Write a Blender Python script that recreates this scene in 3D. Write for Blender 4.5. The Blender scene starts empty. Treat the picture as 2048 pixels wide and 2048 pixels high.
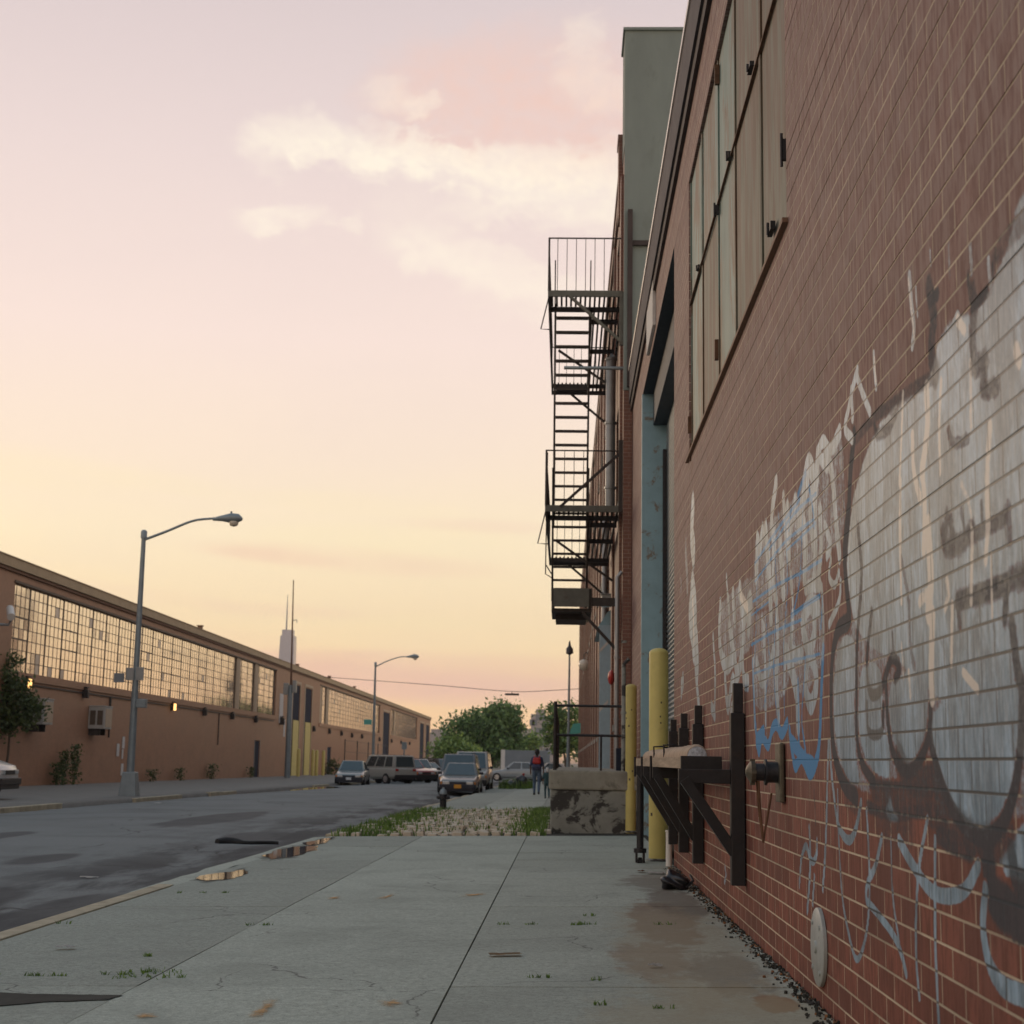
import bpy, bmesh, math, random
import numpy as np
from mathutils import Vector, Matrix
random.seed(11)
rng = np.random.default_rng(5)
SC = bpy.context.scene
COL = SC.collection
PI = math.pi
R = math.radians

# ------------------------------------------------------------------ camera
F = 3050.0
CAM = np.array([0.0, 0.0, 1.19])
_c = np.array([(1130 - 1024) / F, -(1523 - 1024) / F, -1.0]); _c /= np.linalg.norm(_c)
_ux = .0175
_u = np.array([_ux, 1.0, (_ux * _c[0] + _c[1]) / (-_c[2])]); _u /= np.linalg.norm(_u)
_r = np.cross(_c, _u)
MW = np.array([_r, _c, _u])                       # rows: world axes in the camera frame


def ray(px, py):
    return MW @ np.array([(px - 1024) / F, -(py - 1024) / F, -1.0])


def at_x(px, py, X):
    d = ray(px, py); return CAM + d * (X / d[0])


def at_y(px, py, Y):
    d = ray(px, py); return CAM + d * (Y / d[1])


def at_z(px, py, z):
    d = ray(px, py); return CAM + d * ((z - CAM[2]) / d[2])


# ------------------------------------------------------------------ terrain
WALLX = 1.27


def LS(Y):
    return -.0035 * min(max(Y - 25, 0), 275)


def gz(X, Y):
    l = LS(Y)
    if X >= -3.98:
        return .03 - .02 * (1.27 - X) + l
    if X > -13.4:
        t = (X + 8.7) / 4.7
        return l - .12 - .10 * t * t
    return l - .10 + .018 * (-13.4 - X)


def ground(px, py):
    z = -.1
    for _ in range(30):
        p = at_z(px, py, z)
        z = .5 * z + .5 * gz(p[0], p[1])
    p = at_z(px, py, z)
    return Vector((p[0], p[1], gz(p[0], p[1])))


# ------------------------------------------------------------------ helpers
def s2l(c):
    return tuple(((v / 255) / 12.92 if v / 255 <= .04045 else ((v / 255 + .055) / 1.055) ** 2.4) for v in c)


def lin(c):
    return (c[0], c[1], c[2], 1.0)


class NT:
    def __init__(s, tree):
        s.t = tree; s.n = tree.nodes; s.l = tree.links

    def new(s, typ, **kw):
        n = s.n.new(typ)
        for k, v in kw.items():
            setattr(n, k, v)
        return n

    def link(s, a, b):
        s.l.new(a, b)

    def val(s, sock, v):
        if isinstance(v, (int, float, tuple, list)):
            sock.default_value = v
        else:
            s.l.new(v, sock)

    def math(s, op, a, b=None, c=None, clamp=False):
        n = s.n.new('ShaderNodeMath'); n.operation = op; n.use_clamp = clamp
        s.val(n.inputs[0], a)
        if b is not None: s.val(n.inputs[1], b)
        if c is not None: s.val(n.inputs[2], c)
        return n.outputs[0]

    def mix(s, fac, a, b, blend='MIX'):
        n = s.n.new('ShaderNodeMix'); n.data_type = 'RGBA'; n.blend_type = blend
        s.val(n.inputs[0], fac)
        s.val(n.inputs[6], lin(a) if isinstance(a, tuple) else a)
        s.val(n.inputs[7], lin(b) if isinstance(b, tuple) else b)
        return n.outputs[2]

    def noise(s, vec, scale, detail=4, rough=.6, dist=0.0, dim='3D'):
        n = s.n.new('ShaderNodeTexNoise'); n.noise_dimensions = dim
        if vec is not None: s.l.new(vec, n.inputs['Vector'])
        n.inputs['Scale'].default_value = scale; n.inputs['Detail'].default_value = detail
        n.inputs['Roughness'].default_value = rough; n.inputs['Distortion'].default_value = dist
        return n.outputs['Fac']

    def ramp(s, fac, stops, interp='LINEAR'):
        n = s.n.new('ShaderNodeValToRGB'); s.val(n.inputs[0], fac)
        cr = n.color_ramp; cr.interpolation = interp
        while len(cr.elements) < len(stops): cr.elements.new(.5)
        for e, (p, c) in zip(cr.elements, stops):
            e.position = p; e.color = lin(c) if len(c) == 3 else c
        return n.outputs[0]

    def step(s, v, lo, hi):
        n = s.n.new('ShaderNodeMapRange'); s.val(n.inputs[0], v)
        n.inputs[1].default_value = lo; n.inputs[2].default_value = hi
        n.interpolation_type = 'SMOOTHSTEP'
        return n.outputs[0]

    def mapping(s, vec, scale=(1, 1, 1), loc=(0, 0, 0), rot=(0, 0, 0)):
        n = s.n.new('ShaderNodeMapping'); s.l.new(vec, n.inputs[0])
        n.inputs['Scale'].default_value = scale; n.inputs['Location'].default_value = loc
        n.inputs['Rotation'].default_value = rot
        return n.outputs[0]

    def bump(s, h, strength, dist=.01):
        n = s.n.new('ShaderNodeBump'); s.l.new(h, n.inputs['Height'])
        n.inputs['Strength'].default_value = strength; n.inputs['Distance'].default_value = dist
        return n.outputs[0]


def new_mat(name):
    m = bpy.data.materials.new(name); m.use_nodes = True
    t = NT(m.node_tree)
    b = t.n['Principled BSDF']
    return m, t, b


def pm(name, col, rough=.6, metal=0.0, var=.18, scale=6.0, stretch=(1, 1, 1), bump=0.0, bscale=60.0,
       dirt=None, dirt_amt=.5, dirt_scale=3.0, dirt_lo=.52, dirt_hi=.72, spec=.5, emit=None, coat=0.0):
    m, t, b = new_mat(name)
    co = t.new('ShaderNodeTexCoord').outputs['Object']
    v = t.mapping(co, stretch)
    n = t.noise(v, scale, 6, .62)
    lo = tuple(x * (1 - var) for x in col); hi = tuple(min(1, x * (1 + var)) for x in col)
    c = t.ramp(n, [(.3, lo), (.7, hi)])
    if dirt:
        d = t.step(t.noise(v, dirt_scale, 7, .7, .4), dirt_lo, dirt_hi)
        c = t.mix(t.math('MULTIPLY', d, dirt_amt), c, dirt)
    t.link(c, b.inputs['Base Color'])
    n2 = t.noise(v, scale * 2.3, 4, .6)
    t.link(t.math('MULTIPLY_ADD', n2, .24, rough - .12, True), b.inputs['Roughness'])
    b.inputs['Metallic'].default_value = metal
    b.inputs['Specular IOR Level'].default_value = spec
    b.inputs['Coat Weight'].default_value = coat
    if bump:
        t.link(t.bump(t.noise(co, bscale, 5, .65), bump, .01), b.inputs['Normal'])
    if emit:
        b.inputs['Emission Color'].default_value = lin(emit[0]); b.inputs['Emission Strength'].default_value = emit[1]
    return m


class MB:
    """collects geometry in world (or local) coordinates, built as ONE mesh object"""
    def __init__(s):
        s.v = []; s.f = []; s.m = []

    def face(s, pts, m=0):
        i = len(s.v); s.v += [tuple(p) for p in pts]; s.f.append(tuple(range(i, i + len(pts)))); s.m.append(m)

    def mesh(s, verts, faces, m=0):
        i = len(s.v); s.v += [tuple(p) for p in verts]
        for q in faces: s.f.append(tuple(i + k for k in q)); s.m.append(m)

    def hexa(s, p, m=0):
        s.mesh(p, [(0, 3, 2, 1), (4, 5, 6, 7), (0, 1, 5, 4), (1, 2, 6, 5), (2, 3, 7, 6), (3, 0, 4, 7)], m)

    def box(s, lo, hi, m=0):
        a, b = lo, hi
        s.hexa([(a[0], a[1], a[2]), (b[0], a[1], a[2]), (b[0], b[1], a[2]), (a[0], b[1], a[2]),
                (a[0], a[1], b[2]), (b[0], a[1], b[2]), (b[0], b[1], b[2]), (a[0], b[1], b[2])], m)

    def cbox(s, c, d, rz=0.0, m=0, M=None):
        hx, hy, hz = d[0] / 2, d[1] / 2, d[2] / 2
        pts = [Vector(p) for p in ((-hx, -hy, -hz), (hx, -hy, -hz), (hx, hy, -hz), (-hx, hy, -hz),
                                   (-hx, -hy, hz), (hx, -hy, hz), (hx, hy, hz), (-hx, hy, hz))]
        mt = M if M is not None else Matrix.Rotation(rz, 3, 'Z')
        s.hexa([tuple(mt @ p + Vector(c)) for p in pts], m)

    def beam(s, p0, p1, w, h, up=(0, 0, 1), m=0):
        p0 = Vector(p0); p1 = Vector(p1); d = (p1 - p0).normalized()
        x = d.cross(Vector(up))
        if x.length < 1e-4: x = d.cross(Vector((1, 0, 0)))
        x.normalize(); z = x.cross(d)
        a = x * w / 2; b = z * h / 2
        s.hexa([p0 - a - b, p0 + a - b, p1 + a - b, p1 - a - b, p0 - a + b, p0 + a + b, p1 + a + b, p1 - a + b], m)

    def tube(s, pts, r, n=10, m=0, cap=True):
        pts = [Vector(p) for p in pts]; k = len(pts)
        rs = r if isinstance(r, (list, tuple)) else [r] * k
        base = len(s.v); x = None
        for i, p in enumerate(pts):
            d = (pts[min(i + 1, k - 1)] - pts[max(i - 1, 0)]).normalized()
            if x is None:
                x = d.cross(Vector((0, 0, 1)))
                if x.length < 1e-3: x = d.cross(Vector((1, 0, 0)))
            else:
                x = x - d * x.dot(d)
            x.normalize(); y = d.cross(x)
            for j in range(n):
                a = 2 * PI * j / n
                s.v.append(tuple(p + (x * math.cos(a) + y * math.sin(a)) * rs[i]))
        for i in range(k - 1):
            for j in range(n):
                j2 = (j + 1) % n
                s.f.append((base + i * n + j, base + i * n + j2, base + (i + 1) * n + j2, base + (i + 1) * n + j)); s.m.append(m)
        if cap:
            s.f.append(tuple(base + j for j in reversed(range(n)))); s.m.append(m)
            s.f.append(tuple(base + (k - 1) * n + j for j in range(n))); s.m.append(m)

    def cyl(s, p0, p1, r0, r1=None, n=16, m=0):
        s.tube([p0, p1], [r0, r0 if r1 is None else r1], n, m)

    def lathe(s, c, prof, n=20, m=0, axis='Z'):
        """prof: list of (r, h); revolved about an axis through c"""
        base = len(s.v)
        for r, h in prof:
            for j in range(n):
                a = 2 * PI * j / n; u, w = r * math.cos(a), r * math.sin(a)
                p = {'Z': (u, w, h), 'X': (h, u, w), 'Y': (w, h, u)}[axis]
                s.v.append((c[0] + p[0], c[1] + p[1], c[2] + p[2]))
        for i in range(len(prof) - 1):
            for j in range(n):
                j2 = (j + 1) % n
                s.f.append((base + i * n + j, base + i * n + j2, base + (i + 1) * n + j2, base + (i + 1) * n + j)); s.m.append(m)
        s.f.append(tuple(base + j for j in reversed(range(n)))); s.m.append(m)
        s.f.append(tuple(base + (len(prof) - 1) * n + j for j in range(n))); s.m.append(m)

    def prism(s, poly, axis, a, b, m=0):
        """poly in the two other axes, extruded from a to b along axis"""
        def P(u, w, h): return {'X': (h, u, w), 'Y': (u, h, w), 'Z': (u, w, h)}[axis]
        n = len(poly)
        vs = [P(u, w, a) for u, w in poly] + [P(u, w, b) for u, w in poly]
        s.mesh(vs, [tuple(reversed(range(n))), tuple(range(n, 2 * n))] + [(i, (i + 1) % n, n + (i + 1) % n, n + i) for i in range(n)], m)

    def build(s, name, mats, parent=None, smooth=0.0, bevel=0.0, local=False):
        if not isinstance(mats, (list, tuple)): mats = [mats]
        off = Vector((0, 0, 0))
        if parent is not None and not local:
            q = parent
            while q is not None: off += q.location; q = q.parent
        me = bpy.data.meshes.new(name)
        me.from_pydata([(p[0] - off.x, p[1] - off.y, p[2] - off.z) for p in s.v], [], s.f)
        for m in mats: me.materials.append(m)
        me.polygons.foreach_set('material_index', s.m)
        bm = bmesh.new(); bm.from_mesh(me)
        if bevel or smooth:
            bmesh.ops.remove_doubles(bm, verts=bm.verts, dist=1e-5)
        bmesh.ops.recalc_face_normals(bm, faces=bm.faces)
        if bevel:
            es = [e for e in bm.edges if len(e.link_faces) == 2 and e.calc_face_angle(0) > .5]
            bmesh.ops.bevel(bm, geom=es, offset=bevel, segments=2, profile=.6, affect='EDGES')
        bm.to_mesh(me); bm.free()
        if smooth:
            me.polygons.foreach_set('use_smooth', [True] * len(me.polygons))
            me.set_sharp_from_angle(angle=R(smooth))
        o = bpy.data.objects.new(name, me); COL.objects.link(o)
        if parent is not None: o.parent = parent
        return o


def tag(o, label=None, cat=None, group=None, kind=None):
    if label: o['label'] = label
    if cat: o['category'] = cat
    if group: o['group'] = group
    if kind: o['kind'] = kind
    return o


def thing(name, label, cat, loc=(0, 0, 0), rotz=0.0, group=None):
    o = bpy.data.objects.new(name, None); COL.objects.link(o)
    o.location = loc; o.rotation_euler = (0, 0, rotz); o.empty_display_size = .3
    return tag(o, label, cat, group)


def copy_tree(o, parent=None):
    c = o.copy(); COL.objects.link(c); c.parent = parent
    for ch in list(o.children): copy_tree(ch, c)
    return c


def struct(mb, name, mats, **kw):
    o = mb.build(name, mats, **kw); o['kind'] = 'structure'; return o


# ------------------------------------------------------------------ materials
def brick_mat(name, c1, c2, mortar, axes, bw=.305, rh=.1016, ms=.006, painted=False, rough=.58, streak=1.0, warm=None, bumpk=1.0, spec=.5):
    m, t, b = new_mat(name)
    co = t.new('ShaderNodeTexCoord').outputs['Object']
    sp = t.new('ShaderNodeSeparateXYZ'); t.link(co, sp.inputs[0])
    cb = t.new('ShaderNodeCombineXYZ')
    t.link(sp.outputs[axes[0]], cb.inputs[0]); t.link(sp.outputs[2], cb.inputs[1])
    br = t.new('ShaderNodeTexBrick'); t.link(cb.outputs[0], br.inputs['Vector'])
    br.inputs['Scale'].default_value = 1.0; br.inputs['Brick Width'].default_value = bw
    br.inputs['Row Height'].default_value = rh; br.inputs['Mortar Size'].default_value = ms
    br.inputs['Mortar Smooth'].default_value = .25; br.inputs['Bias'].default_value = .0
    br.inputs['Color1'].default_value = lin(c1); br.inputs['Color2'].default_value = lin(c2)
    br.inputs['Mortar'].default_value = lin(mortar)
    mo = br.outputs['Fac']
    big = t.noise(cb.outputs[0], 1.1, 6, .65)
    st = t.noise(t.mapping(cb.outputs[0], (60, 7, 1)), 1.0, 3, .6)        # combed face of the brick
    fine = t.noise(cb.outputs[0], 55, 4, .7)
    c = t.mix(t.math('MULTIPLY', t.math('SUBTRACT', 1.0, mo), t.math('MULTIPLY', t.step(st, .42, .66), .42 * streak)), br.outputs['Color'], tuple(x * .55 for x in c1))
    c = t.mix(t.math('MULTIPLY', t.step(big, .38, .7), .45), c, tuple(x * .62 + .012 for x in c2))
    c = t.mix(t.math('MULTIPLY', t.step(fine, .5, .75), .25), c, tuple(min(1, x * 1.5 + .03) for x in c2))
    st2 = t.noise(t.mapping(cb.outputs[0], (26, 4.2, 1)), 1.0, 5, .7)
    c = t.mix(t.math('MULTIPLY', t.math('SUBTRACT', 1.0, mo), t.math('MULTIPLY', t.step(st2, .45, .58), .74 * streak)), c, tuple(x * .40 for x in c1))
    row = t.step(t.noise(t.mapping(cb.outputs[0], (.35, 1 / rh, 1)), .8, 2, .5), .42, .60)
    c = t.mix(t.math('MULTIPLY', t.math('MULTIPLY', mo, row), .35 * streak), c, tuple(x * .22 for x in mortar))  # some mortar rows darkened: shade of the raked joints put into the colour
    if warm:
        # paler with height; on the red wall the sky's grazing sheen put into colour
        h = t.math('MULTIPLY', t.step(t.math('ADD', sp.outputs[2], t.math('MULTIPLY', big, 1.6)), warm[1], warm[2]), t.math('MULTIPLY_ADD', t.step(st2, .62, .40), .7, .4))
        c = t.mix(t.math('MULTIPLY', t.math('MULTIPLY', h, warm[3]), t.math('SUBTRACT', 1.0, t.math('MULTIPLY', mo, .8))), c, warm[0])
    rgh = t.math('MULTIPLY_ADD', fine, .25, rough - .12)
    if painted:
        at = t.new('ShaderNodeAttribute'); at.attribute_name = 'paint'
        sc = t.new('ShaderNodeSeparateColor'); t.link(at.outputs['Color'], sc.inputs[0])
        nz = t.noise(cb.outputs[0], 38, 5, .75)
        cl = t.noise(t.mapping(cb.outputs[0], (9, 3, 1)), 1.0, 5, .65)

        def cover(ch, lo, hi):
            k = t.math('ADD', ch, t.math('MULTIPLY', t.math('SUBTRACT', nz, .5), .55))
            k = t.math('ADD', k, t.math('MULTIPLY', t.math('SUBTRACT', cl, .5), .35))
            return t.step(k, lo, hi)
        wv = cover(sc.outputs[0], .34, .60); dv = cover(sc.outputs[1], .34, .68); bv = cover(sc.outputs[2], .36, .60)
        jt = t.math('SUBTRACT', 1.0, t.math('MULTIPLY', mo, .72))
        mott = t.noise(t.mapping(cb.outputs[0], (3.5, 1.6, 1)), 1.0, 6, .7, .6)
        white = t.mix(t.step(cl, .3, .7), (.195, .305, .395), (.38, .535, .67))
        white = t.mix(t.math('MULTIPLY', t.step(mott, .44, .60), .72), white, (.075, .115, .145))
        white = t.mix(t.math('MULTIPLY', t.step(st2, .45, .60), .6), white, (.10, .155, .195))
        white = t.mix(t.math('MULTIPLY', t.step(st, .45, .7), .3), white, (.60, .66, .70))
        c = t.mix(t.math('MULTIPLY', wv, t.math('MULTIPLY', jt, .95)), c, white)
        jd = t.math('MULTIPLY', t.math('MULTIPLY', mo, .92), t.math('MAXIMUM', t.math('MAXIMUM', wv, dv), bv))
        c = t.mix(jd, c, (.035, .042, .05))
        c = t.mix(t.math('MULTIPLY', dv, .88), c, (.036, .046, .058))
        c = t.mix(t.math('MULTIPLY', bv, .9), c, (.055, .25, .50))
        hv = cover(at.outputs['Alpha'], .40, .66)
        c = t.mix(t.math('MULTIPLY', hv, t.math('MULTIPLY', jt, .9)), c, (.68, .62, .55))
        rgh = t.math('SUBTRACT', rgh, t.math('MULTIPLY', wv, .34))
    t.link(c, b.inputs['Base Color']); t.link(rgh, b.inputs['Roughness']); b.inputs['Specular IOR Level'].default_value = spec
    hgt = t.math('ADD', t.math('MULTIPLY', t.math('SUBTRACT', 1.0, mo), 1.0), t.math('ADD', t.math('MULTIPLY', st, .22), t.math('MULTIPLY', fine, .2)))
    t.link(t.bump(hgt, .75 * bumpk, .008), b.inputs['Normal'])
    return m


M = {}
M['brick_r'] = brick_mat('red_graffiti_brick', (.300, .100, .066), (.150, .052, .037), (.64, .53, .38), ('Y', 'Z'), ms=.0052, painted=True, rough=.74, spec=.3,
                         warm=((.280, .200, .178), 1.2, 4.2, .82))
M['brick_l'] = brick_mat('tan_painted_brick', (.40, .205, .118), (.35, .178, .102), (.36, .185, .110), ('Y', 'Z'), bw=.22, rh=.075, ms=.005, streak=.3, bumpk=.5,
                         warm=((.43, .26, .155), 2.0, 4.5, .6))
M['brick_n'] = brick_mat('dark_factory_brick', (.24, .105, .070), (.19, .080, .055), (.30, .22, .16), ('Y', 'Z'), bw=.22, rh=.075, ms=.006, streak=.4)
M['brick_nx'] = brick_mat('dark_factory_brick_return', (.24, .105, .070), (.19, .080, .055), (.30, .22, .16), ('X', 'Z'), bw=.22, rh=.075, ms=.006, streak=.4)
M['stucco'] = pm('grey_green_stucco', (.235, .275, .255), .85, var=.10, scale=1.2, bump=.25, bscale=25, dirt=(.17, .19, .17), dirt_amt=.5, stretch=(1, 1, .35))
M['coping'] = pm('grey_metal_coping', (.085, .072, .076), .85, .0, var=.12, scale=2.0)
M['copedark'] = pm('dark_eave_board', (.060, .045, .042), .8, var=.25, scale=3.0)
M['copelip'] = pm('bright_metal_lip', (.72, .66, .60), .35, .5, var=.08)
M['shutter'] = pm('olive_grey_shutter_steel', (.140, .215, .190), .62, .0, var=.12, scale=2.2, stretch=(1, 1, .3), bump=.05, bscale=10,
                  dirt=(.13, .075, .035), dirt_amt=.9, dirt_scale=1.7, dirt_lo=.47, dirt_hi=.58)
M['shutter_rust'] = pm('rust_streaked_shutter_steel', (.135, .135, .098), .66, .0, var=.2, scale=2.6, stretch=(1, 1.6, .25), bump=.05, bscale=10,
                       dirt=(.115, .066, .034), dirt_amt=.9, dirt_scale=1.9, dirt_lo=.42, dirt_hi=.56)
M['rust'] = pm('rusty_iron', (.13, .065, .035), .8, .2, var=.4, scale=12)
M['blue'] = pm('dusty_blue_jamb_paint', (.255, .405, .465), .55, var=.12, scale=3, bump=.1, bscale=14,
               dirt=(.19, .12, .06), dirt_amt=.85, dirt_scale=3.2, dirt_lo=.56, dirt_hi=.66)
M['blue_pale'] = pm('pale_blue_door_paint', (.36, .50, .58), .5, var=.08, dirt=(.25, .30, .33), dirt_amt=.4)
M['bluedark'] = pm('dark_blue_head_paint', (.030, .042, .056), .7, var=.15)
M['slat'] = pm('galvanised_roller_slats', (.30, .315, .32), .45, .55, var=.12, scale=5)
M['black'] = pm('black_enamel_steel', (.018, .017, .020), .5, .2, var=.3, scale=9, bump=.06, bscale=45, dirt=(.055, .032, .024), dirt_amt=.45, dirt_scale=5)
M['iron'] = pm('brown_black_fire_escape_iron', (.045, .036, .032), .65, .2, var=.3, scale=7, dirt=(.085, .05, .035), dirt_amt=.5, dirt_scale=5)
M['irongrey'] = pm('grey_green_fire_escape_paint', (.115, .115, .095), .65, .1, var=.2, scale=5, dirt=(.07, .045, .03), dirt_amt=.6, dirt_scale=4)
M['yellow'] = pm('yellow_bollard_paint', (.60, .505, .165), .5, var=.08, scale=4, bump=.08, bscale=18, dirt=(.34, .27, .10), dirt_amt=.4, dirt_scale=3.5, dirt_lo=.55, dirt_hi=.75)
M['yellow_chip'] = pm('bare_chipped_steel', (.10, .075, .05), .7, .2, var=.3)
M['concrete'] = pm('stained_dock_concrete', (.27, .275, .245), .88, var=.22, scale=2.5, bump=.35, bscale=22,
                   dirt=(.032, .028, .027), dirt_amt=.92, dirt_scale=1.9, dirt_lo=.485, dirt_hi=.55, stretch=(1, 1, 1.25))
M['concrete_cap'] = pm('worn_slab_concrete', (.30, .285, .235), .88, var=.25, scale=3, bump=.4, bscale=20, dirt=(.09, .08, .065), dirt_amt=.6, dirt_scale=3, dirt_lo=.55, dirt_hi=.66)
M['wood'] = pm('weathered_plank', (.33, .25, .175), .8, var=.35, scale=7, stretch=(1, .18, 4), bump=.2, bscale=20)
M['tarp'] = pm('tan_rolled_canvas', (.40, .30, .215), .85, var=.22, scale=9, stretch=(1, 3, 1), bump=.2, bscale=40)
M['tarpend'] = pm('grey_blue_canvas_lining', (.42, .45, .50), .8, var=.5, scale=45)
M['rubber'] = pm('black_rubber', (.015, .015, .016), .75, var=.3)
M['brass'] = pm('tarnished_brass', (.13, .115, .085), .5, .5, var=.3, scale=18)
M['darkmetal'] = pm('dark_cast_metal', (.05, .05, .055), .45, .6, var=.3, scale=14)
M['disc'] = pm('pale_enamel_disc', (.36, .385, .37), .5, .1, var=.14, scale=14, dirt=(.09, .09, .10), dirt_amt=.7, dirt_scale=9, dirt_lo=.6, dirt_hi=.68)
M['plastic'] = pm('black_bag_plastic', (.016, .016, .020), .32, var=.3, scale=12)
M['paper'] = pm('white_paper', (.62, .60, .57), .85, var=.08)
M['card'] = pm('brown_cardboard', (.36, .255, .15), .9, var=.2)
M['leaf_litter'] = pm('dry_brown_leaf', (.22, .10, .04), .9, var=.3)
M['pole'] = pm('grey_blue_lamp_steel', (.24, .285, .305), .5, .35, var=.12, scale=4)
M['lens'] = pm('frosted_lamp_glass', (.62, .56, .46), .2, var=.05)
M['white'] = pm('white_paint', (.68, .66, .62), .55, var=.06)
M['tan'] = pm('tan_roof_fascia', (.42, .315, .185), .65, var=.1, scale=2)
M['frieze'] = pm('brown_frieze', (.19, .105, .062), .75, var=.12)
M['mullion'] = pm('dark_steel_sash', (.105, .080, .058), .6, .1, var=.2)
M['louvre'] = pm('tan_louvre_metal', (.46, .36, .25), .6, var=.08, stretch=(1, 1, 6))
M['navy'] = pm('dark_navy_door', (.024, .030, .050), .85, var=.2, spec=.15)
M['doorgrey'] = pm('blue_grey_steel_door', (.20, .22, .24), .5, var=.15)
M['tireblk'] = M['rubber']
M['chrome'] = pm('bright_alloy', (.55, .55, .56), .3, .8, var=.1)
M['carglass'] = pm('car_glass', (.03, .05, .055), .08, .0, var=.1, spec=1.0)
M['plate_y'] = pm('orange_plate', (.72, .33, .035), .5, var=.05)
M['plate_w'] = pm('white_plate', (.62, .66, .68), .5, var=.05)
M['headlight'] = pm('headlight_glass', (.60, .62, .62), .12, .3, var=.1)
M['taillight'] = pm('red_tail_glass', (.35, .02, .015), .2, var=.1)
M['amber'] = pm('amber_lens', (.70, .25, .04), .25, var=.1)
M['teal'] = pm('teal_sign_paint', (.10, .42, .36), .5, var=.08)
M['red'] = pm('red_enamel', (.45, .035, .025), .4, var=.1)
M['lampglow'] = pm('glowing_lamp_glass', (.9, .6, .3), .4, emit=((1.0, .52, .16), 1.9))
M['lampoff'] = pm('dark_lamp_housing', (.035, .030, .028), .55, var=.2)
M['acgrey'] = pm('grey_air_conditioner', (.42, .42, .40), .55, .2, var=.1, scale=4)
M['bark'] = pm('grey_brown_bark', (.10, .075, .055), .9, var=.3, stretch=(1, 1, .3), bump=.5, bscale=20)
M['skin'] = pm('brown_skin', (.16, .085, .055), .55, var=.08)
M['hair'] = pm('black_hair', (.012, .010, .010), .7, var=.3)
M['denim'] = pm('blue_denim', (.085, .130, .195), .85, var=.25, scale=14)
M['shirt'] = pm('dark_blue_shirt', (.045, .050, .105), .85, var=.2, scale=10)
M['redcloth'] = pm('red_nylon', (.48, .03, .025), .6, var=.15)
M['cap'] = pm('white_cap_cloth', (.60, .60, .58), .8, var=.06)
M['tealcloth'] = pm('dark_teal_cloth', (.03, .075, .085), .85, var=.2)
M['tower'] = pm('haze_paled_glass_tower', (.46, .44, .48), .35, .2, var=.05, scale=.02)  # paled towards the sky: the haze over it is put into the colour
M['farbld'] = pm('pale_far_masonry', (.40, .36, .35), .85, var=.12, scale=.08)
M['trailer'] = pm('grey_blue_trailer_side', (.20, .235, .265), .55, .1, var=.1, scale=1)
M['wire'] = pm('dark_cable', (.03, .026, .026), .7, var=.1)


def leaf_mat(name, c):
    m, t, b = new_mat(name)
    g = t.new('ShaderNodeNewGeometry')
    n = t.n.new('ShaderNodeTexWhiteNoise'); n.noise_dimensions = '3D'
    co = t.new('ShaderNodeTexCoord').outputs['Object']
    nn = t.noise(co, 1.3, 4, .6)
    isl = g.outputs['Random Per Island']
    k = t.math('ADD', t.math('MULTIPLY', isl, .5), t.math('MULTIPLY', nn, .6))
    col = t.ramp(k, [(.2, tuple(x * .45 for x in c)), (.55, c), (.9, (c[0] * 1.9, c[1] * 1.6, c[2] * 1.2))])
    t.link(col, b.inputs['Base Color']); b.inputs['Roughness'].default_value = .55
    tr = t.new('ShaderNodeBsdfTranslucent'); t.link(col, tr.inputs[0])
    mx = t.new('ShaderNodeMixShader'); mx.inputs[0].default_value = .3
    t.link(b.outputs[0], mx.inputs[1]); t.link(tr.outputs[0], mx.inputs[2])
    t.link(mx.outputs[0], t.n['Material Output'].inputs[0])
    return m


M['leaf_dark'] = leaf_mat('dark_green_leaf', (.125, .225, .085))
M['leaf_light'] = leaf_mat('light_green_leaf', (.20, .31, .095))
M['leaf_near'] = leaf_mat('street_tree_leaf', (.085, .125, .048))
M['grass'] = leaf_mat('grass_blade', (.115, .210, .045))


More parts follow.
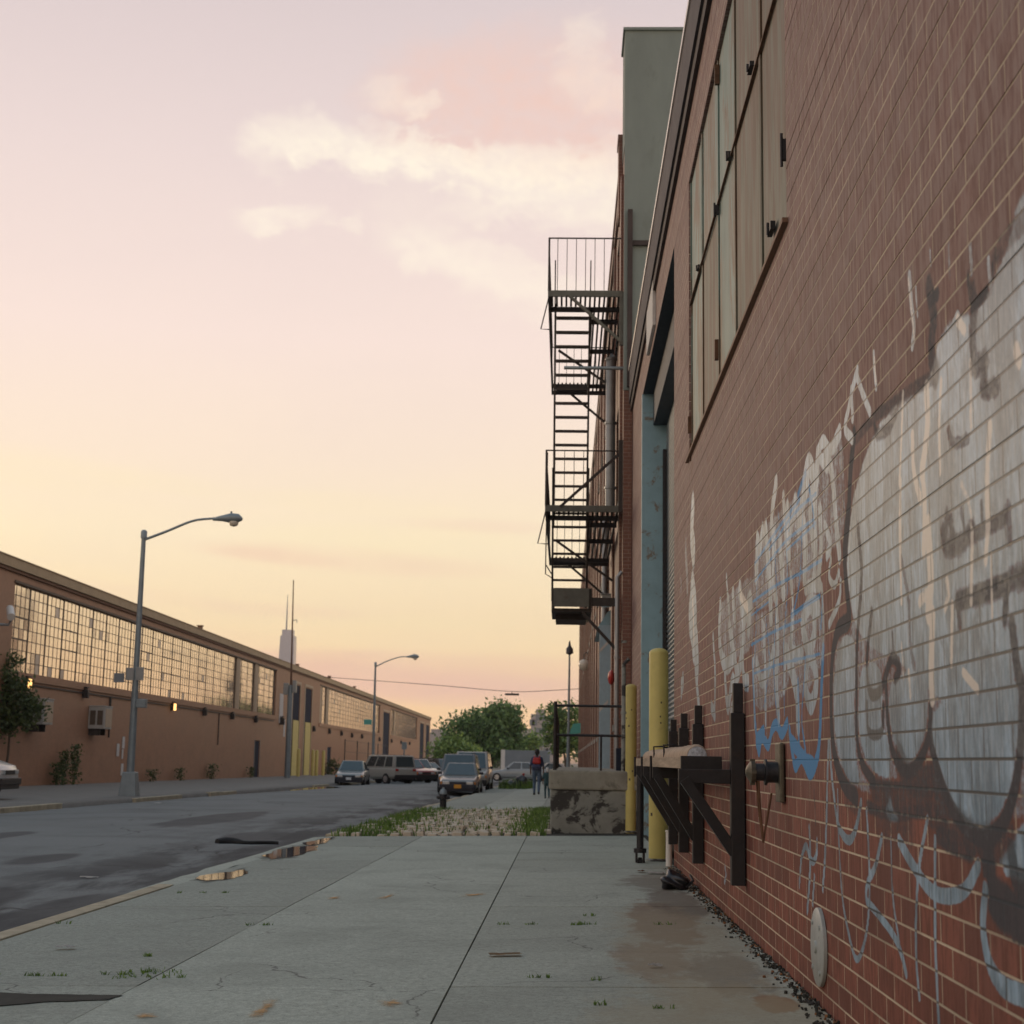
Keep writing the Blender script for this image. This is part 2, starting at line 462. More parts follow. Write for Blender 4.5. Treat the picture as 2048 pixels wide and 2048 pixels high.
def asphalt():
    m, t, b = new_mat('worn_asphalt')
    co = t.new('ShaderNodeTexCoord').outputs['Object']
    sp = t.new('ShaderNodeSeparateXYZ'); t.link(co, sp.inputs[0])
    a = t.noise(co, .35, 6, .62, .3); g = t.noise(co, 70, 4, .8); s = t.noise(t.mapping(co, (1.1, .12, 1)), 1.0, 6, .6)
    c = t.ramp(g, [(.34, (.075, .088, .090)), (.66, (.235, .258, .252))])
    c = t.mix(t.math('MULTIPLY', t.step(a, .44, .68), .4), c, (.060, .064, .068))
    c = t.mix(t.math('MULTIPLY', t.step(s, .5, .7), .45), c, (.135, .14, .138))
    # damp gutter along the near kerb
    gut = t.step(t.math('ADD', sp.outputs[0], t.math('MULTIPLY', a, 2.4)), -6.0, -3.6)
    wetn = t.step(t.noise(t.mapping(co, (1.2, .22, 1)), 1.0, 6, .65), .42, .56)
    wet = t.math('MULTIPLY', gut, wetn)
    c = t.mix(t.math('MULTIPLY', wet, .85), c, (.022, .024, .027))
    for (x, y, rx, ry) in ((-4.35, 13.2, .5, 2.6), (-4.9, 11.0, .7, 1.6), (-4.3, 18.5, .45, 2.2), (-5.6, 14.5, .5, 1.2), (-4.4, 23.5, .5, 3.0), (-6.6, 19.5, .35, 1.3), (-5.2, 27, .7, 2.4), (-9, 24, .4, 2.0), (-7.4, 33, .8, 5)):
        dx = t.math('DIVIDE', t.math('SUBTRACT', sp.outputs[0], x), rx); dy = t.math('DIVIDE', t.math('SUBTRACT', sp.outputs[1], y), ry)
        r2 = t.math('ADD', t.math('MULTIPLY', dx, dx), t.math('MULTIPLY', dy, dy))
        k = t.math('SUBTRACT', t.math('ADD', s, .42), t.math('MULTIPLY', r2, .4))
        c = t.mix(t.math('MULTIPLY', t.step(k, .52, .72), .8), c, (.030, .034, .038))
    # cracks
    vo = t.new('ShaderNodeTexVoronoi'); vo.feature = 'DISTANCE_TO_EDGE'
    wv = t.mapping(co, (.55, .22, 1))
    nv = t.new('ShaderNodeTexNoise'); t.link(wv, nv.inputs[0]); nv.inputs['Scale'].default_value = 3
    ad = t.new('ShaderNodeMixRGB') if False else None
    vm = t.new('ShaderNodeVectorMath', operation='ADD'); t.link(wv, vm.inputs[0])
    sc = t.new('ShaderNodeVectorMath', operation='SCALE'); t.link(nv.outputs['Color'], sc.inputs[0]); sc.inputs['Scale'].default_value = .35
    t.link(sc.outputs[0], vm.inputs[1]); t.link(vm.outputs[0], vo.inputs['Vector']); vo.inputs['Scale'].default_value = .8
    cr = t.math('SUBTRACT', 1.0, t.step(vo.outputs['Distance'], .0, .012))
    cr = t.math('MULTIPLY', cr, t.step(t.noise(co, .5, 3, .6), .46, .6))
    c = t.mix(t.math('MULTIPLY', cr, .8), c, (.018, .019, .020))
    t.link(c, b.inputs['Base Color'])
    t.link(t.math('SUBTRACT', t.math('MULTIPLY_ADD', a, .2, .68), t.math('MULTIPLY', wet, -.05)), b.inputs['Roughness'])
    t.link(t.bump(t.math('ADD', g, t.math('MULTIPLY', cr, -1.5)), .5, .008), b.inputs['Normal'])
    return m


def sidewalk_mat(name, c0, stains):
    m, t, b = new_mat(name)
    co = t.new('ShaderNodeTexCoord').outputs['Object']
    sp = t.new('ShaderNodeSeparateXYZ'); t.link(co, sp.inputs[0])
    at = t.new('ShaderNodeAttribute'); at.attribute_name = 'tint'
    a = t.noise(co, .9, 7, .68, .4); g = t.noise(co, 95, 4, .8); s = t.noise(co, 9, 6, .7)
    g2 = t.noise(co, 28, 5, .75)
    c = t.ramp(t.math('ADD', t.math('MULTIPLY', g, .55), t.math('MULTIPLY', g2, .45)), [(.36, tuple(x * .50 for x in c0)), (.64, tuple(x * 1.36 for x in c0))])
    c = t.mix(1.0, c, at.outputs['Color'], 'MULTIPLY')
    c = t.mix(t.math('MULTIPLY', t.step(a, .44, .66), .5), c, tuple(x * .62 for x in c0))
    c = t.mix(t.math('MULTIPLY', t.step(s, .54, .68), .34), c, tuple(x * .55 for x in c0))
    vo = t.new('ShaderNodeTexVoronoi'); vo.feature = 'DISTANCE_TO_EDGE'; vo.inputs['Scale'].default_value = .55
    nv = t.new('ShaderNodeTexNoise'); t.link(co, nv.inputs[0]); nv.inputs['Scale'].default_value = 2.2; nv.inputs['Detail'].default_value = 5
    sc_ = t.new('ShaderNodeVectorMath', operation='SCALE'); t.link(nv.outputs['Color'], sc_.inputs[0]); sc_.inputs['Scale'].default_value = .5
    vm = t.new('ShaderNodeVectorMath', operation='ADD'); t.link(co, vm.inputs[0]); t.link(sc_.outputs[0], vm.inputs[1]); t.link(vm.outputs[0], vo.inputs['Vector'])
    crk = t.math('MULTIPLY', t.step(vo.outputs['Distance'], .006, .0), t.step(t.noise(co, .45, 3, .6), .50, .56))
    c = t.mix(t.math('MULTIPLY', crk, .75), c, (.06, .06, .055))
    spk = t.step(t.noise(co, 34, 2, .5), .70, .76)
    c = t.mix(t.math('MULTIPLY', spk, .6), c, (.05, .05, .048))
    for (x, y, rx, ry, col, amt, lo, hi) in stains:
        dx = t.math('DIVIDE', t.math('SUBTRACT', sp.outputs[0], x), rx); dy = t.math('DIVIDE', t.math('SUBTRACT', sp.outputs[1], y), ry)
        r2 = t.math('ADD', t.math('MULTIPLY', dx, dx), t.math('MULTIPLY', dy, dy))
        k = t.math('SUBTRACT', t.math('ADD', t.noise(t.mapping(co, (1, .45, 1), (x * 3, y, 0)), 5.0, 6, .7, .5), .45), t.math('MULTIPLY', r2, .5))
        c = t.mix(t.math('MULTIPLY', t.step(k, lo, hi), amt), c, col)
    t.link(c, b.inputs['Base Color']); t.link(t.math('MULTIPLY_ADD', s, .2, .74), b.inputs['Roughness'])
    t.link(t.bump(t.math('ADD', t.math('MULTIPLY', g, .7), s), .4, .006), b.inputs['Normal'])
    return m


RUSTY = [(.75, 11.8, .34, 2.2, (.17, .105, .062), .75, .58, .80), (.55, 9.6, .34, 1.2, (.19, .12, .072), .6, .60, .82), (.95, 13.4, .3, 1.8, (.11, .085, .066), .75, .56, .80),
         (1.05, 7.9, .12, .35, (.22, .105, .04), .9, .5, .7), (.95, 9.0, .3, 1.2, (.09, .078, .068), .6, .58, .82),
         (.95, 15.6, .5, 1.6, (.12, .09, .065), .6, .58, .82), (.8, 6.6, .9, 2.4, (.33, .285, .185), .5, .45, .8), (.75, 10.2, .5, 3.4, (.30, .25, .16), .45, .45, .8)]
M['sidewalk'] = sidewalk_mat('pavement_concrete', (.385, .420, .360), RUSTY)
M['sidewalk_l'] = sidewalk_mat('far_pavement_concrete', (.215, .205, .185), [])
M['asphalt'] = asphalt()
M['earth'] = pm('packed_gravel_earth', (.13, .12, .095), .95, var=.3, scale=.6, bump=.3, bscale=6)
M['joint'] = pm('joint_dirt', (.030, .031, .025), .95, var=.35, scale=6)
M['kerb'] = pm('worn_granite_kerb', (.42, .36, .25), .85, var=.2, scale=5, bump=.3, bscale=30, dirt=(.16, .14, .10), dirt_amt=.6, dirt_scale=3)
M['cobble'] = pm('pale_granite_sett', (.56, .48, .37), .8, var=.25, scale=3, bump=.3, bscale=30)


def water_mat():
    m, t, b = new_mat('still_puddle_water')
    b.inputs['Base Color'].default_value = (.02, .022, .024, 1); b.inputs['Roughness'].default_value = .03
    b.inputs['IOR'].default_value = 1.33; b.inputs['Specular IOR Level'].default_value = .9
    co = t.new('ShaderNodeTexCoord').outputs['Object']
    t.link(t.bump(t.noise(co, 3, 2, .5), .004, .01), b.inputs['Normal'])
    return m


M['water'] = water_mat()


def glass_band(name, col, metal, rough):
    m, t, b = new_mat(name)
    co = t.new('ShaderNodeTexCoord').outputs['Object']
    n = t.noise(co, .8, 5, .6)
    t.link(t.ramp(n, [(.3, tuple(x * .82 for x in col)), (.7, col)]), b.inputs['Base Color'])
    b.inputs['Metallic'].default_value = metal; b.inputs['Roughness'].default_value = rough
    t.link(t.bump(t.noise(co, 2.2, 2, .5), .05, .02), b.inputs['Normal'])
    return m


M['pane'] = glass_band('sky_reflecting_wired_glass', (.95, .85, .74), .97, .10)
M['pane2'] = glass_band('dusty_wired_glass', (.80, .72, .62), .85, .22)
M['pane3'] = glass_band('painted_over_pane', (.62, .58, .54), .5, .35)
M['winglass'] = pm('dark_factory_glass', (.05, .055, .06), .15, var=.2, spec=.9)


def patch_mat(name, col, scale, lo, hi):
    m, t, b = new_mat(name)
    co = t.new('ShaderNodeTexCoord').outputs['Object']
    at = t.new('ShaderNodeAttribute'); at.attribute_name = 'edge'
    k = t.math('ADD', t.math('MULTIPLY', t.noise(co, scale, 5, .75), .9), t.math('MULTIPLY', at.outputs['Fac'], .55))
    al = t.step(k, lo, hi)
    b.inputs['Base Color'].default_value = lin(col); b.inputs['Roughness'].default_value = .8
    t.link(t.math('MULTIPLY', al, .8), b.inputs['Alpha'])
    return m


M['orange_mark'] = patch_mat('faded_orange_marking_paint', (.56, .30, .09), 14, .62, 1.05)
M['damp'] = patch_mat('damp_concrete', (.10, .10, .09), 5, .42, .8)
# ------------------------------------------------------------------ ground, road, pavements
def sheet(name, mat, xs, ys, zf, tint=False, noisez=0.0):
    nx, ny = len(xs), len(ys)
    v = [(x, y, zf(x, y) + (rng.normal() * noisez if noisez else 0)) for y in ys for x in xs]
    f = [(j * nx + i, j * nx + i + 1, (j + 1) * nx + i + 1, (j + 1) * nx + i) for j in range(ny - 1) for i in range(nx - 1)]
    me = bpy.data.meshes.new(name); me.from_pydata(v, [], f); me.materials.append(mat)
    me.polygons.foreach_set('use_smooth', [True] * len(f))
    if tint:
        a = me.color_attributes.new('tint', 'FLOAT_COLOR', 'POINT')
        a.data.foreach_set('color', [1.0] * (4 * len(v)))
    o = bpy.data.objects.new(name, me); COL.objects.link(o); o['kind'] = 'structure'
    return o


def seq(a, b, s): return list(np.arange(a, b + s * .5, s))


sheet('ground', M['earth'], [-1900, -400, -60, 0, 60, 400, 1900], [-60, 0, 25, 60, 120, 300, 700, 1900], lambda x, y: LS(y) - .42)
sheet('road', M['asphalt'], list(np.linspace(-13.5, -3.9, 25)), seq(-12, 60, .6) + seq(62, 330, 6), lambda x, y: gz(min(max(x, -13.39), -3.99), y), noisez=.003)
sheet('far_pavement', M['sidewalk_l'], [-34, -26, -20, -17, -15, -13.41, -13.395], seq(-10, 120, 4) + seq(130, 330, 20), lambda x, y: gz(min(x, -13.41), y) - (.2 if x > -13.4 else 0), tint=True, noisez=.004)
sheet('pavement_bed', M['joint'], [-3.99, -2.3, -.6, 1.35], seq(-8, 26, 2) + seq(30, 130, 10), lambda x, y: gz(x, y) - .012)


def slabs():
    v, f, tint = [], [], []
    cols = [(-3.80, -2.285, 1.52, .86), (-2.282, -.603, 3.04, 1.08), (-.596, 1.262, 1.52, .96)]

    def slab(x0, x1, y0, y1, k):
        g = .0022
        dz = [random.uniform(-.0025, .0025) for _ in range(4)]
        c = [(x0 + g, y0 + g), (x1 - g, y0 + g), (x1 - g, y1 - g), (x0 + g, y1 - g)]
        i = len(v)
        for (x, y), d in zip(c, dz): v.append((x, y, gz(x, y) + d))
        for (x, y), d in zip(c, dz): v.append((x, y, gz(x, y) - .06))
        f.append((i, i + 1, i + 2, i + 3))
        for a in range(4):
            b = (a + 1) % 4; f.append((i + a, i + 4 + a, i + 4 + b, i + b))
        tint.extend([k * random.uniform(.985, 1.015)] * 8)
    for x0, x1, st, k in cols:
        y = 8.42 - 1.52 * 10
        while y < 24.9:
            y1 = min(y + st, 25.2)
            slab(x0, x1, y, y1, k * random.uniform(.91, 1.07)); y += st
        y = 40.2
        while y < 122:
            slab(x0, x1 if x1 < 0 else 1.0, y, y + 2.4, k * random.uniform(.88, 1.05)); y += 2.4
    me = bpy.data.meshes.new('pavement'); me.from_pydata(v, [], f); me.materials.append(M['sidewalk'])
    a = me.color_attributes.new('tint', 'FLOAT_COLOR', 'POINT')
    arr = np.ones((len(v), 4), dtype=np.float32); tk = np.array(tint)
    arr[:, 0] = tk; arr[:, 1] = tk; arr[:, 2] = tk
    a.data.foreach_set('color', arr.ravel())
    o = bpy.data.objects.new('pavement', me); COL.objects.link(o); o['kind'] = 'structure'


slabs()

mb = MB()
y = -6.0
while y < 15.0:
    l = 2.35; j = random.uniform(-.012, .012)
    mb.hexa([(-3.985 + j, y, -.42), (-3.82, y, -.42), (-3.82, y + l, -.42), (-3.985 + j, y + l, -.42),
             (-3.985 + j, y + .0, gz(-3.98, y) + .012), (-3.82, y, gz(-3.82, y) + .006), (-3.82, y + l, gz(-3.82, y) + .006), (-3.985 + j, y + l, gz(-3.98, y) + .012)])
    y += l + .012
y = 26.0
while y < 120:
    l = random.uniform(1.2, 2.4)
    if random.random() < .78:
        z = gz(-3.98, y) + random.uniform(-.05, .01)
        mb.box((-4.0, y, z - .3), (-3.82, y + l, z))
    y += l + random.uniform(.01, .5 if y < 44 else .03)
y = -8
while y < 300:                                        # far kerb, broken in places
    l = random.uniform(1.6, 3.2)
    if not (42 < y < 46 or 51 < y < 56 or 62 < y < 80) and random.random() < .85:
        z = gz(-13.41, y) + random.uniform(-.01, .02)
        mb.box((-13.5, y, z - .35), (-13.3, y + l, z + .01))
    y += l + .01
struct(mb, 'kerb', M['kerb'], bevel=.012)

# drive-in ramp between the lowered pavement edge and the road
sheet('kerb_ramp', M['sidewalk'], [-4.42, -4.2, -3.99, -3.80], seq(15.1, 25.2, .4),
      lambda x, y: (gz(-3.8, y) - .004) if x > -3.9 else (gz(-3.8, y) - .012 if x > -4.1 else (gz(-3.8, y) - .07 if x > -4.3 else gz(-4.42, y) - .012)), tint=True, noisez=.008)


def blob_sheet(name, pts, mat, z, n=4, jit=.12, edge=False):
    """flat irregular sheet lying on the ground from an outline of (x, y) points"""
    out = []
    for i in range(len(pts)):
        a = Vector(pts[i]); b = Vector(pts[(i + 1) % len(pts)])
        for k in range(n):
            p = a.lerp(b, k / n); L = (b - a).length
            if k: p = p + Vector((random.uniform(-jit, jit), random.uniform(-jit, jit))) * L * .35
            out.append(p)
    c = sum((Vector(p) for p in out), Vector((0, 0))) / len(out)
    zf = z if callable(z) else (lambda x, y: z)
    v = [(c.x, c.y, zf(c.x, c.y))] + [(p.x, p.y, zf(p.x, p.y)) for p in out]
    m = len(out)
    f = [(0, 1 + i, 1 + (i + 1) % m) for i in range(m)]
    me = bpy.data.meshes.new(name); me.from_pydata(v, [], f); me.materials.append(mat)
    if edge:
        a = me.attributes.new('edge', 'FLOAT', 'POINT'); a.data.foreach_set('value', [1.0] + [0.0] * m)
    o = bpy.data.objects.new(name, me); COL.objects.link(o); o['kind'] = 'structure'
    return o


def pix_outline(px, z):
    return [tuple(at_z(x, y, z)[:2]) for x, y in px]


for q in ([(388, 1757), (420, 1749), (455, 1745), (490, 1739), (486, 1750), (455, 1759), (412, 1762)], [(522, 1712), (550, 1702), (585, 1694), (636, 1692), (622, 1703), (580, 1715), (540, 1719)],
          [(606, 1688), (640, 1679), (672, 1675), (655, 1684), (622, 1692)], [(715, 1660), (760, 1646), (790, 1641), (772, 1652), (735, 1664)]):
    cx_ = sum(p[0] for p in q) / len(q); cy_ = sum(p[1] for p in q) / len(q)
    blob_sheet('damp_patch', pix_outline([(cx_ + (x - cx_) * 1.22, cy_ + (y - cy_) * 1.5) for x, y in q], -.065), M['damp'], lambda x, y: .03 - .02 * (1.27 - x) + .004, edge=True)
    blob_sheet('puddle', pix_outline(q, -.065), M['water'], gz(max(at_z(cx_, cy_, -.065)[0], -3.9), 10.0) + .008, jit=.2)
blob_sheet('puddle', pix_outline([(462, 1583), (540, 1578), (610, 1575), (668, 1573), (690, 1576), (640, 1585), (560, 1591), (500, 1595), (462, 1592)], -.345), M['water'], -.345)
# black asphalt repair strip across the nearest corner of the pavement
blob_sheet('asphalt_patch', pix_outline([(-10, 1988), (90, 1994), (180, 1997), (245, 2000), (215, 2009), (120, 2010), (-10, 2018)], -.06), M['joint'], lambda x, y: gz(x, y) + .005, jit=.2)
for q in ([(520, 1998), (575, 1990), (560, 2020), (520, 2060), (470, 2060)], [(735, 1805), (790, 1786), (800, 1794), (770, 1806)],
          [(250, 2032), (320, 2026), (325, 2040), (260, 2046)], [(735, 2010), (800, 2008), (830, 2022), (790, 2034), (740, 2024)],
          [(640, 1796), (690, 1792), (690, 1800), (650, 1804)], [(900, 1794), (990, 1790), (990, 1800), (910, 1804)]):
    blob_sheet('orange_marking', pix_outline(q, -.04), M['orange_mark'], lambda x, y: gz(x, y) + .006, edge=True)

# granite setts with grass between them
mb = MB()
y = 25.35
while y < 40.0:
    x = -3.75 + random.uniform(0, .1)
    while x < -.36:
        w = random.uniform(.14, .19); l = random.uniform(.24, .33)
        z = gz(x, y) + random.uniform(.02, .06)
        keep = .96 if (-3.0 < x < -.8) else .7
        if random.random() < keep:
            t = [random.uniform(-.012, .012) for _ in range(8)]
            mb.hexa([(x, y, z - .1), (x + w, y, z - .1), (x + w, y + l, z - .1), (x, y + l, z - .1),
                     (x + .012 + t[0], y + .012 + t[1], z + t[6]), (x + w - .012 + t[2], y + .012, z + t[7]), (x + w - .012, y + l - .012 + t[3], z + t[4]), (x + .012, y + l - .012, z + t[5])])
        x += w + .05
    y += .40
struct(mb, 'cobbled_path', M['cobble'], bevel=.012)
sheet('path_earth', M['earth'], [-3.82, -.28], seq(25.2, 40.2, 1), lambda x, y: gz(x, y) - .05)


def blades(name, spots, hmin, hmax, w=.008, mat='grass', lean=.5):
    v, f = [], []
    for (x, y, z) in spots:
        h = random.uniform(hmin, hmax); a = random.uniform(0, 2 * PI); b = random.uniform(0, 2 * PI)
        dx, dy = math.cos(a) * w, math.sin(a) * w
        lx, ly = math.cos(b) * h * random.uniform(0, lean), math.sin(b) * h * random.uniform(0, lean)
        i = len(v)
        v += [(x - dx, y - dy, z), (x + dx, y + dy, z), (x + dx * .7 + lx * .4, y + dy * .7 + ly * .4, z + h * .6), (x - dx * .7 + lx * .4, y - dy * .7 + ly * .4, z + h * .6), (x + lx, y + ly, z + h)]
        f += [(i, i + 1, i + 2, i + 3), (i + 3, i + 2, i + 4)]
    me = bpy.data.meshes.new(name); me.from_pydata(v, [], f); me.materials.append(M[mat])
    o = bpy.data.objects.new(name, me); COL.objects.link(o); return o


sp = []
for _ in range(22000):
    x = random.uniform(-3.8, -.3); y = random.uniform(25.3, 40)
    edge = max(0, min(1, (x + 1.1) / .5)) + max(0, min(1, (-2.75 - x) / .6)) * (.35 + .65 * math.sin(y * .9) ** 2)
    if random.random() < .07 + .93 * edge ** 1.3: sp.append((x, y, gz(x, y) - .05))
tag(blades('grass', sp, .07, .20, .013), 'rough green grass growing through and beside the granite setts', 'grass', kind='stuff')
sp = []
for _ in range(1500):
    y = random.gauss(82, 1.5); x = random.gauss(-2.5, .45)
    if abs(x + 2.5) < .95: sp.append((x, y, gz(x, y)))
tag(blades('tall_grass', sp, .15, .55, .02), 'tall tuft of green grass on the pavement by the black bin bags', 'grass', kind='stuff')
# weeds along pavement joints and wall foot
sp = []


def tuft(px, py, rx, ry, n):
    g = ground(px, py)
    cs = [random.gauss(0, rx) for _ in range(max(3, n // 22))]
    for _ in range(n // 2 + 8):
        x = g.x + random.choice(cs) + random.gauss(0, rx * .13); y = g.y + random.gauss(0, ry * .5)
        sp.append((x, y, gz(x, y) - .004))


for a in ((115, 1952, .18, .02, 160), (255, 1950, .12, .02, 70), (300, 1955, .10, .06, 160), (315, 1945, .07, .1, 120), (308, 1913, .09, .02, 70), (357, 1786, .12, .03, 70),
          (500, 1850, .15, .03, 60), (1285, 1849, .2, .02, 120), (1010, 1849, .16, .02, 70), (1180, 1850, .1, .015, 30), (1075, 1956, .06, .015, 60), (1190, 1961, .06, .02, 30),
          (1205, 2010, .03, .02, 30), (1180, 1832, .04, .03, 40), (1320, 2017, .05, .01, 30), (275, 1945, .05, .03, 40), (130, 1848, .05, .03, 20)):
    tuft(*a)
tag(blades('joint_weeds', sp, .008, .034, .004, lean=1.2), 'low green weeds sprouting from the pavement joints', 'weeds', kind='stuff')
sp = []
v, f = [], []
mb = MB()
for _ in range(1500):                                   # grit and debris along the foot of the wall
    y = random.uniform(4.2, 17.8) ; x = 1.27 - abs(random.gauss(0, .045))
    if random.random() < .3: x -= random.uniform(0, .05)
    s = random.uniform(.004, .014)
    mb.cbox((x, y, gz(x, y) + s * .3), (s, s * 1.6, s), m=random.choice((0, 0, 0, 0, 1, 1, 2)), M=Matrix.Rotation(random.uniform(0, 3), 3, 'Z') @ Matrix.Rotation(random.uniform(0, 2), 3, 'X'))
tag(mb.build('grit', [M['joint'], M['concrete'], M['leaf_litter']]), 'dark grit and crumbs swept along the foot of the brick wall', 'debris', kind='stuff')

# ------------------------------------------------------------------ near brick warehouse on the right
BW = thing('brick_warehouse', 'red brick warehouse with graffiti and rust streaked steel shutters beside the pavement', 'building', (WALLX, 0, 0))
COPX = 1.195
ZT = at_x(1380, 0, COPX)[2]; ZL = at_x(1402, 0, COPX)[2]
YEND = at_x(1265, 900, WALLX)[1]
YCOP = at_x(1255, 763, COPX)[1]
OY0, OY1, OZ = 18.05, 25.7, at_x(1286, 787, WALLX)[2]
SY0, SY1 = at_x(1574, 440, WALLX)[1], at_x(1378, 700, WALLX)[1]
SZ0, SZ1 = at_x(1574, 440, WALLX)[2], at_x(1456, 0, WALLX)[2]


def polydist(P, pts):
    d = np.full(len(P), 1e9)
    for a, b in zip(pts[:-1], pts[1:]):
        a = np.array(a); b = np.array(b); ab = b - a
        t = np.clip(((P - a) @ ab) / max(ab @ ab, 1e-9), 0, 1)
        d = np.minimum(d, np.linalg.norm(P - a - t[:, None] * ab, axis=1))
    return d


def inside(P, poly):
    c = np.zeros(len(P), bool); n = len(poly)
    for i in range(n):
        x0, y0 = poly[i]; x1, y1 = poly[(i + 1) % n]
        cond = ((y0 > P[:, 1]) != (y1 > P[:, 1]))
        xi = (x1 - x0) * (P[:, 1] - y0) / ((y1 - y0) if abs(y1 - y0) > 1e-9 else 1e-9) + x0
        c ^= cond & (P[:, 0] < xi)
    return c


def smooth_line(pts, n=6):
    """Catmull-Rom through the points"""
    if len(pts) < 3: return pts
    out = []
    P = [np.array(p, float) for p in pts]; P = [2 * P[0] - P[1]] + P + [2 * P[-1] - P[-2]]
    for i in range(1, len(P) - 2):
        for k in range(n):
            t = k / n
            out.append(tuple(.5 * ((2 * P[i]) + (-P[i - 1] + P[i + 1]) * t + (2 * P[i - 1] - 5 * P[i] + 4 * P[i + 1] - P[i + 2]) * t * t + (-P[i - 1] + 3 * P[i] - 3 * P[i + 1] + P[i + 2]) * t ** 3)))
    out.append(tuple(P[-2])); return out


Z1 = lambda pts: [(1350 + x / 2.76, 1000 + y / 2.76) for x, y in pts]
Z2 = lambda pts: [(1350 + x / 2.768, 1500 + y / 2.768) for x, y in pts]
Z8 = lambda pts: [(1400 + x / 2.759, 400 + y / 2.759) for x, y in pts]
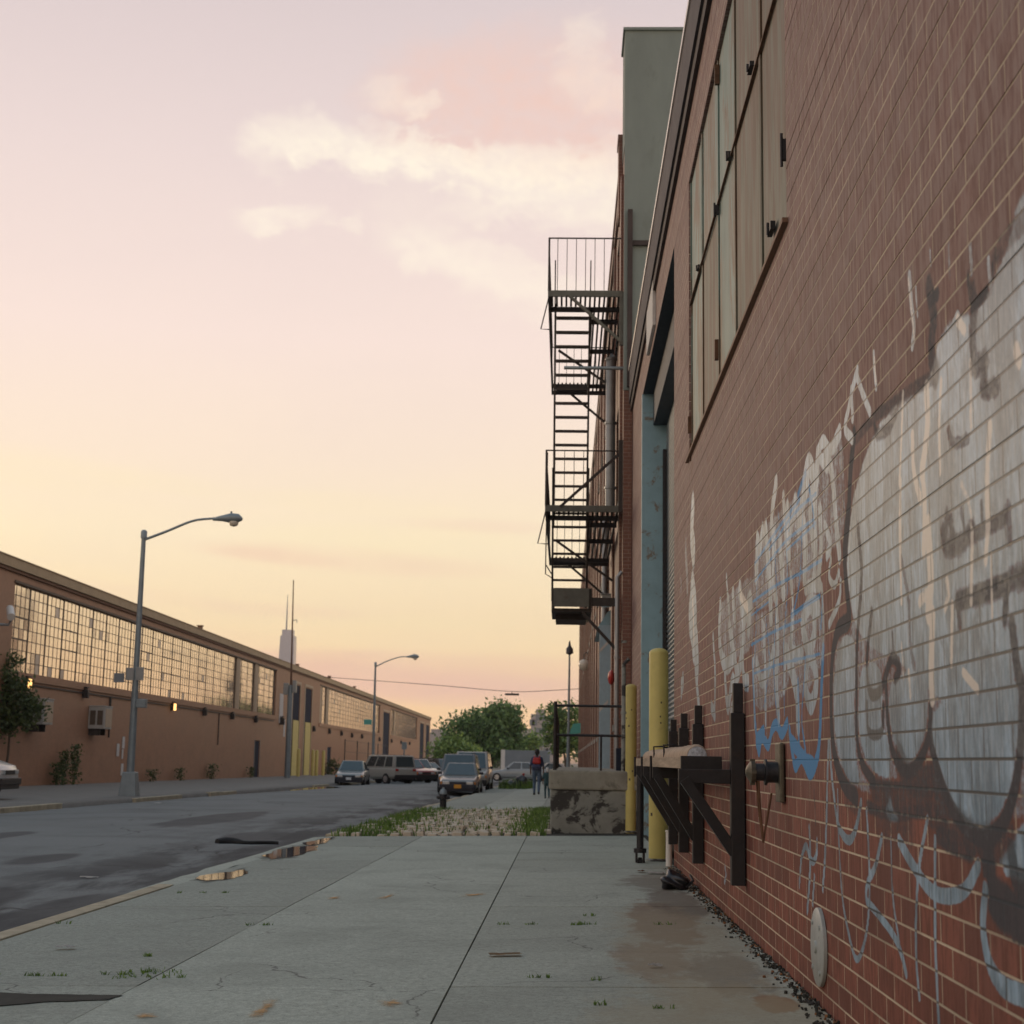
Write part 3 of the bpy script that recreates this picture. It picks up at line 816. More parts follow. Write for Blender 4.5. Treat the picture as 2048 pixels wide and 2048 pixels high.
# spray-painted strokes on the wall: (outline traced in the photograph, width in metres, strength)
WHITE = [
    (Z2([(850, -40), (845, 100), (838, 400), (830, 600), (818, 770)]), .040, 1), (Z2([(856, -40), (866, 120), (880, 250), (905, 420), (960, 500), (1000, 440), (1030, 290)]), .042, 1),
    (Z2([(900, 230), (906, 480), (925, 800), (960, 1010), (1005, 1160), (1050, 1060), (1075, 850), (1072, 560), (1060, 330)]), .030, 1),
    (Z2([(1145, 480), (1110, 640), (1065, 740), (1060, 830), (1100, 880), (1200, 1010), (1250, 1120), (1280, 1240)]), .036, 1), (Z2([(1195, 490), (1205, 800), (1240, 1060)]), .024, 1),
    (Z2([(1240, 500), (1330, 660), (1420, 780), (1520, 810), (1610, 770), (1680, 640)]), .050, 1), (Z2([(1398, 380), (1352, 640), (1335, 900), (1335, 1150), (1352, 1370)]), .030, 1),
    (Z2([(1440, 490), (1440, 1000), (1450, 1300), (1462, 1540)]), .030, 1), (Z2([(1718, 780), (1705, 980), (1740, 1180), (1820, 1310), (1960, 1370)]), .060, 1),
    (Z2([(743, 430), (750, 600), (742, 760), (732, 890)]), .045, 1), (Z2([(688, 750), (700, 600), (725, 530), (745, 590), (765, 620), (785, 570), (786, 500)]), .04, .9), (Z2([(772, 700), (762, 850)]), .04, .9),
    # loops and letters above the blue tag
    (Z1([(790, 590), (740, 580), (705, 680), (725, 800), (765, 900), (782, 1010), (752, 1130), (722, 1050), (730, 900), (770, 730), (760, 570)]), .075, .75),
    (Z1([(650, 640), (640, 780), (655, 850), (700, 850)]), .07, .7), (Z1([(618, 850), (650, 960), (672, 1080), (680, 1240)]), .09, .75), (Z1([(560, 560), (568, 800), (560, 1000), (572, 1200)]), .08, .65),
    (Z1([(452, 900), (480, 1000), (520, 920), (545, 830)]), .08, .55), (Z1([(430, 900), (436, 1060), (440, 1230)]), .07, .6), (Z1([(490, 700), (500, 1000), (500, 1230)]), .07, .5),
    (Z1([(600, 700), (606, 900), (600, 1050)]), .05, .55), (Z1([(640, 420), (650, 560)]), .06, .5), (Z1([(810, 480), (820, 700), (815, 860)]), .045, .55),
    (Z1([(455, 220), (448, 420)]), .09, .75), (Z1([(500, 170), (520, 420), (530, 640)]), .12, .6), (Z1([(580, 230), (600, 520)]), .10, .6), (Z1([(620, 60), (630, 300)]), .12, .5),
    (Z1([(700, 60), (720, 240), (716, 420)]), .09, .75), (Z1([(765, -40), (775, 160), (770, 420)]), .06, .75), (Z1([(800, 60), (806, 260), (790, 430)]), .07, .7),
    (Z1([(870, -60), (885, 60), (893, 160)]), .05, .95), (Z1([(860, 330), (850, 420), (880, 470), (905, 400)]), .045, .8), (Z1([(915, 450), (905, 560), (850, 690)]), .05, .75),
    (Z1([(720, 490), (760, 470), (800, 470)]), .06, .6), (Z1([(545, 180), (540, 420), (560, 560)]), .09, .5),
    # far, thinned letters left of the blue tag
    (Z1([(250, 580), (243, 760), (262, 880), (290, 915), (320, 870)]), .10, .75), (Z1([(300, 700), (330, 880), (345, 965), (372, 830), (378, 700)]), .10, .7), (Z1([(372, 870), (380, 990), (402, 1010)]), .09, .9),
    (Z1([(275, 970), (292, 1140), (318, 1000), (352, 1110)]), .10, .65), (Z1([(305, 1230), (316, 1150), (345, 1150)]), .09, .6), (Z1([(210, 760), (222, 960), (218, 1180)]), .10, .5), (Z1([(200, 1140), (220, 1190)]), .1, .5),
    (Z1([(358, 500), (380, 640), (415, 560), (405, 700)]), .13, .6), (Z1([(320, 520), (330, 660)]), .12, .5), (Z1([(284, 430), (300, 640)]), .08, .45),
    (Z1([(98, 60), (92, 180), (102, 280)]), .30, .55), (Z1([(96, 520), (108, 640), (104, 760)]), .34, .8), (Z1([(85, 640), (112, 780), (120, 900)]), .30, .75), (Z1([(112, 860), (118, 980), (128, 1100), (136, 1180)]), .12, .75),
    (Z1([(20, 120), (24, 300)]), .3, .3), (Z1([(60, 260), (68, 460)]), .25, .35), (Z1([(22, 960), (28, 1060), (44, 1000)]), .18, .5), (Z1([(30, 470), (20, 520)]), .2, .5),
    # drips and letter tops above the silver piece
    (Z8([(1155, 420), (1165, 560), (1180, 700), (1172, 800)]), .050, .85), (Z8([(1190, 480), (1200, 640)]), .03, .6), (Z8([(958, 850), (962, 930), (972, 1030)]), .040, .95), (Z8([(868, 940), (842, 1040), (820, 1150), (800, 1260), (840, 1320)]), .055, .9),
    (Z8([(862, 960), (895, 1060), (938, 1170)]), .05, .85), (Z8([(835, 1050), (842, 1200)]), .06, .8), (Z8([(770, 1270), (720, 1380), (680, 1330), (655, 1400), (700, 1470)]), .07, .85), (Z8([(775, 1290), (735, 1380)]), .05, .8),
    (Z8([(690, 1400), (722, 1480), (738, 1620), (752, 1800), (770, 1960)]), .060, .85), (Z8([(655, 1410), (648, 1520), (640, 1700), (642, 1960)]), .04, .55), (Z8([(575, 1560), (600, 1460), (640, 1540), (650, 1420)]), .09, .8), (Z8([(590, 1560), (560, 1700), (545, 1800)]), .10, .65),
    (Z8([(620, 1580), (608, 1740), (625, 1900)]), .07, .65), (Z8([(420, 1560), (395, 1760), (410, 1930)]), .09, .65), (Z8([(460, 1640), (470, 1800), (480, 1930)]), .08, .55), (Z8([(345, 1830), (330, 1930)]), .10, .55), (Z8([(525, 1660), (500, 1830)]), .10, .45),
    (Z8([(1370, 240), (1378, 420)]), .04, .45), (Z8([(1268, 270), (1275, 360)]), .03, .5), (Z8([(1590, 340), (1605, 480)]), .05, .5), (Z8([(1490, 260), (1500, 400)]), .05, .5), (Z8([(1420, 650), (1385, 740), (1365, 860), (1350, 1000)]), .05, .9), (Z8([(1440, 680), (1470, 760), (1478, 860)]), .05, .8),
    (Z8([(690, 1800), (720, 1900), (700, 1960)]), .05, .6), (Z8([(405, 700), (430, 900)]), .12, .25), (Z8([(310, 800), (330, 900)]), .2, .2), (Z8([(230, 1100), (240, 1220)]), .25, .2), (Z8([(360, 1060), (365, 1180)]), .15, .2),
    ([(1362, 630), (1364, 680)], .12, .9),
    ([(1450, 1735), (1452, 1750), (1449, 1765)], .07, .6),
]
FILL = [
    (Z1([(900, 700), (870, 900), (866, 1150), (885, 1430), (950, 1590), (1060, 1640), (1200, 1690), (1330, 1700), (1450, 1760), (1560, 1880), (1700, 1920), (1850, 1800), (1960, 1700), (1960, 900), (1500, 700), (1000, 640)]), .47),
    (Z1([(440, 200), (560, 60), (700, -60), (800, -60), (830, 200), (800, 420), (700, 480), (600, 560), (440, 600)]), .46), (Z1([(250, 560), (350, 460), (430, 420), (440, 700), (400, 860), (260, 860)]), .46), (Z1([(440, 620), (620, 560), (640, 900), (600, 1100), (440, 1150)]), .45), (Z1([(640, 620), (800, 540), (815, 900), (700, 1100), (640, 900)]), .45),
    (Z8([(540, 1560), (640, 1480), (700, 1400), (780, 1300), (800, 1500), (780, 1900), (560, 1930)]), .45),  # silver letter bodies and white drops of the big piece, strength
    ([(1706, 990), (1740, 880), (1790, 800), (1850, 760), (1872, 690), (1900, 640), (1960, 600), (2000, 520), (2060, 430), (2060, 1480), (2000, 1420), (1960, 1400), (1900, 1420), (1850, 1380), (1790, 1330), (1740, 1300), (1706, 1240), (1692, 1120)], .66),
    (Z1([(905, 800), (940, 735), (985, 760), (1000, 900), (988, 1150), (1000, 1400), (1020, 1560), (975, 1590), (930, 1500), (890, 1330), (875, 1100), (885, 920)]), .78),
    (Z1([(1030, 930), (1080, 880), (1130, 930), (1150, 1060), (1140, 1200), (1180, 1330), (1190, 1480), (1160, 1550), (1100, 1510), (1040, 1400), (1015, 1250), (1015, 1060)]), .85),
    (Z1([(1190, 1010), (1240, 960), (1330, 930), (1390, 1000), (1395, 1180), (1370, 1330), (1320, 1440), (1280, 1475), (1230, 1400), (1195, 1270), (1180, 1130)]), .86),
    (Z1([(1420, 1170), (1500, 1090), (1600, 1040), (1720, 1060), (1850, 1020), (1885, 1150), (1882, 1400), (1850, 1600), (1780, 1770), (1700, 1835), (1600, 1790), (1520, 1660), (1440, 1420), (1412, 1280)]), .86),
    (Z1([(1190, 1620), (1205, 1690), (1240, 1760), (1200, 1790), (1160, 1720)]), .95), (Z1([(1255, 1630), (1300, 1660), (1330, 1640), (1290, 1740)]), .6),
    (Z2([(1780, 620), (1860, 500), (1960, 400), (1990, 700), (1880, 740)]), .9),
]
DARK = [  # dark outlines and overspray: (line, width, strength)
    (Z1([(955, 60), (935, 300), (955, 560), (960, 660), (900, 720), (870, 860), (862, 1060), (866, 1280), (890, 1450), (940, 1580), (1000, 1640)]), .09, .85),
    (Z1([(1010, 160), (1030, 420), (1010, 700), (1002, 900), (1002, 1100), (1004, 1300), (1030, 1450), (1100, 1560)]), .060, .8), (Z1([(1085, 620), (1060, 880), (1075, 1060), (1130, 1060), (1165, 960), (1200, 870), (1240, 930), (1215, 990)]), .055, .8),
    (Z1([(1060, 1130), (1070, 1280), (1140, 1280), (1150, 1140)]), .05, .75), (Z1([(1165, 1020), (1175, 1220), (1205, 1400), (1280, 1500), (1360, 1420), (1405, 1280), (1410, 1150)]), .055, .85),
    (Z1([(1405, 1260), (1430, 1420), (1500, 1640), (1590, 1790), (1700, 1870), (1800, 1800), (1870, 1620), (1905, 1380), (1915, 1050), (1890, 940), (1860, 690)]), .065, .9),
    (Z1([(1200, 740), (1206, 860)]), .04, .6), (Z1([(1250, 330), (1290, 560), (1300, 800), (1320, 920)]), .05, .5), (Z1([(1480, 180), (1500, 260), (1580, 240), (1640, 160)]), .08, .6), (Z1([(1500, 80), (1490, 240)]), .06, .6),
    (Z1([(1560, 560), (1650, 530), (1760, 490), (1840, 460)]), .07, .8), (Z1([(1560, 560), (1570, 680)]), .06, .6), (Z1([(1830, 480), (1820, 650)]), .06, .7), (Z1([(1690, 20), (1700, 180)]), .04, .6), (Z1([(1840, 60), (1845, 200)]), .07, .5), (Z1([(1850, 440), (1930, 420)]), .08, .6),
    (Z8([(1262, 480), (1290, 640), (1275, 820), (1300, 960)]), .12, .6), (Z8([(1310, 520), (1270, 560)]), .06, .7), (Z8([(1490, 430), (1510, 600), (1500, 780), (1510, 900)]), .10, .6), (Z8([(1610, 380), (1600, 480), (1500, 600)]), .05, .7), (Z8([(1800, 100), (1690, 220), (1620, 340)]), .09, .5),
    (Z8([(850, 1300), (830, 1500), (820, 1720), (805, 1940)]), .10, .8), (Z8([(860, 1320), (960, 1200), (1060, 1130), (1150, 1060), (1280, 980)]), .07, .55), (Z8([(960, 1200), (975, 1290), (1040, 1260), (1080, 1180)]), .06, .6), (Z8([(1580, 900), (1560, 1040), (1640, 1030)]), .07, .6),
    (Z8([(1520, 930), (1570, 880)]), .08, .6), (Z8([(1370, 1270), (1400, 1340), (1480, 1320)]), .05, .5), (Z8([(1380, 1770), (1420, 1880), (1620, 1790), (1690, 1740)]), .06, .6), (Z8([(1440, 1720), (1470, 1860)]), .04, .5),
    (Z1([(1060, 1690), (1200, 1740), (1330, 1720), (1450, 1720)]), .07, .6), (Z1([(1130, 1760), (1200, 1810), (1300, 1790)]), .22, .45), (Z1([(940, 1640), (1020, 1690)]), .12, .5),
    (Z2([(1080, 190), (1250, 200), (1440, 210)]), .05, .6), (Z2([(1400, 230), (1420, 380), (1560, 400), (1560, 480)]), .09, .55), (Z2([(1480, 240), (1500, 330), (1600, 440), (1700, 480)]), .05, .6), (Z2([(1150, 380), (1200, 420), (1290, 380)]), .16, .5),
    (Z2([(1460, 470), (1600, 540), (1730, 590)]), .10, .6), (Z2([(1735, 620), (1760, 800), (1860, 900), (1960, 960)]), .16, .75), (Z2([(1860, 560), (1890, 720), (1960, 760)]), .10, .7), (Z2([(770, 230), (778, 410)]), .05, .5), (Z1([(1240, 1430), (1300, 1540), (1440, 1560)]), .16, .6),
    (Z1([(1100, 1600), (1250, 1660), (1420, 1640), (1520, 1740)]), .14, .55), (Z2([(1560, 420), (1700, 520), (1850, 500)]), .16, .55),
]
SHEEN = [   # peach-white sky reflections on the glossy silver, painted in as streaks
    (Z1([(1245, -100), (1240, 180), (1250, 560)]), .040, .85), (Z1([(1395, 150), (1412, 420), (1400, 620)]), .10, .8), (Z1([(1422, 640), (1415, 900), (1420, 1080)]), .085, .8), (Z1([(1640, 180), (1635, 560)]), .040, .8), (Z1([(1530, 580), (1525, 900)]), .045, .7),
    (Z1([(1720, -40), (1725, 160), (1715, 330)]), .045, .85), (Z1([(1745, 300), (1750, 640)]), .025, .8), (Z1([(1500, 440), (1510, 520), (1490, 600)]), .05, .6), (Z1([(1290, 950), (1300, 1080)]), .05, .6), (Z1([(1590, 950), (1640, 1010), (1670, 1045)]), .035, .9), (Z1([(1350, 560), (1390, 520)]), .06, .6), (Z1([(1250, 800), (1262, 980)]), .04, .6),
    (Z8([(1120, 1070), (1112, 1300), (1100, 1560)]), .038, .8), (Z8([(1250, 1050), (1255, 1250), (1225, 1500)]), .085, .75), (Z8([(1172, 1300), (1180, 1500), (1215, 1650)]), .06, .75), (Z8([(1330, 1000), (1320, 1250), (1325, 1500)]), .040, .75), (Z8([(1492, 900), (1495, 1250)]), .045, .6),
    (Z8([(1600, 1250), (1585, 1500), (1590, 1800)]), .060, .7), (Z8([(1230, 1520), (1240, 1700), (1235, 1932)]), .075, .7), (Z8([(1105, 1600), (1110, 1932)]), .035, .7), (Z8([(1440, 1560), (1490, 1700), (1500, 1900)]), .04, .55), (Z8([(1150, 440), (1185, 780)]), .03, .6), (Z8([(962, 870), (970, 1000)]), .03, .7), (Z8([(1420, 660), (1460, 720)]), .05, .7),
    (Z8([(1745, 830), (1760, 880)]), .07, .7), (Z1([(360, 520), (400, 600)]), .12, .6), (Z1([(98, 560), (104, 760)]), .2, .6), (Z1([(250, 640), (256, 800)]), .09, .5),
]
BLUE = [
    (Z1([(455, 240), (450, 600), (440, 900)]), .05, .6), (Z1([(545, 200), (560, 520), (545, 900), (560, 1180)]), .05, .6), (Z1([(610, 120), (620, 480), (600, 800), (604, 1180)]), .045, .6), (Z1([(705, 60), (690, 420), (650, 640)]), .045, .6), (Z1([(500, 640), (520, 900), (490, 1150)]), .05, .55), (Z1([(720, 900), (700, 1200), (720, 1380)]), .05, .6), (Z1([(430, 560), (560, 470), (700, 400), (810, 330)]), .022, .8), (Z1([(420, 800), (560, 720), (700, 660)]), .022, .75), (Z1([(430, 960), (600, 900), (800, 850)]), .020, .7),
    (Z1([(428, 900), (436, 1100), (445, 1250), (462, 1390), (480, 1310), (515, 1355), (535, 1270), (560, 1240), (590, 1290), (620, 1230)]), .075, .85), (Z1([(632, 1270), (645, 1380), (665, 1470), (700, 1420), (745, 1510), (785, 1420), (800, 1280), (808, 1060), (818, 820)]), .070, .9),
    (Z1([(640, 1330), (680, 1380), (720, 1440), (760, 1460)]), .09, .8), (Z1([(450, 1330), (490, 1280)]), .10, .8), (Z1([(680, 1000), (684, 1330)]), .07, .6), (Z1([(500, 1010), (505, 1300)]), .05, .5), (Z1([(570, 1180), (572, 1290)]), .05, .5),
    (Z1([(815, 540), (806, 700)]), .05, .6), (Z1([(640, 600), (640, 760)]), .05, .5), (Z1([(430, 720), (428, 900)]), .05, .5), (Z1([(700, 700), (640, 830), (680, 900)]), .05, .4),
    (Z1([(440, 352), (560, 170), (690, -5)]), .024, 1), (Z1([(440, 452), (600, 240), (760, 110)]), .022, .8), (Z1([(640, 640), (720, 580), (800, 530)]), .03, .8), (Z1([(420, 640), (520, 560)]), .02, .6),
    (Z8([(540, 1630), (570, 1540), (585, 1500)]), .05, .7), (Z8([(600, 1580), (620, 1690), (632, 1800)]), .045, .7), (Z8([(500, 1700), (490, 1820)]), .05, .6), (Z8([(430, 1700), (440, 1860)]), .05, .5), (Z8([(380, 1930), (520, 1730), (640, 1620)]), .022, .9), (Z8([(480, 1930), (640, 1780)]), .02, .7),
    (Z1([(5, 830), (6, 860)]), .16, .8),
]


def right_wall():
    us = [4.0]
    while us[-1] < 17.0: us.append(us[-1] + max(.011, .0105 * (us[-1] / 4.6) ** 1.7))
    us[-1] = 17.0
    RH, JH = .1016, .0052
    top = ZT - .06
    rj = random.Random(3)
    depth = [rj.choice((.0, .0, .0, .0005, .0008, .0012, .0026)) for _ in range(120)]

    def rows(z0, z1, nsub):
        """(z, recess) of the grid rows: brick faces with raked bed joints between the courses"""
        out = [(z0, 0.0)]; n = int(math.floor(z0 / RH))
        while n * RH < z1 + RH:
            b0, b1 = n * RH + JH, (n + 1) * RH - JH
            if n * RH - JH > z0 and b0 < z1: out += [(n * RH - JH, depth[n % 120]), (b0, depth[n % 120])]
            for k in range(nsub + 1):
                z = b0 + (b1 - b0) * k / nsub
                if z0 + 1e-5 < z < z1 - 1e-5: out.append((z, 0.0))
            n += 1
        out.append((z1, 0.0)); return out
    SPLIT = 41 * RH + .05
    rv = rows(0.0, SPLIT, 9)
    nu, nv = len(us), len(rv)
    U, V = np.meshgrid(np.array(us), np.array([q[0] for q in rv]))
    DX_ = np.repeat(np.array([q[1] for q in rv]), nu)
    P = np.stack([U.ravel(), V.ravel()], 1)
    col = np.zeros((len(P), 4), np.float32)

    def wl(px): return [tuple(at_x(x, y, WALLX)[1:]) for x, y in px]

    def stroke(ch, px, w, s):
        ln = wl(smooth_line(px))
        a = np.array(ln); lo = a.min(0) - .3; hi = a.max(0) + .3
        ix = np.nonzero((P[:, 0] > lo[0]) & (P[:, 0] < hi[0]) & (P[:, 1] > lo[1]) & (P[:, 1] < hi[1]))[0]
        if not len(ix): return
        d = polydist(P[ix], ln)
        k = np.clip(1 - (d - w * .32) / (w * .42), 0, 1) * s
        col[ix, ch] = np.maximum(col[ix, ch], k)
        return ix, k
    for px, s in FILL:
        ln = wl(smooth_line(px + [px[0]], 4)); a = np.array(ln); lo = a.min(0) - .1; hi = a.max(0) + .1
        ix = np.nonzero((P[:, 0] > lo[0]) & (P[:, 0] < hi[0]) & (P[:, 1] > lo[1]) & (P[:, 1] < hi[1]))[0]
        if not len(ix): continue
        ins = inside(P[ix], ln); d = polydist(P[ix], ln); sd = np.where(ins, d, -d)
        k = np.clip((sd + .03) / .06, 0, 1) * s
        col[ix, 0] = np.maximum(col[ix, 0], k)
    base = col[:, 0].copy()
    for px, w, s in DARK: stroke(1, px, w, s)
    col[:, 0] = np.where(col[:, 1] > .3, col[:, 0] * .75, col[:, 0])
    for px, w, s in WHITE:
        mid = px[0][0] < 1655 and px[0][1] < 1470
        r_ = stroke(0, px, w * (1.35 if mid else 1.0), min(1, s * 1.35) if mid else s)
        if r_ is not None: col[r_[0], 1] *= (1 - .9 * r_[1])
    for px, w, s in BLUE: stroke(2, px, w, s)
    for px, w, s in SHEEN: stroke(3, px, w, s)
    # warm-grey filler under the small letters left of the piece
    verts = [(float(d_), float(p[0]), float(p[1])) for p, d_ in zip(P, DX_)]
    faces = []
    for j in range(nv - 1):
        r0 = j * nu; r1 = r0 + nu
        faces += [(r0 + i, r0 + i + 1, r1 + i + 1, r1 + i) for i in range(nu - 1)]

    def quad(y0, y1, z0, z1):
        i = len(verts); verts.extend([(0, y0, z0), (0, y1, z0), (0, y1, z1), (0, y0, z1)]); faces.append((i, i + 1, i + 2, i + 3))
    quad(-7, 4.0, -.3, top); quad(4.0, 17.0, -.3, 0)

    def courses(y0, y1, z0, z1):
        r = rows(z0, z1, 1); i = len(verts)
        for z, d_ in r: verts.extend([(d_, y0, z), (d_, y1, z)])
        for k in range(len(r) - 1): faces.append((i + 2 * k, i + 2 * k + 1, i + 2 * k + 3, i + 2 * k + 2))
    quad(17.0, OY0, -.3, 0); quad(OY1, YEND, -.3, 0)
    for y0, y1, z0, z1 in ((4.0, SY0, SPLIT, top), (SY1, 17.0, SPLIT, top), (SY0, SY1, SPLIT, SZ0), (SY0, SY1, SZ1, top), (17.0, OY0, 0, top), (OY0, OY1, OZ, top), (OY1, YEND, 0, top)):
        courses(y0, y1, z0, z1)
    # brick sides of the shutter opening, end wall, back and roof
    def q4(a): i = len(verts); verts.extend(a); faces.append((i, i + 1, i + 2, i + 3))
    for y in (SY0, SY1): q4([(0, y, SZ0), (.12, y, SZ0), (.12, y, SZ1), (0, y, SZ1)])
    for z in (SZ0, SZ1): q4([(0, SY0, z), (.12, SY0, z), (.12, SY1, z), (0, SY1, z)])
    q4([(0, YEND, -.3), (14, YEND, -.3), (14, YEND, top), (0, YEND, top)])
    q4([(0, -7, -.3), (14, -7, -.3), (14, -7, top), (0, -7, top)])
    q4([(0, -7, top - .25), (14, -7, top - .25), (14, YEND, top - .25), (0, YEND, top - .25)])
    q4([(14, -7, -.3), (14, YEND, -.3), (14, YEND, top), (14, -7, top)])
    me = bpy.data.meshes.new('wall'); me.from_pydata(verts, [], faces); me.materials.append(M['brick_r'])
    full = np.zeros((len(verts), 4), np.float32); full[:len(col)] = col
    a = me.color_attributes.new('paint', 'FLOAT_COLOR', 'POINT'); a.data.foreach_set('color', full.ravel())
    o = bpy.data.objects.new('wall', me); COL.objects.link(o); o.parent = BW
    o['label'] = 'red brick wall with silver, white, blue and black spray paint'
    return o


right_wall()
mb = MB()
mb.box((COPX, -7, ZL), (1.262, YCOP, ZT))
o = mb.build('coping', M['coping'], BW)
mb = MB(); mb.box((COPX - .018, -7, ZT - .05), (1.5, YCOP, ZT + .02)); mb.build('lip', M['copelip'], o)
mb = MB(); mb.box((1.225, -7, ZL - .16), (1.268, YCOP - .02, ZL - .003)); mb.build('eave_board', M['copedark'], BW)
# shutters
pan = [at_x(x, y, WALLX)[1] for x, y in ((1569, 300), (1517, 500), (1466, 600), (1432, 600), (1400, 600), (1378, 700))]
pan[0] = SY0; pan[-1] = SY1
ZM = at_x(1462, 300, WALLX)[2]
rusty = {(0, 1), (1, 0), (1, 1), (3, 0), (0, 0)}
for i in range(5):
    for r_, (z0, z1) in enumerate(((SZ0, ZM), (ZM, SZ1))):
        mb = MB(); e = .004
        x0 = WALLX + random.uniform(.03, .036)
        mb.box((x0, pan[i] + e, z0 + e), (x0 + .05, pan[i + 1] - e, z1 - e))
        for yy in (pan[i] + e, pan[i + 1] - e - .035):
            mb.box((x0 - .014, yy, z0 + e), (x0 - .001, yy + .035, z1 - e))
        mb.build('shutter', M['shutter_rust'] if (i, r_) in rusty else M['shutter'], BW, bevel=.004)
mb = MB(); mb.box((WALLX - .035, SY0 - .05, SZ0 - .03), (WALLX + .1, SY1 + .1, SZ0 - .002)); mb.build('sill', M['frieze'], BW)
mb = MB(); mb.box((WALLX + .004, SY0 + .02, ZM - .008), (WALLX + .028, SY1, ZM + .008)); mb.build('shutter_rail', M['rust'], BW)
for (px, py, w, h) in ((1500, 136, .16, .035), (1569, 300, .035, .13), (1541, 458, .17, .05), (1397, 536, .12, .035), (1458, 312, .09, .05), (1433, 420, .04, .08)):
    p = at_x(px, py, WALLX); mb = MB()
    mb.box((WALLX - .012, p[1] - w / 2, p[2] - h / 2), (WALLX + .02, p[1] + w / 2, p[2] + h / 2))
    mb.cyl((WALLX - .018, p[1], p[2] - h * .8), (WALLX - .018, p[1], p[2] + h * .8), .009)
    mb.build('shutter_latch', M['black'], BW)
for k, (px, py) in enumerate(((1432, 150), (1432, 700), (1378, 850), (1382, 905))):
    p = at_x(px, py, WALLX); mb = MB(); mb.box((WALLX - .012, p[1] - .02, p[2] - .09), (WALLX + .03, p[1] + .02, p[2] + .09)); mb.build('hinge', M['rust'], BW)
# vehicle doorway
DX = WALLX + .40
mb = MB()
mb.box((WALLX - .012, OY1, -.05), (DX + .3, OY1 + .14, OZ + .0)); mb.build('far_jamb', M['blue'], BW)
mb = MB(); mb.box((WALLX + .003, OY0 - .1, -.05), (DX + .3, OY0, OZ)); mb.build('near_jamb', M['blue'], BW)
mb = MB(); mb.box((WALLX + .004, OY0, OZ), (DX + .3, OY1, OZ + .1)); mb.build('door_head', M['bluedark'], BW)
mb = MB()
z = -.05
while z < OZ - .5:
    mb.prism([(DX + .03, z), (DX, z + .03), (DX, z + .05), (DX + .03, z + .078)], 'Y', OY0, OY1 - .3) if False else mb.mesh(
        [(DX + .03, OY0, z), (DX, OY0, z + .03), (DX, OY0, z + .05), (DX + .03, OY0, z + .08), (DX + .03, OY1, z), (DX, OY1, z + .03), (DX, OY1, z + .05), (DX + .03, OY1, z + .08)],
        [(0, 1, 5, 4), (1, 2, 6, 5), (2, 3, 7, 6)])
    z += .08
mb.build('roller_door', M['slat'], BW)
mb = MB(); mb.box((WALLX + .18, OY0, OZ - .55), (DX + .2, OY1, OZ - .02)); mb.build('roller_box', M['bluedark'], BW)
mb = MB(); mb.box((DX - .06, OY1 - .16, -.05), (DX - .005, OY1 - .01, OZ - 1.0)); mb.build('door_guide', M['black'], BW)
# pale sign board over the doorway
p0 = at_x(1312, 570, WALLX); p1 = at_x(1299, 725, WALLX)
mb = MB(); yA, yB = p0[1], p1[1]
mb.box((WALLX - .05, yA, OZ + .12), (WALLX - .003, yB, OZ + .85))
tag(mb.build('sign_board', M['paper']), 'pale blank board fixed to the brick above the blue framed doorway', 'sign')

# ------------------------------------------------------------------ steel rack bolted to the wall
RK = thing('wall_rack', 'black steel bracket rack bolted to the graffiti wall', 'rack', (1.2, 11, 0))
SH = 1.155
for i, (yy, top, low) in enumerate(((10.95, 1.76, .36), (14.2, 1.72, .30), (15.9, 1.70, .30), (17.45, 1.68, .30))):
    mb = MB(); mb.box((1.165, yy - .055, low), (1.262, yy + .055, 1.55)); mb.box((1.185, yy - .035, 1.55), (1.255, yy + .035, top)); mb.build('upright', M['black'], RK, bevel=.006)
    mb = MB(); mb.box((.80, yy - .04, SH - .10), (1.165, yy + .04, SH - .002)); mb.build('arm', M['black'], RK, bevel=.005)
    mb = MB(); mb.beam((.84, yy, SH - .07), (1.19, yy, low + .22), .075, .10, (0, 1, 0)); mb.build('brace', M['black'], RK, bevel=.004)
    mb = MB(); mb.cyl((.79, yy + .05, SH + .1), (.79, yy + .05, SH - .12), .012); mb.build('hook', M['black'], RK) if i else None
mb = MB(); mb.box((.835, 11.2, SH), (1.12, 18.6, SH + .085)); o = mb.build('shelf', M['wood'], RK, bevel=.004)
mb = MB(); mb.box((.832, 11.13, SH - .004), (1.125, 11.197, SH + .09)); mb.build('end_plate', M['black'], o, bevel=.004)
mb = MB(); mb.cyl((.90, 18.5, .16), (.90, 18.5, SH), .042); o = mb.build('leg', M['black'], RK, smooth=40)
mb = MB(); mb.lathe((.90, 18.5, .14), [(.075, 0), (.075, .05), (.05, .055)], 14); mb.box((.845, 18.44, .03), (.87, 18.56, .15)); mb.box((.93, 18.44, .03), (.955, 18.56, .15)); mb.build('caster_fork', M['black'], o)
mb = MB(); mb.lathe((.90, 18.5, .035), [(.03, -.026), (.052, -.02), (.052, .02), (.03, .026)], 16, axis='X'); mb.build('caster_wheel', M['rubber'], o, smooth=40)
mb = MB()
ys = np.linspace(11.75, 18.3, 60)
mb.tube([(1.0 + .004 * math.sin(k), yy, SH + .092 + .006 * math.sin(k * 1.7)) for k, yy in enumerate(ys)], [.078 + .008 * (k % 2) for k in range(60)], 14)
RT = mb.build('canvas_roll', M['tarp'], smooth=60)
tag(RT, 'long ribbed tan canvas roll lying along the black wall rack', 'canvas roll')
mb = MB(); mb.lathe((1.0, 11.745, SH + .092), [(.074, -.004), (.03, -.012)], 14, axis='Y'); mb.build('roll_end', M['tarpend'], RT)
for yy in (14.3, 15.9): mb = MB(); mb.tube([(.915, yy, SH + .09), (.91, yy, SH + .2), (1.0, yy, SH + .205), (1.09, yy, SH + .18)], .010, 6); mb.build('strap', M['black'], RT)

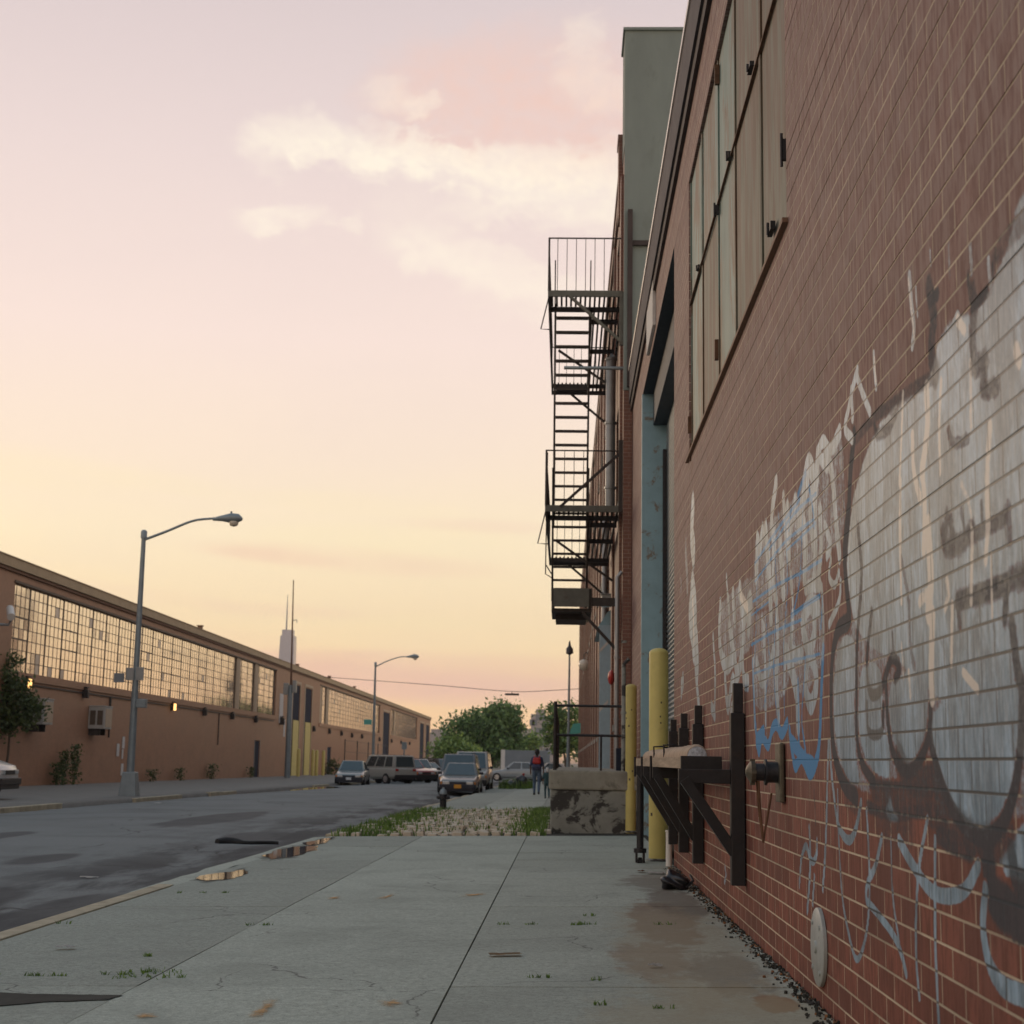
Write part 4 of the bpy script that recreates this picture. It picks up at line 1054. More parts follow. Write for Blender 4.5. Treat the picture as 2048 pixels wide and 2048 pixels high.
# ------------------------------------------------------------------ bollards by the doorway
def bollard(px, py, topy, wpx, label, rr):
    g = ground(px, py)
    zt = at_y(px, topy, g.y)[2]
    t = thing('bollard', label, 'bollard', g, group='yellow bollards guarding the blue doorway')
    prof = [(rr, -.05), (rr, zt - g.z - rr * .55)] + [(rr * math.cos(a), zt - g.z - rr * .55 + rr * .55 * math.sin(a)) for a in np.linspace(.15, 1.45, 7)]
    mb = MB(); mb.lathe((g.x, g.y, g.z), prof, 28); o = mb.build('post', M['yellow'], t, smooth=40)
    mb = MB(); mb.lathe((g.x, g.y, g.z + .002), [(rr * 1.3, 0), (rr * 1.25, .02), (rr * 1.02, .03)], 20); mb.build('base_collar', M['concrete'], t)
    mb = MB()
    for _ in range(5):
        a = random.uniform(3.4, 5.6); h = random.uniform(.5, zt - g.z - .3); s = random.uniform(.012, .03)
        c = (g.x + math.cos(a) * rr, g.y + math.sin(a) * rr, g.z + h)
        mb.cbox(c, (.003, s, s * 1.3), rz=a); mb.build('paint_chip', M['yellow_chip'], t); mb = MB()
    return t


bollard(1261, 1665, 1368, 22, 'slimmer yellow bollard against the brick pier beside the dock', .098)
bollard(1317, 1722, 1296, 36, 'taller, thicker yellow bollard behind the black caster leg of the rack', .118)
p = at_x(1340, 1690, 1.2)
mb = MB(); mb.cyl((1.19, 17.75, .04), (1.19, 17.75, .42), .035); mb.cyl((1.19, 17.75, .42), (1.19, 17.75, .44), .042)
tag(mb.build('short_pipe', M['white'], smooth=40), 'short white pipe standing at the brick corner behind the rack', 'pipe')
# ------------------------------------------------------------------ hose connection, disc, bag, litter
p = at_x(1567, 1545, WALLX)
HX = thing('hose_connection', 'round metal fire hose connection with chains on the graffiti wall', 'hose inlet', (WALLX, p[1], p[2]))
yc, zc = p[1], p[2]
mb = MB(); mb.box((1.235, yc - .10, zc - .17), (1.262, yc + .10, zc + .17)); mb.build('back_plate', M['brass'], HX, bevel=.008)
mb = MB(); mb.lathe((1.235, yc, zc), [(.06, 0), (.06, -.06), (.075, -.062), (.075, -.075), (.05, -.078), (.05, -.13)], 20, axis='X'); mb.build('pipe_stub', M['darkmetal'], HX, smooth=40)
mb = MB(); mb.lathe((1.105, yc, zc), [(.062, 0), (.066, -.025), (.05, -.035), (.03, -.05), (.012, -.055)], 20, axis='X')
for a in (0, PI / 2, PI, 1.5 * PI): mb.cbox((1.09, yc + .066 * math.cos(a), zc + .066 * math.sin(a)), (.03, .018, .018))
mb.build('cap', M['brass'], HX, smooth=40)
for dy in (-.04, .05):
    mb = MB(); mb.tube([(1.12, yc + dy, zc - .05), (1.13, yc + dy * .8, zc - .22), (1.15, yc + dy * .4, zc - .40), (1.17, yc + dy * .2, zc - .28), (1.2, yc, zc - .12)], .006, 6); mb.build('chain', M['rust'], HX)
p = at_x(1643, 1894, WALLX); q = at_x(1643, 1816, WALLX)
rd = q[2] - p[2]
mb = MB(); mb.lathe((WALLX - .003, p[1], p[2]), [(rd, 0), (rd, -.016), (rd * .96, -.022), (.03, -.024), (.028, -.034), (.006, -.036)], 40, axis='X')
for a in (.8, 2.4, 4.0, 5.5): mb.lathe((WALLX - .02, p[1] + rd * .8 * math.cos(a), p[2] + rd * .8 * math.sin(a)), [(.012, 0), (.012, -.012)], 8, axis='X')
tag(mb.build('round_plate', M['disc'], smooth=40), 'pale scuffed round metal plate low on the graffiti wall', 'plate')


def lumpy(name, c, d, mat, seed, label=None, cat=None, n=3, amp=.16, group=None):
    bm = bmesh.new(); bmesh.ops.create_icosphere(bm, subdivisions=n, radius=1.0)
    r_ = random.Random(seed); off = [r_.uniform(0, 9) for _ in range(3)]
    for v in bm.verts:
        k = 1 + amp * (math.sin(v.co.x * 4.1 + off[0]) * math.sin(v.co.y * 3.7 + off[1]) + .6 * math.sin(v.co.z * 7 + off[2] + v.co.x * 5))
        b = v.co * k
        v.co = Vector((b.x * d[0], b.y * d[1], max(b.z, -.62) * d[2] + .62 * d[2]))
    me = bpy.data.meshes.new(name); bm.to_mesh(me); bm.free(); me.materials.append(mat)
    me.polygons.foreach_set('use_smooth', [True] * len(me.polygons))
    o = bpy.data.objects.new(name, me); COL.objects.link(o); o.location = c
    return tag(o, label, cat, group)


g = ground(1349, 1777)
BG = lumpy('rubbish_bag', (g.x, g.y, g.z), (.135, .2, .10), M['plastic'], 4, 'small crumpled black plastic bag at the foot of the graffiti wall', 'bag', 4, .2)
mb = MB(); mb.tube([(g.x + .10, g.y - .16, g.z + .03), (g.x + .16, g.y - .2, g.z + .09), (g.x + .14, g.y - .12, g.z + .13)], .014, 7); mb.build('knot', M['plastic'], BG)
for k, (px, py, sx, sy, mt, lb, nm, ct) in enumerate((
        (1010, 1913, .10, .035, 'card', 'torn strip of brown cardboard on the middle of the near pavement', 'cardboard_scrap', 'litter'),
        (1282, 1745, .04, .06, 'leaf_litter', 'curled dry brown leaf on the pavement near the black bag', 'dry_leaf', 'leaf'),
        (1312, 1748, .09, .07, 'paper', 'crumpled white paper scrap beside the black bag', 'paper_scrap', 'litter'),
        (1311, 1936, .04, .02, 'paper', 'small pale paper scrap by the wall on the near pavement', 'paper_scrap', 'litter'),
        (130, 1899, .06, .03, 'paper', 'flat pale paper scrap on the pavement near the yellowish kerb', 'paper_scrap', 'litter'),
        (316, 1607, .10, .06, 'paper', 'white paper scrap at the far kerb by the large street lamp', 'paper_scrap', 'litter'),
        (178, 1757, .10, .03, 'paper', 'grey paper strip lying on the road near the kerb', 'paper_scrap', 'litter'))):
    g = ground(px, py); v = []; n = 5
    bm = bmesh.new()
    grid = [[bm.verts.new(((i / (n - 1) - .5) * sx * 2, (j / (n - 1) - .5) * sy * 2.5, .012 + random.uniform(0, .016) * (1.0 if nm != 'cardboard_scrap' else .6))) for i in range(n)] for j in range(n)]
    for j in range(n - 1):
        for i in range(n - 1): bm.faces.new((grid[j][i], grid[j][i + 1], grid[j + 1][i + 1], grid[j + 1][i]))
    ex = bmesh.ops.solidify(bm, geom=bm.faces[:], thickness=.004)
    me = bpy.data.meshes.new(nm); bm.to_mesh(me); bm.free(); me.materials.append(M[mt])
    o = bpy.data.objects.new(nm, me); COL.objects.link(o); o.location = g; o.rotation_euler = (0, 0, random.uniform(-.3, .3)); tag(o, lb, ct)
# black strip of rubber on the road
g0 = at_z(434, 1684, -.15); g1 = at_z(556, 1680, -.13)
mb = MB(); pts = [Vector(g0).lerp(Vector(g1), k / 9) for k in range(10)]
mb.tube([(p.x, p.y + .1 * math.sin(k), gz(p.x, p.y) + .02) for k, p in enumerate(pts)], [.05, .075, .07, .055, .03, .028, .03, .028, .028, .025], 8)
tag(mb.build('rubber_strip', M['rubber'], smooth=50), 'long black strip of torn rubber lying on the road', 'debris')

# ------------------------------------------------------------------ loading dock
NY = YEND + .02                      # where the neighbouring factory starts
NX = 1.09                            # plane of its street front
DY0 = 26.35
DK = thing('loading_dock', 'stained concrete loading dock with black pipe railing beside the setts', 'loading dock', (.4, DY0, -.1))
dl = at_y(1097, 1600, DY0)[0]; dz = at_y(1170, 1541, DY0)[2]
bm = bmesh.new()
mb = MB(); mb.box((dl + .03, DY0 + .035, -.4), (WALLX - .02, NY - .005, dz - .33)); mb.box((dl + .03, NY, -.4), (NX - .005, 41.0, dz - .33))
o = mb.build('base_block', M['concrete'], DK, bevel=.03)
mb = MB(); mb.box((dl, DY0, dz - .328), (WALLX - .02, NY - .005, dz)); mb.box((dl, NY, dz - .328), (NX - .005, 41.0, dz))
mb.build('slab', M['concrete_cap'], DK, bevel=.035)
rail = M['black']


def ptube(name, pts, r, n=8, parent=None, mat=None):
    mb = MB(); mb.tube(pts, r, n); return mb.build(name, mat or rail, parent, smooth=50)


rt = at_y(1180, 1412, DY0 + .12)[2]; rm = at_y(1180, 1471, DY0 + .12)[2]; rx = at_y(1110, 1500, DY0 + .12)[0]
zb = dz - .01
yb = DY0 + .12
mb = MB()
mb.tube([(rx, yb, rt), (1.2, yb, rt)], .022, 8); mb.tube([(rx, yb, rm), (1.2, yb, rm)], .022, 8)
mb.build('front_rail', rail, DK, smooth=50)
mb = MB()
mb.tube([(rx, yb, rt), (rx, 40.6, rt)], .022, 8); mb.tube([(rx, yb, rm), (rx, 40.6, rm)], .022, 8)
mb.build('side_rail', rail, DK, smooth=50)
for k, yy in enumerate([yb] + list(np.arange(yb + 1.2, 40.7, 1.2))):
    mb = MB(); mb.tube([(rx, yy, zb), (rx, yy, rt + (.07 if not k else 0))], .03 if not k else .022, 8); mb.build('rail_post', rail, DK, smooth=50)
xm = at_y(1202, 1500, yb)[0]
mb = MB(); mb.tube([(xm, yb, zb), (xm, yb, rm)], .018, 8); mb.build('rail_post', rail, DK)
p = at_y(1240, 1540, DY0 + .6); q = at_y(1240, 1502, DY0 + .6)
mb = MB(); mb.box((p[0] - .07, DY0 + .5, dz + .003), (p[0] + .14, DY0 + .75, q[2] + .05)); mb.box((p[0] - .05, DY0 + .485, dz + .06), (p[0] + .12, DY0 + .499, q[2]))
tag(mb.build('meter_box', M['navy'], bevel=.01), 'dark metal box standing on the concrete dock behind the slim bollard', 'box')

# ------------------------------------------------------------------ neighbouring brick factory
NB = thing('brick_factory', 'taller brick factory with a grey stucco side wall behind the warehouse', 'building', (NX, NY, 0))
ZTW = at_y(1251, 62, NY)[2]; YT = NY + 1.15; YN = at_x(1160, 1250, NX)[1]
ZC = 13.75
GY0, GY1, GZ0, GZ1 = 36.4, 40.4, dz, 4.3


def holes_wall(mb, us, vs, holes, P, depth, m=0, mr=0):
    us = sorted(set(us + [h[0] for h in holes] + [h[1] for h in holes])); vs = sorted(set(vs + [h[2] for h in holes] + [h[3] for h in holes]))
    for a, b in zip(us[:-1], us[1:]):
        for c, d in zip(vs[:-1], vs[1:]):
            mu, mv = (a + b) / 2, (c + d) / 2
            if any(h[0] < mu < h[1] and h[2] < mv < h[3] for h in holes): continue
            mb.face([P(a, c, 0), P(b, c, 0), P(b, d, 0), P(a, d, 0)], m)
    for h in holes:
        a, b, c, d = h[:4]
        for q in ([(a, c), (a, d)], [(b, c), (b, d)], [(a, c), (b, c)], [(a, d), (b, d)]):
            mb.face([P(*q[0], 0), P(*q[1], 0), P(*q[1], depth), P(*q[0], depth)], mr)


wins = []
yy = 31.7
while yy < YN - 4:
    for z0 in (2.0, 6.6, 10.6):
        if not (yy < GY1 + .5 and yy + 2.6 > GY0 - .5 and z0 < 6): wins.append((yy, yy + 2.6, z0, z0 + 2.3))
    yy += 4.6
mb = MB()
PN = lambda u, v, d: (NX + d, u, v)
holes_wall(mb, [NY, YN], [-1.2, ZC], wins + [(GY0, GY1, GZ0, GZ1)], PN, .32)
mb.face([(NX, YN, -1.2), (NX + 12, YN, -1.2), (NX + 12, YN, ZC), (NX, YN, ZC)]); mb.face([(NX, NY, ZC - .3), (NX + 12, NY, ZC - .3), (NX + 12, YN, ZC - .3), (NX, YN, ZC - .3)])
mb.build('wall', M['brick_n'], NB)
mb = MB(); mb.box((NX - .002, NY - .015, -1.2), (1.26, NY - .0, 8.54)); mb.build('return_wall', M['brick_nx'], NB)
mb = MB()
mb.box((NX - .012, NY - .02, 8.55), (NX + 12, NY + .0, ZTW)); mb.box((NX - .012, NY, ZC + .0), (NX + 12, YT, ZTW)); mb.box((NX - .05, NY - .06, ZTW), (NX + 12, YT + .05, ZTW + .06))
mb.build('side_wall', M['stucco'], NB)
pz = at_y(1290, 488, NY)[2]
mb = MB(); mb.box((NX + .1, NY - .09, pz - .05), (NX + 2.2, NY - .025, pz + .05)); mb.box((NX + .06, NY - .12, 8.6), (NX + .16, NY - .03, pz + .7)); mb.build('side_flashing', M['copedark'], NB)
mb = MB()
for k, (a, b) in enumerate(((YT, YT + .6),)):
    mb.box((NX - .09, a, 12.6), (NX - .003, b, ZC + .55)); mb.box((NX - .11, a - .01, ZC + .55), (NX + .4, b + .04, ZC + .7))
mb.box((NX - .06, YT + .62, ZC - .4), (NX - .003, YN, ZC - .15)); mb.box((NX - .08, YT + .62, ZC), (NX + .3, YN, ZC + .12))
mb.build('cornice', M['brick_n'], NB)
yy = 30.4
while yy < YN:
    mb = MB(); mb.box((NX - .055, yy, -.8), (NX - .003, yy + .7, ZC - .42)); mb.build('pilaster', M['brick_n'], NB); yy += 4.6
for (a, b, c, d) in wins:
    mb = MB(); mb.box((NX + .20, a + .002, c + .002), (NX + .26, b - .002, d - .002)); o = mb.build('window', M['winglass'], NB)
    mb = MB()
    for k in range(5): mb.box((NX + .16, a + .02 + k * (b - a - .08) / 4, c), (NX + .198, a + .06 + k * (b - a - .08) / 4, d))
    for k in range(4): mb.box((NX + .165, a, c + .02 + k * (d - c - .08) / 3), (NX + .197, b, c + .06 + k * (d - c - .08) / 3))
    mb.build('frame', M['mullion'], o)
    mb = MB(); mb.box((NX - .045, a - .1, c - .14), (NX + .15, b + .1, c - .003)); mb.build('window_sill', M['concrete'], o)
mb = MB(); mb.box((.79, GY0 - .2, GZ0), (NX - .003, GY0 - .02, GZ1 + .1)); o = mb.build('door_jamb', M['blue_pale'], NB)
for zz_ in (2.35, 3.75): mb = MB(); mb.hexa([(.795, GY0 - .206, zz_), (1.0, GY0 - .206, zz_ + .22), (1.0, GY0 - .201, zz_ + .22), (.795, GY0 - .201, zz_), (.795, GY0 - .206, zz_ + .08), (1.0, GY0 - .206, zz_ + .30), (1.0, GY0 - .201, zz_ + .30), (.795, GY0 - .201, zz_ + .08)]); mb.build('stripe', M['paper'], o)
o['label'] = 'light blue steel door jamb above the dock'
mb = MB(); mb.box((NX + .30, GY0, GZ0), (NX + .36, GY1 - .002, GZ1 - .002)); mb.build('dock_door', M['slat'], NB)
mb = MB(); mb.prism([(NX - .35, GZ1 + .05), (NX - .003, GZ1 + .05), (NX - .003, GZ1 + .5), (NX - .12, GZ1 + .42)], 'Y', GY0 - .1, GY1 + .3); mb.build('door_canopy', M['blue'], NB)
# pipes and fittings on the factory front
DPX = .95
pA = at_x(1222, 722, DPX)
r_ = .115
mb = MB(); zq = at_x(1222, 1010, DPX)[2]
mb.tube([(DPX, pA[1], zq), (DPX, pA[1], pA[2]), (DPX + .08, pA[1], pA[2] + .10)], r_, 14)
for z in (zq + .5, zq + 2.0, zq + 3.5): mb.lathe((DPX, pA[1], z), [(r_ + .02, 0), (r_ + .02, .05)], 14)
tag(mb.build('vent_duct', M['slat'], smooth=40), 'fat galvanised vent duct running up the brick factory behind the fire escape', 'duct')
for k, (px, py, ytop, r0, X, mt, lb) in enumerate(((1247, 1450, 1330, .036, .98, 'concrete', 'pale standing pipe on the factory front just left of the slim bollard'),
                                                   (1233, 1430, 1160, .045, .99, 'slat', 'thin grey conduit on the factory front below the stair landing'),
                                                   (1208, 1250, 1050, .07, .97, 'slat', 'grey drainpipe on the factory front under the lower balcony'))):
    p = at_x(px, py, X); q = at_x(px, ytop, X)
    mb = MB(); mb.tube([(X, p[1], dz), (X, p[1], q[2]), (X + .09, p[1], q[2] + .1)], r0, 10)
    for z in (2.0, 3.2): mb.lathe((X, p[1], z), [(r0 + .014, 0), (r0 + .014, .04)], 10)
    tag(mb.build('drainpipe', M[mt], smooth=40), lb, 'pipe')
p = at_x(1222, 1355, 1.0)
mb = MB(); mb.lathe((NX - .003, p[1], p[2]), [(.10, 0), (.10, -.03), (.16, -.05), (.17, -.09), (.12, -.14), (.03, -.16)], 18, axis='X')
tag(mb.build('alarm_bell', M['red'], smooth=50), 'round red alarm bell on the brick factory front', 'bell')
for px, py, lb in ((1168, 1236, 'upper pale globe lamp on the far end of the brick factory'), (1168, 1330, 'lower pale globe lamp on the far end of the brick factory')):
    p = at_x(px, py, .86)
    t = thing('wall_lamp', lb, 'lamp', (NX, p[1], p[2]), group='globe lamps on the factory')
    mb = MB(); mb.tube([(NX, p[1], p[2] + .5), (.95, p[1], p[2] + .62), (.86, p[1], p[2] + .5), (.86, p[1], p[2] + .22)], .025, 8); mb.build('arm', M['darkmetal'], t)
    mb = MB(); mb.lathe((.86, p[1], p[2]), [(.05, -.27), (.2, -.2), (.27, 0), (.2, .2), (.06, .27)], 16); mb.build('globe', M['lens'], t, smooth=50)
p = at_x(1222, 1150, .9)
mb = MB(); mb.box((.82, 36.0, p[2] - .12), (NX - .003, 36.6, p[2] + .12)); mb.box((.80, 35.98, p[2] + .12), (NX - .003, 36.62, p[2] + .15))
tag(mb.build('junction_box', M['slat'], bevel=.01), 'small grey junction box on the factory front below the fire escape', 'box')

# ------------------------------------------------------------------ fire escape
FY = NY + .12                         # near edge of its balconies
FE = thing('fire_escape', 'dark iron fire escape with two balconies and steep stairs on the brick factory', 'fire escape', (NX, FY, 5))
FX = at_y(1096, 580, FY)[0]; BX = NX - .06
SX0, SX1 = at_y(1111, 650, FY + .8)[0], at_y(1179, 650, FY + .8)[0]
Z_UP = at_y(1170, 582, FY)[2]; Z_LO = at_y(1170, 1012, FY)[2]
FAR = at_z(1170, 780, Z_UP)[1]
I = M['iron']; IG = M['irongrey']


def balcony(z, hang):
    mb = MB()
    yo = FY + 1.0; yc = FAR - .75                        # stair opening in the outer half
    for k in np.arange(FX + .06, BX, .098):              # flat slats running along the balcony
        if k < SX1 + .03:
            mb.box((k, FY + .06, z - .03), (k + .042, yo, z)); mb.box((k, yc, z - .03), (k + .042, FAR, z))
        else: mb.box((k, FY + .06, z - .03), (k + .042, FAR, z))
    for yy in (yo, (yo + yc) / 2, yc, yo + .9, FAR - .04):
        mb.box((FX if yy in (yo, yc) or yy == FAR - .04 else SX1 + .02, yy, z - .13), (BX, yy + .07, z - .032))
    mb.box((SX1 + .03, yo, z - .12), (SX1 + .07, yc, z - .034))
    pl = mb.build('balcony', I, FE)
    mb = MB(); mb.box((FX, FY, z - .115), (BX + .02, FY + .05, z + .012)); mb.build('front_beam', IG, pl)
    mb = MB(); mb.box((FX, FY + .052, z - .11), (FX + .05, FAR, z + .0)); mb.build('side_beam', I, pl)
    # railing
    mb = MB(); h = 1.13
    mb.box((FX, FY, z + h - .02), (BX, FY + .022, z + h + .006)); mb.box((FX, FY + .024, z + h - .02), (FX + .022, FAR, z + h + .006)); mb.box((FX, FAR - .02, z + h - .02), (BX, FAR, z + h + .006))
    for k in np.arange(FX + .19, BX, .19):
        mb.cyl((k, FY + .01, z), (k, FY + .01, z + h), .0075, n=5); mb.cyl((k, FAR - .01, z), (k, FAR - .01, z + h), .0075, n=5)
    for k in np.arange(FY + .2, FAR, .2): mb.cyl((FX + .011, k, z), (FX + .011, k, z + h), .0075, n=5)
    mb.box((FX - .004, FY - .004, z), (FX + .035, FY + .03, z + h))
    mb.build('railing', I, pl)
    mb = MB(); q = FX - .14
    mb.tube([(FX + .02, FY + .3, z - .02), (q, FY + .3, z - .72), (FX + .08, FY + .3, z - .73)], .014, 6); mb.build('stay', I, pl)
    return pl


UP = balcony(Z_UP, True); LO = balcony(Z_LO, False)
mb = MB(); mb.beam((at_y(1135, 580, FY)[0], FY + .02, Z_UP - .06), (BX, FY + .02, at_y(1250, 682, FY)[2]), .05, .085, (0, 1, 0)); mb.box((BX - .03, FY - .02, at_y(1250, 690, FY)[2]), (BX + .055, FY + .06, Z_UP - .01))
mb.build('bracket', IG, FE)
mb = MB(); mb.beam((FX + .3, FY + .02, Z_LO - .02), (BX, FY + .02, at_y(1254, 906, FY)[2]), .05, .07, (0, 1, 0)); mb.box((BX - .03, FY - .02, Z_LO - .1), (BX + .055, FY + .06, at_y(1254, 880, FY)[2]))
mb.build('tie_brace', I, FE)
for z in (Z_UP, Z_LO):
    mb = MB(); mb.beam((FX + .45, FAR - .05, z - .08), (BX, FAR - .05, z - .95), .05, .075, (0, 1, 0)); mb.build('bracket', I, FE); mb = MB(); mb.beam((FX + .2, (FY + FAR) / 2, z - .1), (BX, (FY + FAR) / 2, z - 1.0), .05, .06, (0, 1, 0)); mb.build('bracket', I, FE)


def stair(x0, x1, ya, za, yb, zb_, n, name):
    t = MB(); t.beam((x0, ya, za), (x0, yb, zb_), .03, .16, (0, 0, 1)); t.beam((x1, ya, za), (x1, yb, zb_), .03, .16, (0, 0, 1))
    st = t.build(name, I, FE)
    for k in range(1, n):
        u = k / n; y = ya + (yb - ya) * u; z = za + (zb_ - za) * u
        mb = MB(); mb.box((x0 + .017, y - .09, z - .014), (x1 - .017, y + .09, z + .014)); mb.box((x0 + .017, y - .09, z - .035), (x1 - .017, y - .078, z - .0145)); mb.build('tread', I, st)
    mb = MB()
    for x in (x0 - .02, x1 + .02):
        mb.tube([(x, ya, za + .95), (x, yb, zb_ + .85), (x, yb, zb_ + .1)], .013, 6)
        for u in (.15, .5, .85): mb.tube([(x, ya + (yb - ya) * u, za + (zb_ - za) * u), (x, ya + (yb - ya) * u, za + (zb_ - za) * u + .9)], .010, 6)
    mb.build('handrail', I, st)
    return st


stair(SX0, SX1, FY + .95, Z_UP + .02, FY + 2.9, Z_LO + .02, 16, 'stair')
# lower flight with its counterweighted gangway box
ZB = at_y(1140, 1205, FY + .6)[2]
stair(SX0, SX1, FY + .95, Z_LO, FY + 2.3, ZB + .1, 7, 'stair')
mb = MB()
bt = at_y(1140, 1176, FY + .5)[2]; b0 = at_y(1140, 1213, FY + .5)[2]
mb.box((at_y(1107, 1200, FY + .5)[0], FY + .5, b0), (at_y(1178, 1200, FY + .5)[0], FY + .56, bt))
gw = mb.build('gangway', IG, FE); gx0 = at_y(1103, 1200, FY + .5)[0]; gx1 = at_y(1184, 1200, FY + .5)[0]
mb = MB(); mb.box((gx0, FY + .565, b0 - .02), (gx0 + .05, FY + 2.4, bt)); mb.box((gx1 - .07, FY + .565, b0 - .02), (gx1, FY + 2.4, bt)); mb.box((gx0, FY + .62, b0 - .09), (gx1, FY + 2.4, b0 - .025)); mb.box((gx0 + .08, FY + 1.2, b0 - .2), (gx1 - .1, FY + 2.4, b0 - .095))
mb.build('gangway_floor', I, gw)
mb = MB(); zz = at_y(1215, 1203, FY + .6)[2]; mb.box((gx1 + .002, FY + .6, zz - .09), (BX, FY + .68, zz + .075)); mb.beam((at_y(1165, 1226, FY)[0], FY + .66, b0 - .1), (BX - .01, FY + .66, at_y(1245, 1297, FY)[2]), .06, .075, (0, 1, 0)); mb.box((BX - .05, FY + .6, at_y(1245, 1302, FY)[2]), (BX + .055, FY + .7, zz + .1))
mb.build('gangway_bracket', I, FE)
mb = MB(); xl = at_y(1094, 1000, FY + .8)[0]
mb.tube([(xl, FY + .8, at_y(1094, 905, FY + .8)[2]), (xl - .01, FY + .8, at_y(1092, 1148, FY + .8)[2]), (SX0, FY + .8, at_y(1108, 1156, FY + .8)[2])], .013, 6); mb.tube([(xl, FY + .8, at_y(1092, 1130, FY + .8)[2]), (SX0, FY + .8, at_y(1107, 1150, FY + .8)[2])], .013, 6)
mb.build('drop_rod', I, FE)
zt = at_y(1190, 736, FY + .3)[2]
mb = MB(); mb.tube([(at_y(1128, 736, FY + .3)[0], FY + .3, zt + .0), (NX, FY + .3, zt)], .035, 10); mb.build('cross_pipe', M['pole'], FE, smooth=50)

# ------------------------------------------------------------------ long low warehouse across the road
FA = R(.77)
FP = Vector((-19.85, 0, 0))
FD = Vector((-math.sin(FA), math.cos(FA), 0)); FN = Vector((math.cos(FA), math.sin(FA), 0))
LW = thing('long_warehouse', 'long low tan brick warehouse with bands of glowing windows across the road', 'building', FP, FA)


def fac(px, py, out=0.0):
    """pixel -> (s along the front, z)"""
    d = ray(px, py); p0 = FP + FN * out
    t = (p0 - Vector(CAM)).dot(FN) / Vector(d).dot(FN)
    p = Vector(CAM) + Vector(d) * t
    return (p - p0).dot(FD), p.z


def PF(u, v, d): return (-d, u, v)        # local: x outwards, y along the front


SEND = fac(861, 1436)[0]
ZR = fac(0, 1111)[1]; ZW1 = fac(31, 1165)[1]; ZW0 = fac(551, 1431)[1]
bands = [(fac(31, 1165)[0], fac(551, 1400)[0]), (fac(640, 1400)[0], fac(760, 1430)[0]), (fac(782, 1440)[0], fac(834, 1460)[0])]
doors = [(fac(583, 1450)[0], fac(598, 1450)[0]), (fac(608, 1450)[0], fac(622, 1450)[0]), (fac(766, 1450)[0], fac(779, 1450)[0]), (fac(840, 1450)[0], fac(848, 1450)[0]), (fac(852, 1450)[0], fac(859, 1450)[0])]
ZD = fac(600, 1372)[1]
mans = [(fac(508, 1520)[0], fac(518, 1520)[0]), (fac(654, 1520)[0], fac(661, 1520)[0])]
holes = [(a, b, ZW0, ZW1) for a, b in bands] + [(a, b, -1.5, ZD) for a, b in doors] + [(a, b, -1.5, LS(a) + 2.55) for a, b in mans]
mb = MB()
holes_wall(mb, list(np.linspace(20, SEND, 12)), [-1.5, ZR - .02], holes, PF, .35)
mb.face([(0, SEND, -1.5), (-40, SEND, -1.5), (-40, SEND, ZR), (0, SEND, ZR)]); mb.face([(0, 20, -1.5), (-40, 20, -1.5), (-40, 20, ZR), (0, 20, ZR)]); mb.face([(0, 20, ZR - .3), (-40, 20, ZR - .3), (-40, SEND, ZR - .3), (0, SEND, ZR - .3)])
mb.build('wall', M['brick_l'], LW, local=True)
mb = MB(); mb.box((.0, 20, ZR - .30), (.16, SEND + .1, ZR + .06)); mb.box((-.4, 20, ZR + .06), (.19, SEND + .12, ZR + .10)); mb.build('roof_fascia', M['tan'], LW, local=True)
mb = MB(); mb.box((.003, 20, ZR - .42), (.09, SEND, ZR - .303)); mb.build('frieze_board', M['frieze'], LW, local=True)
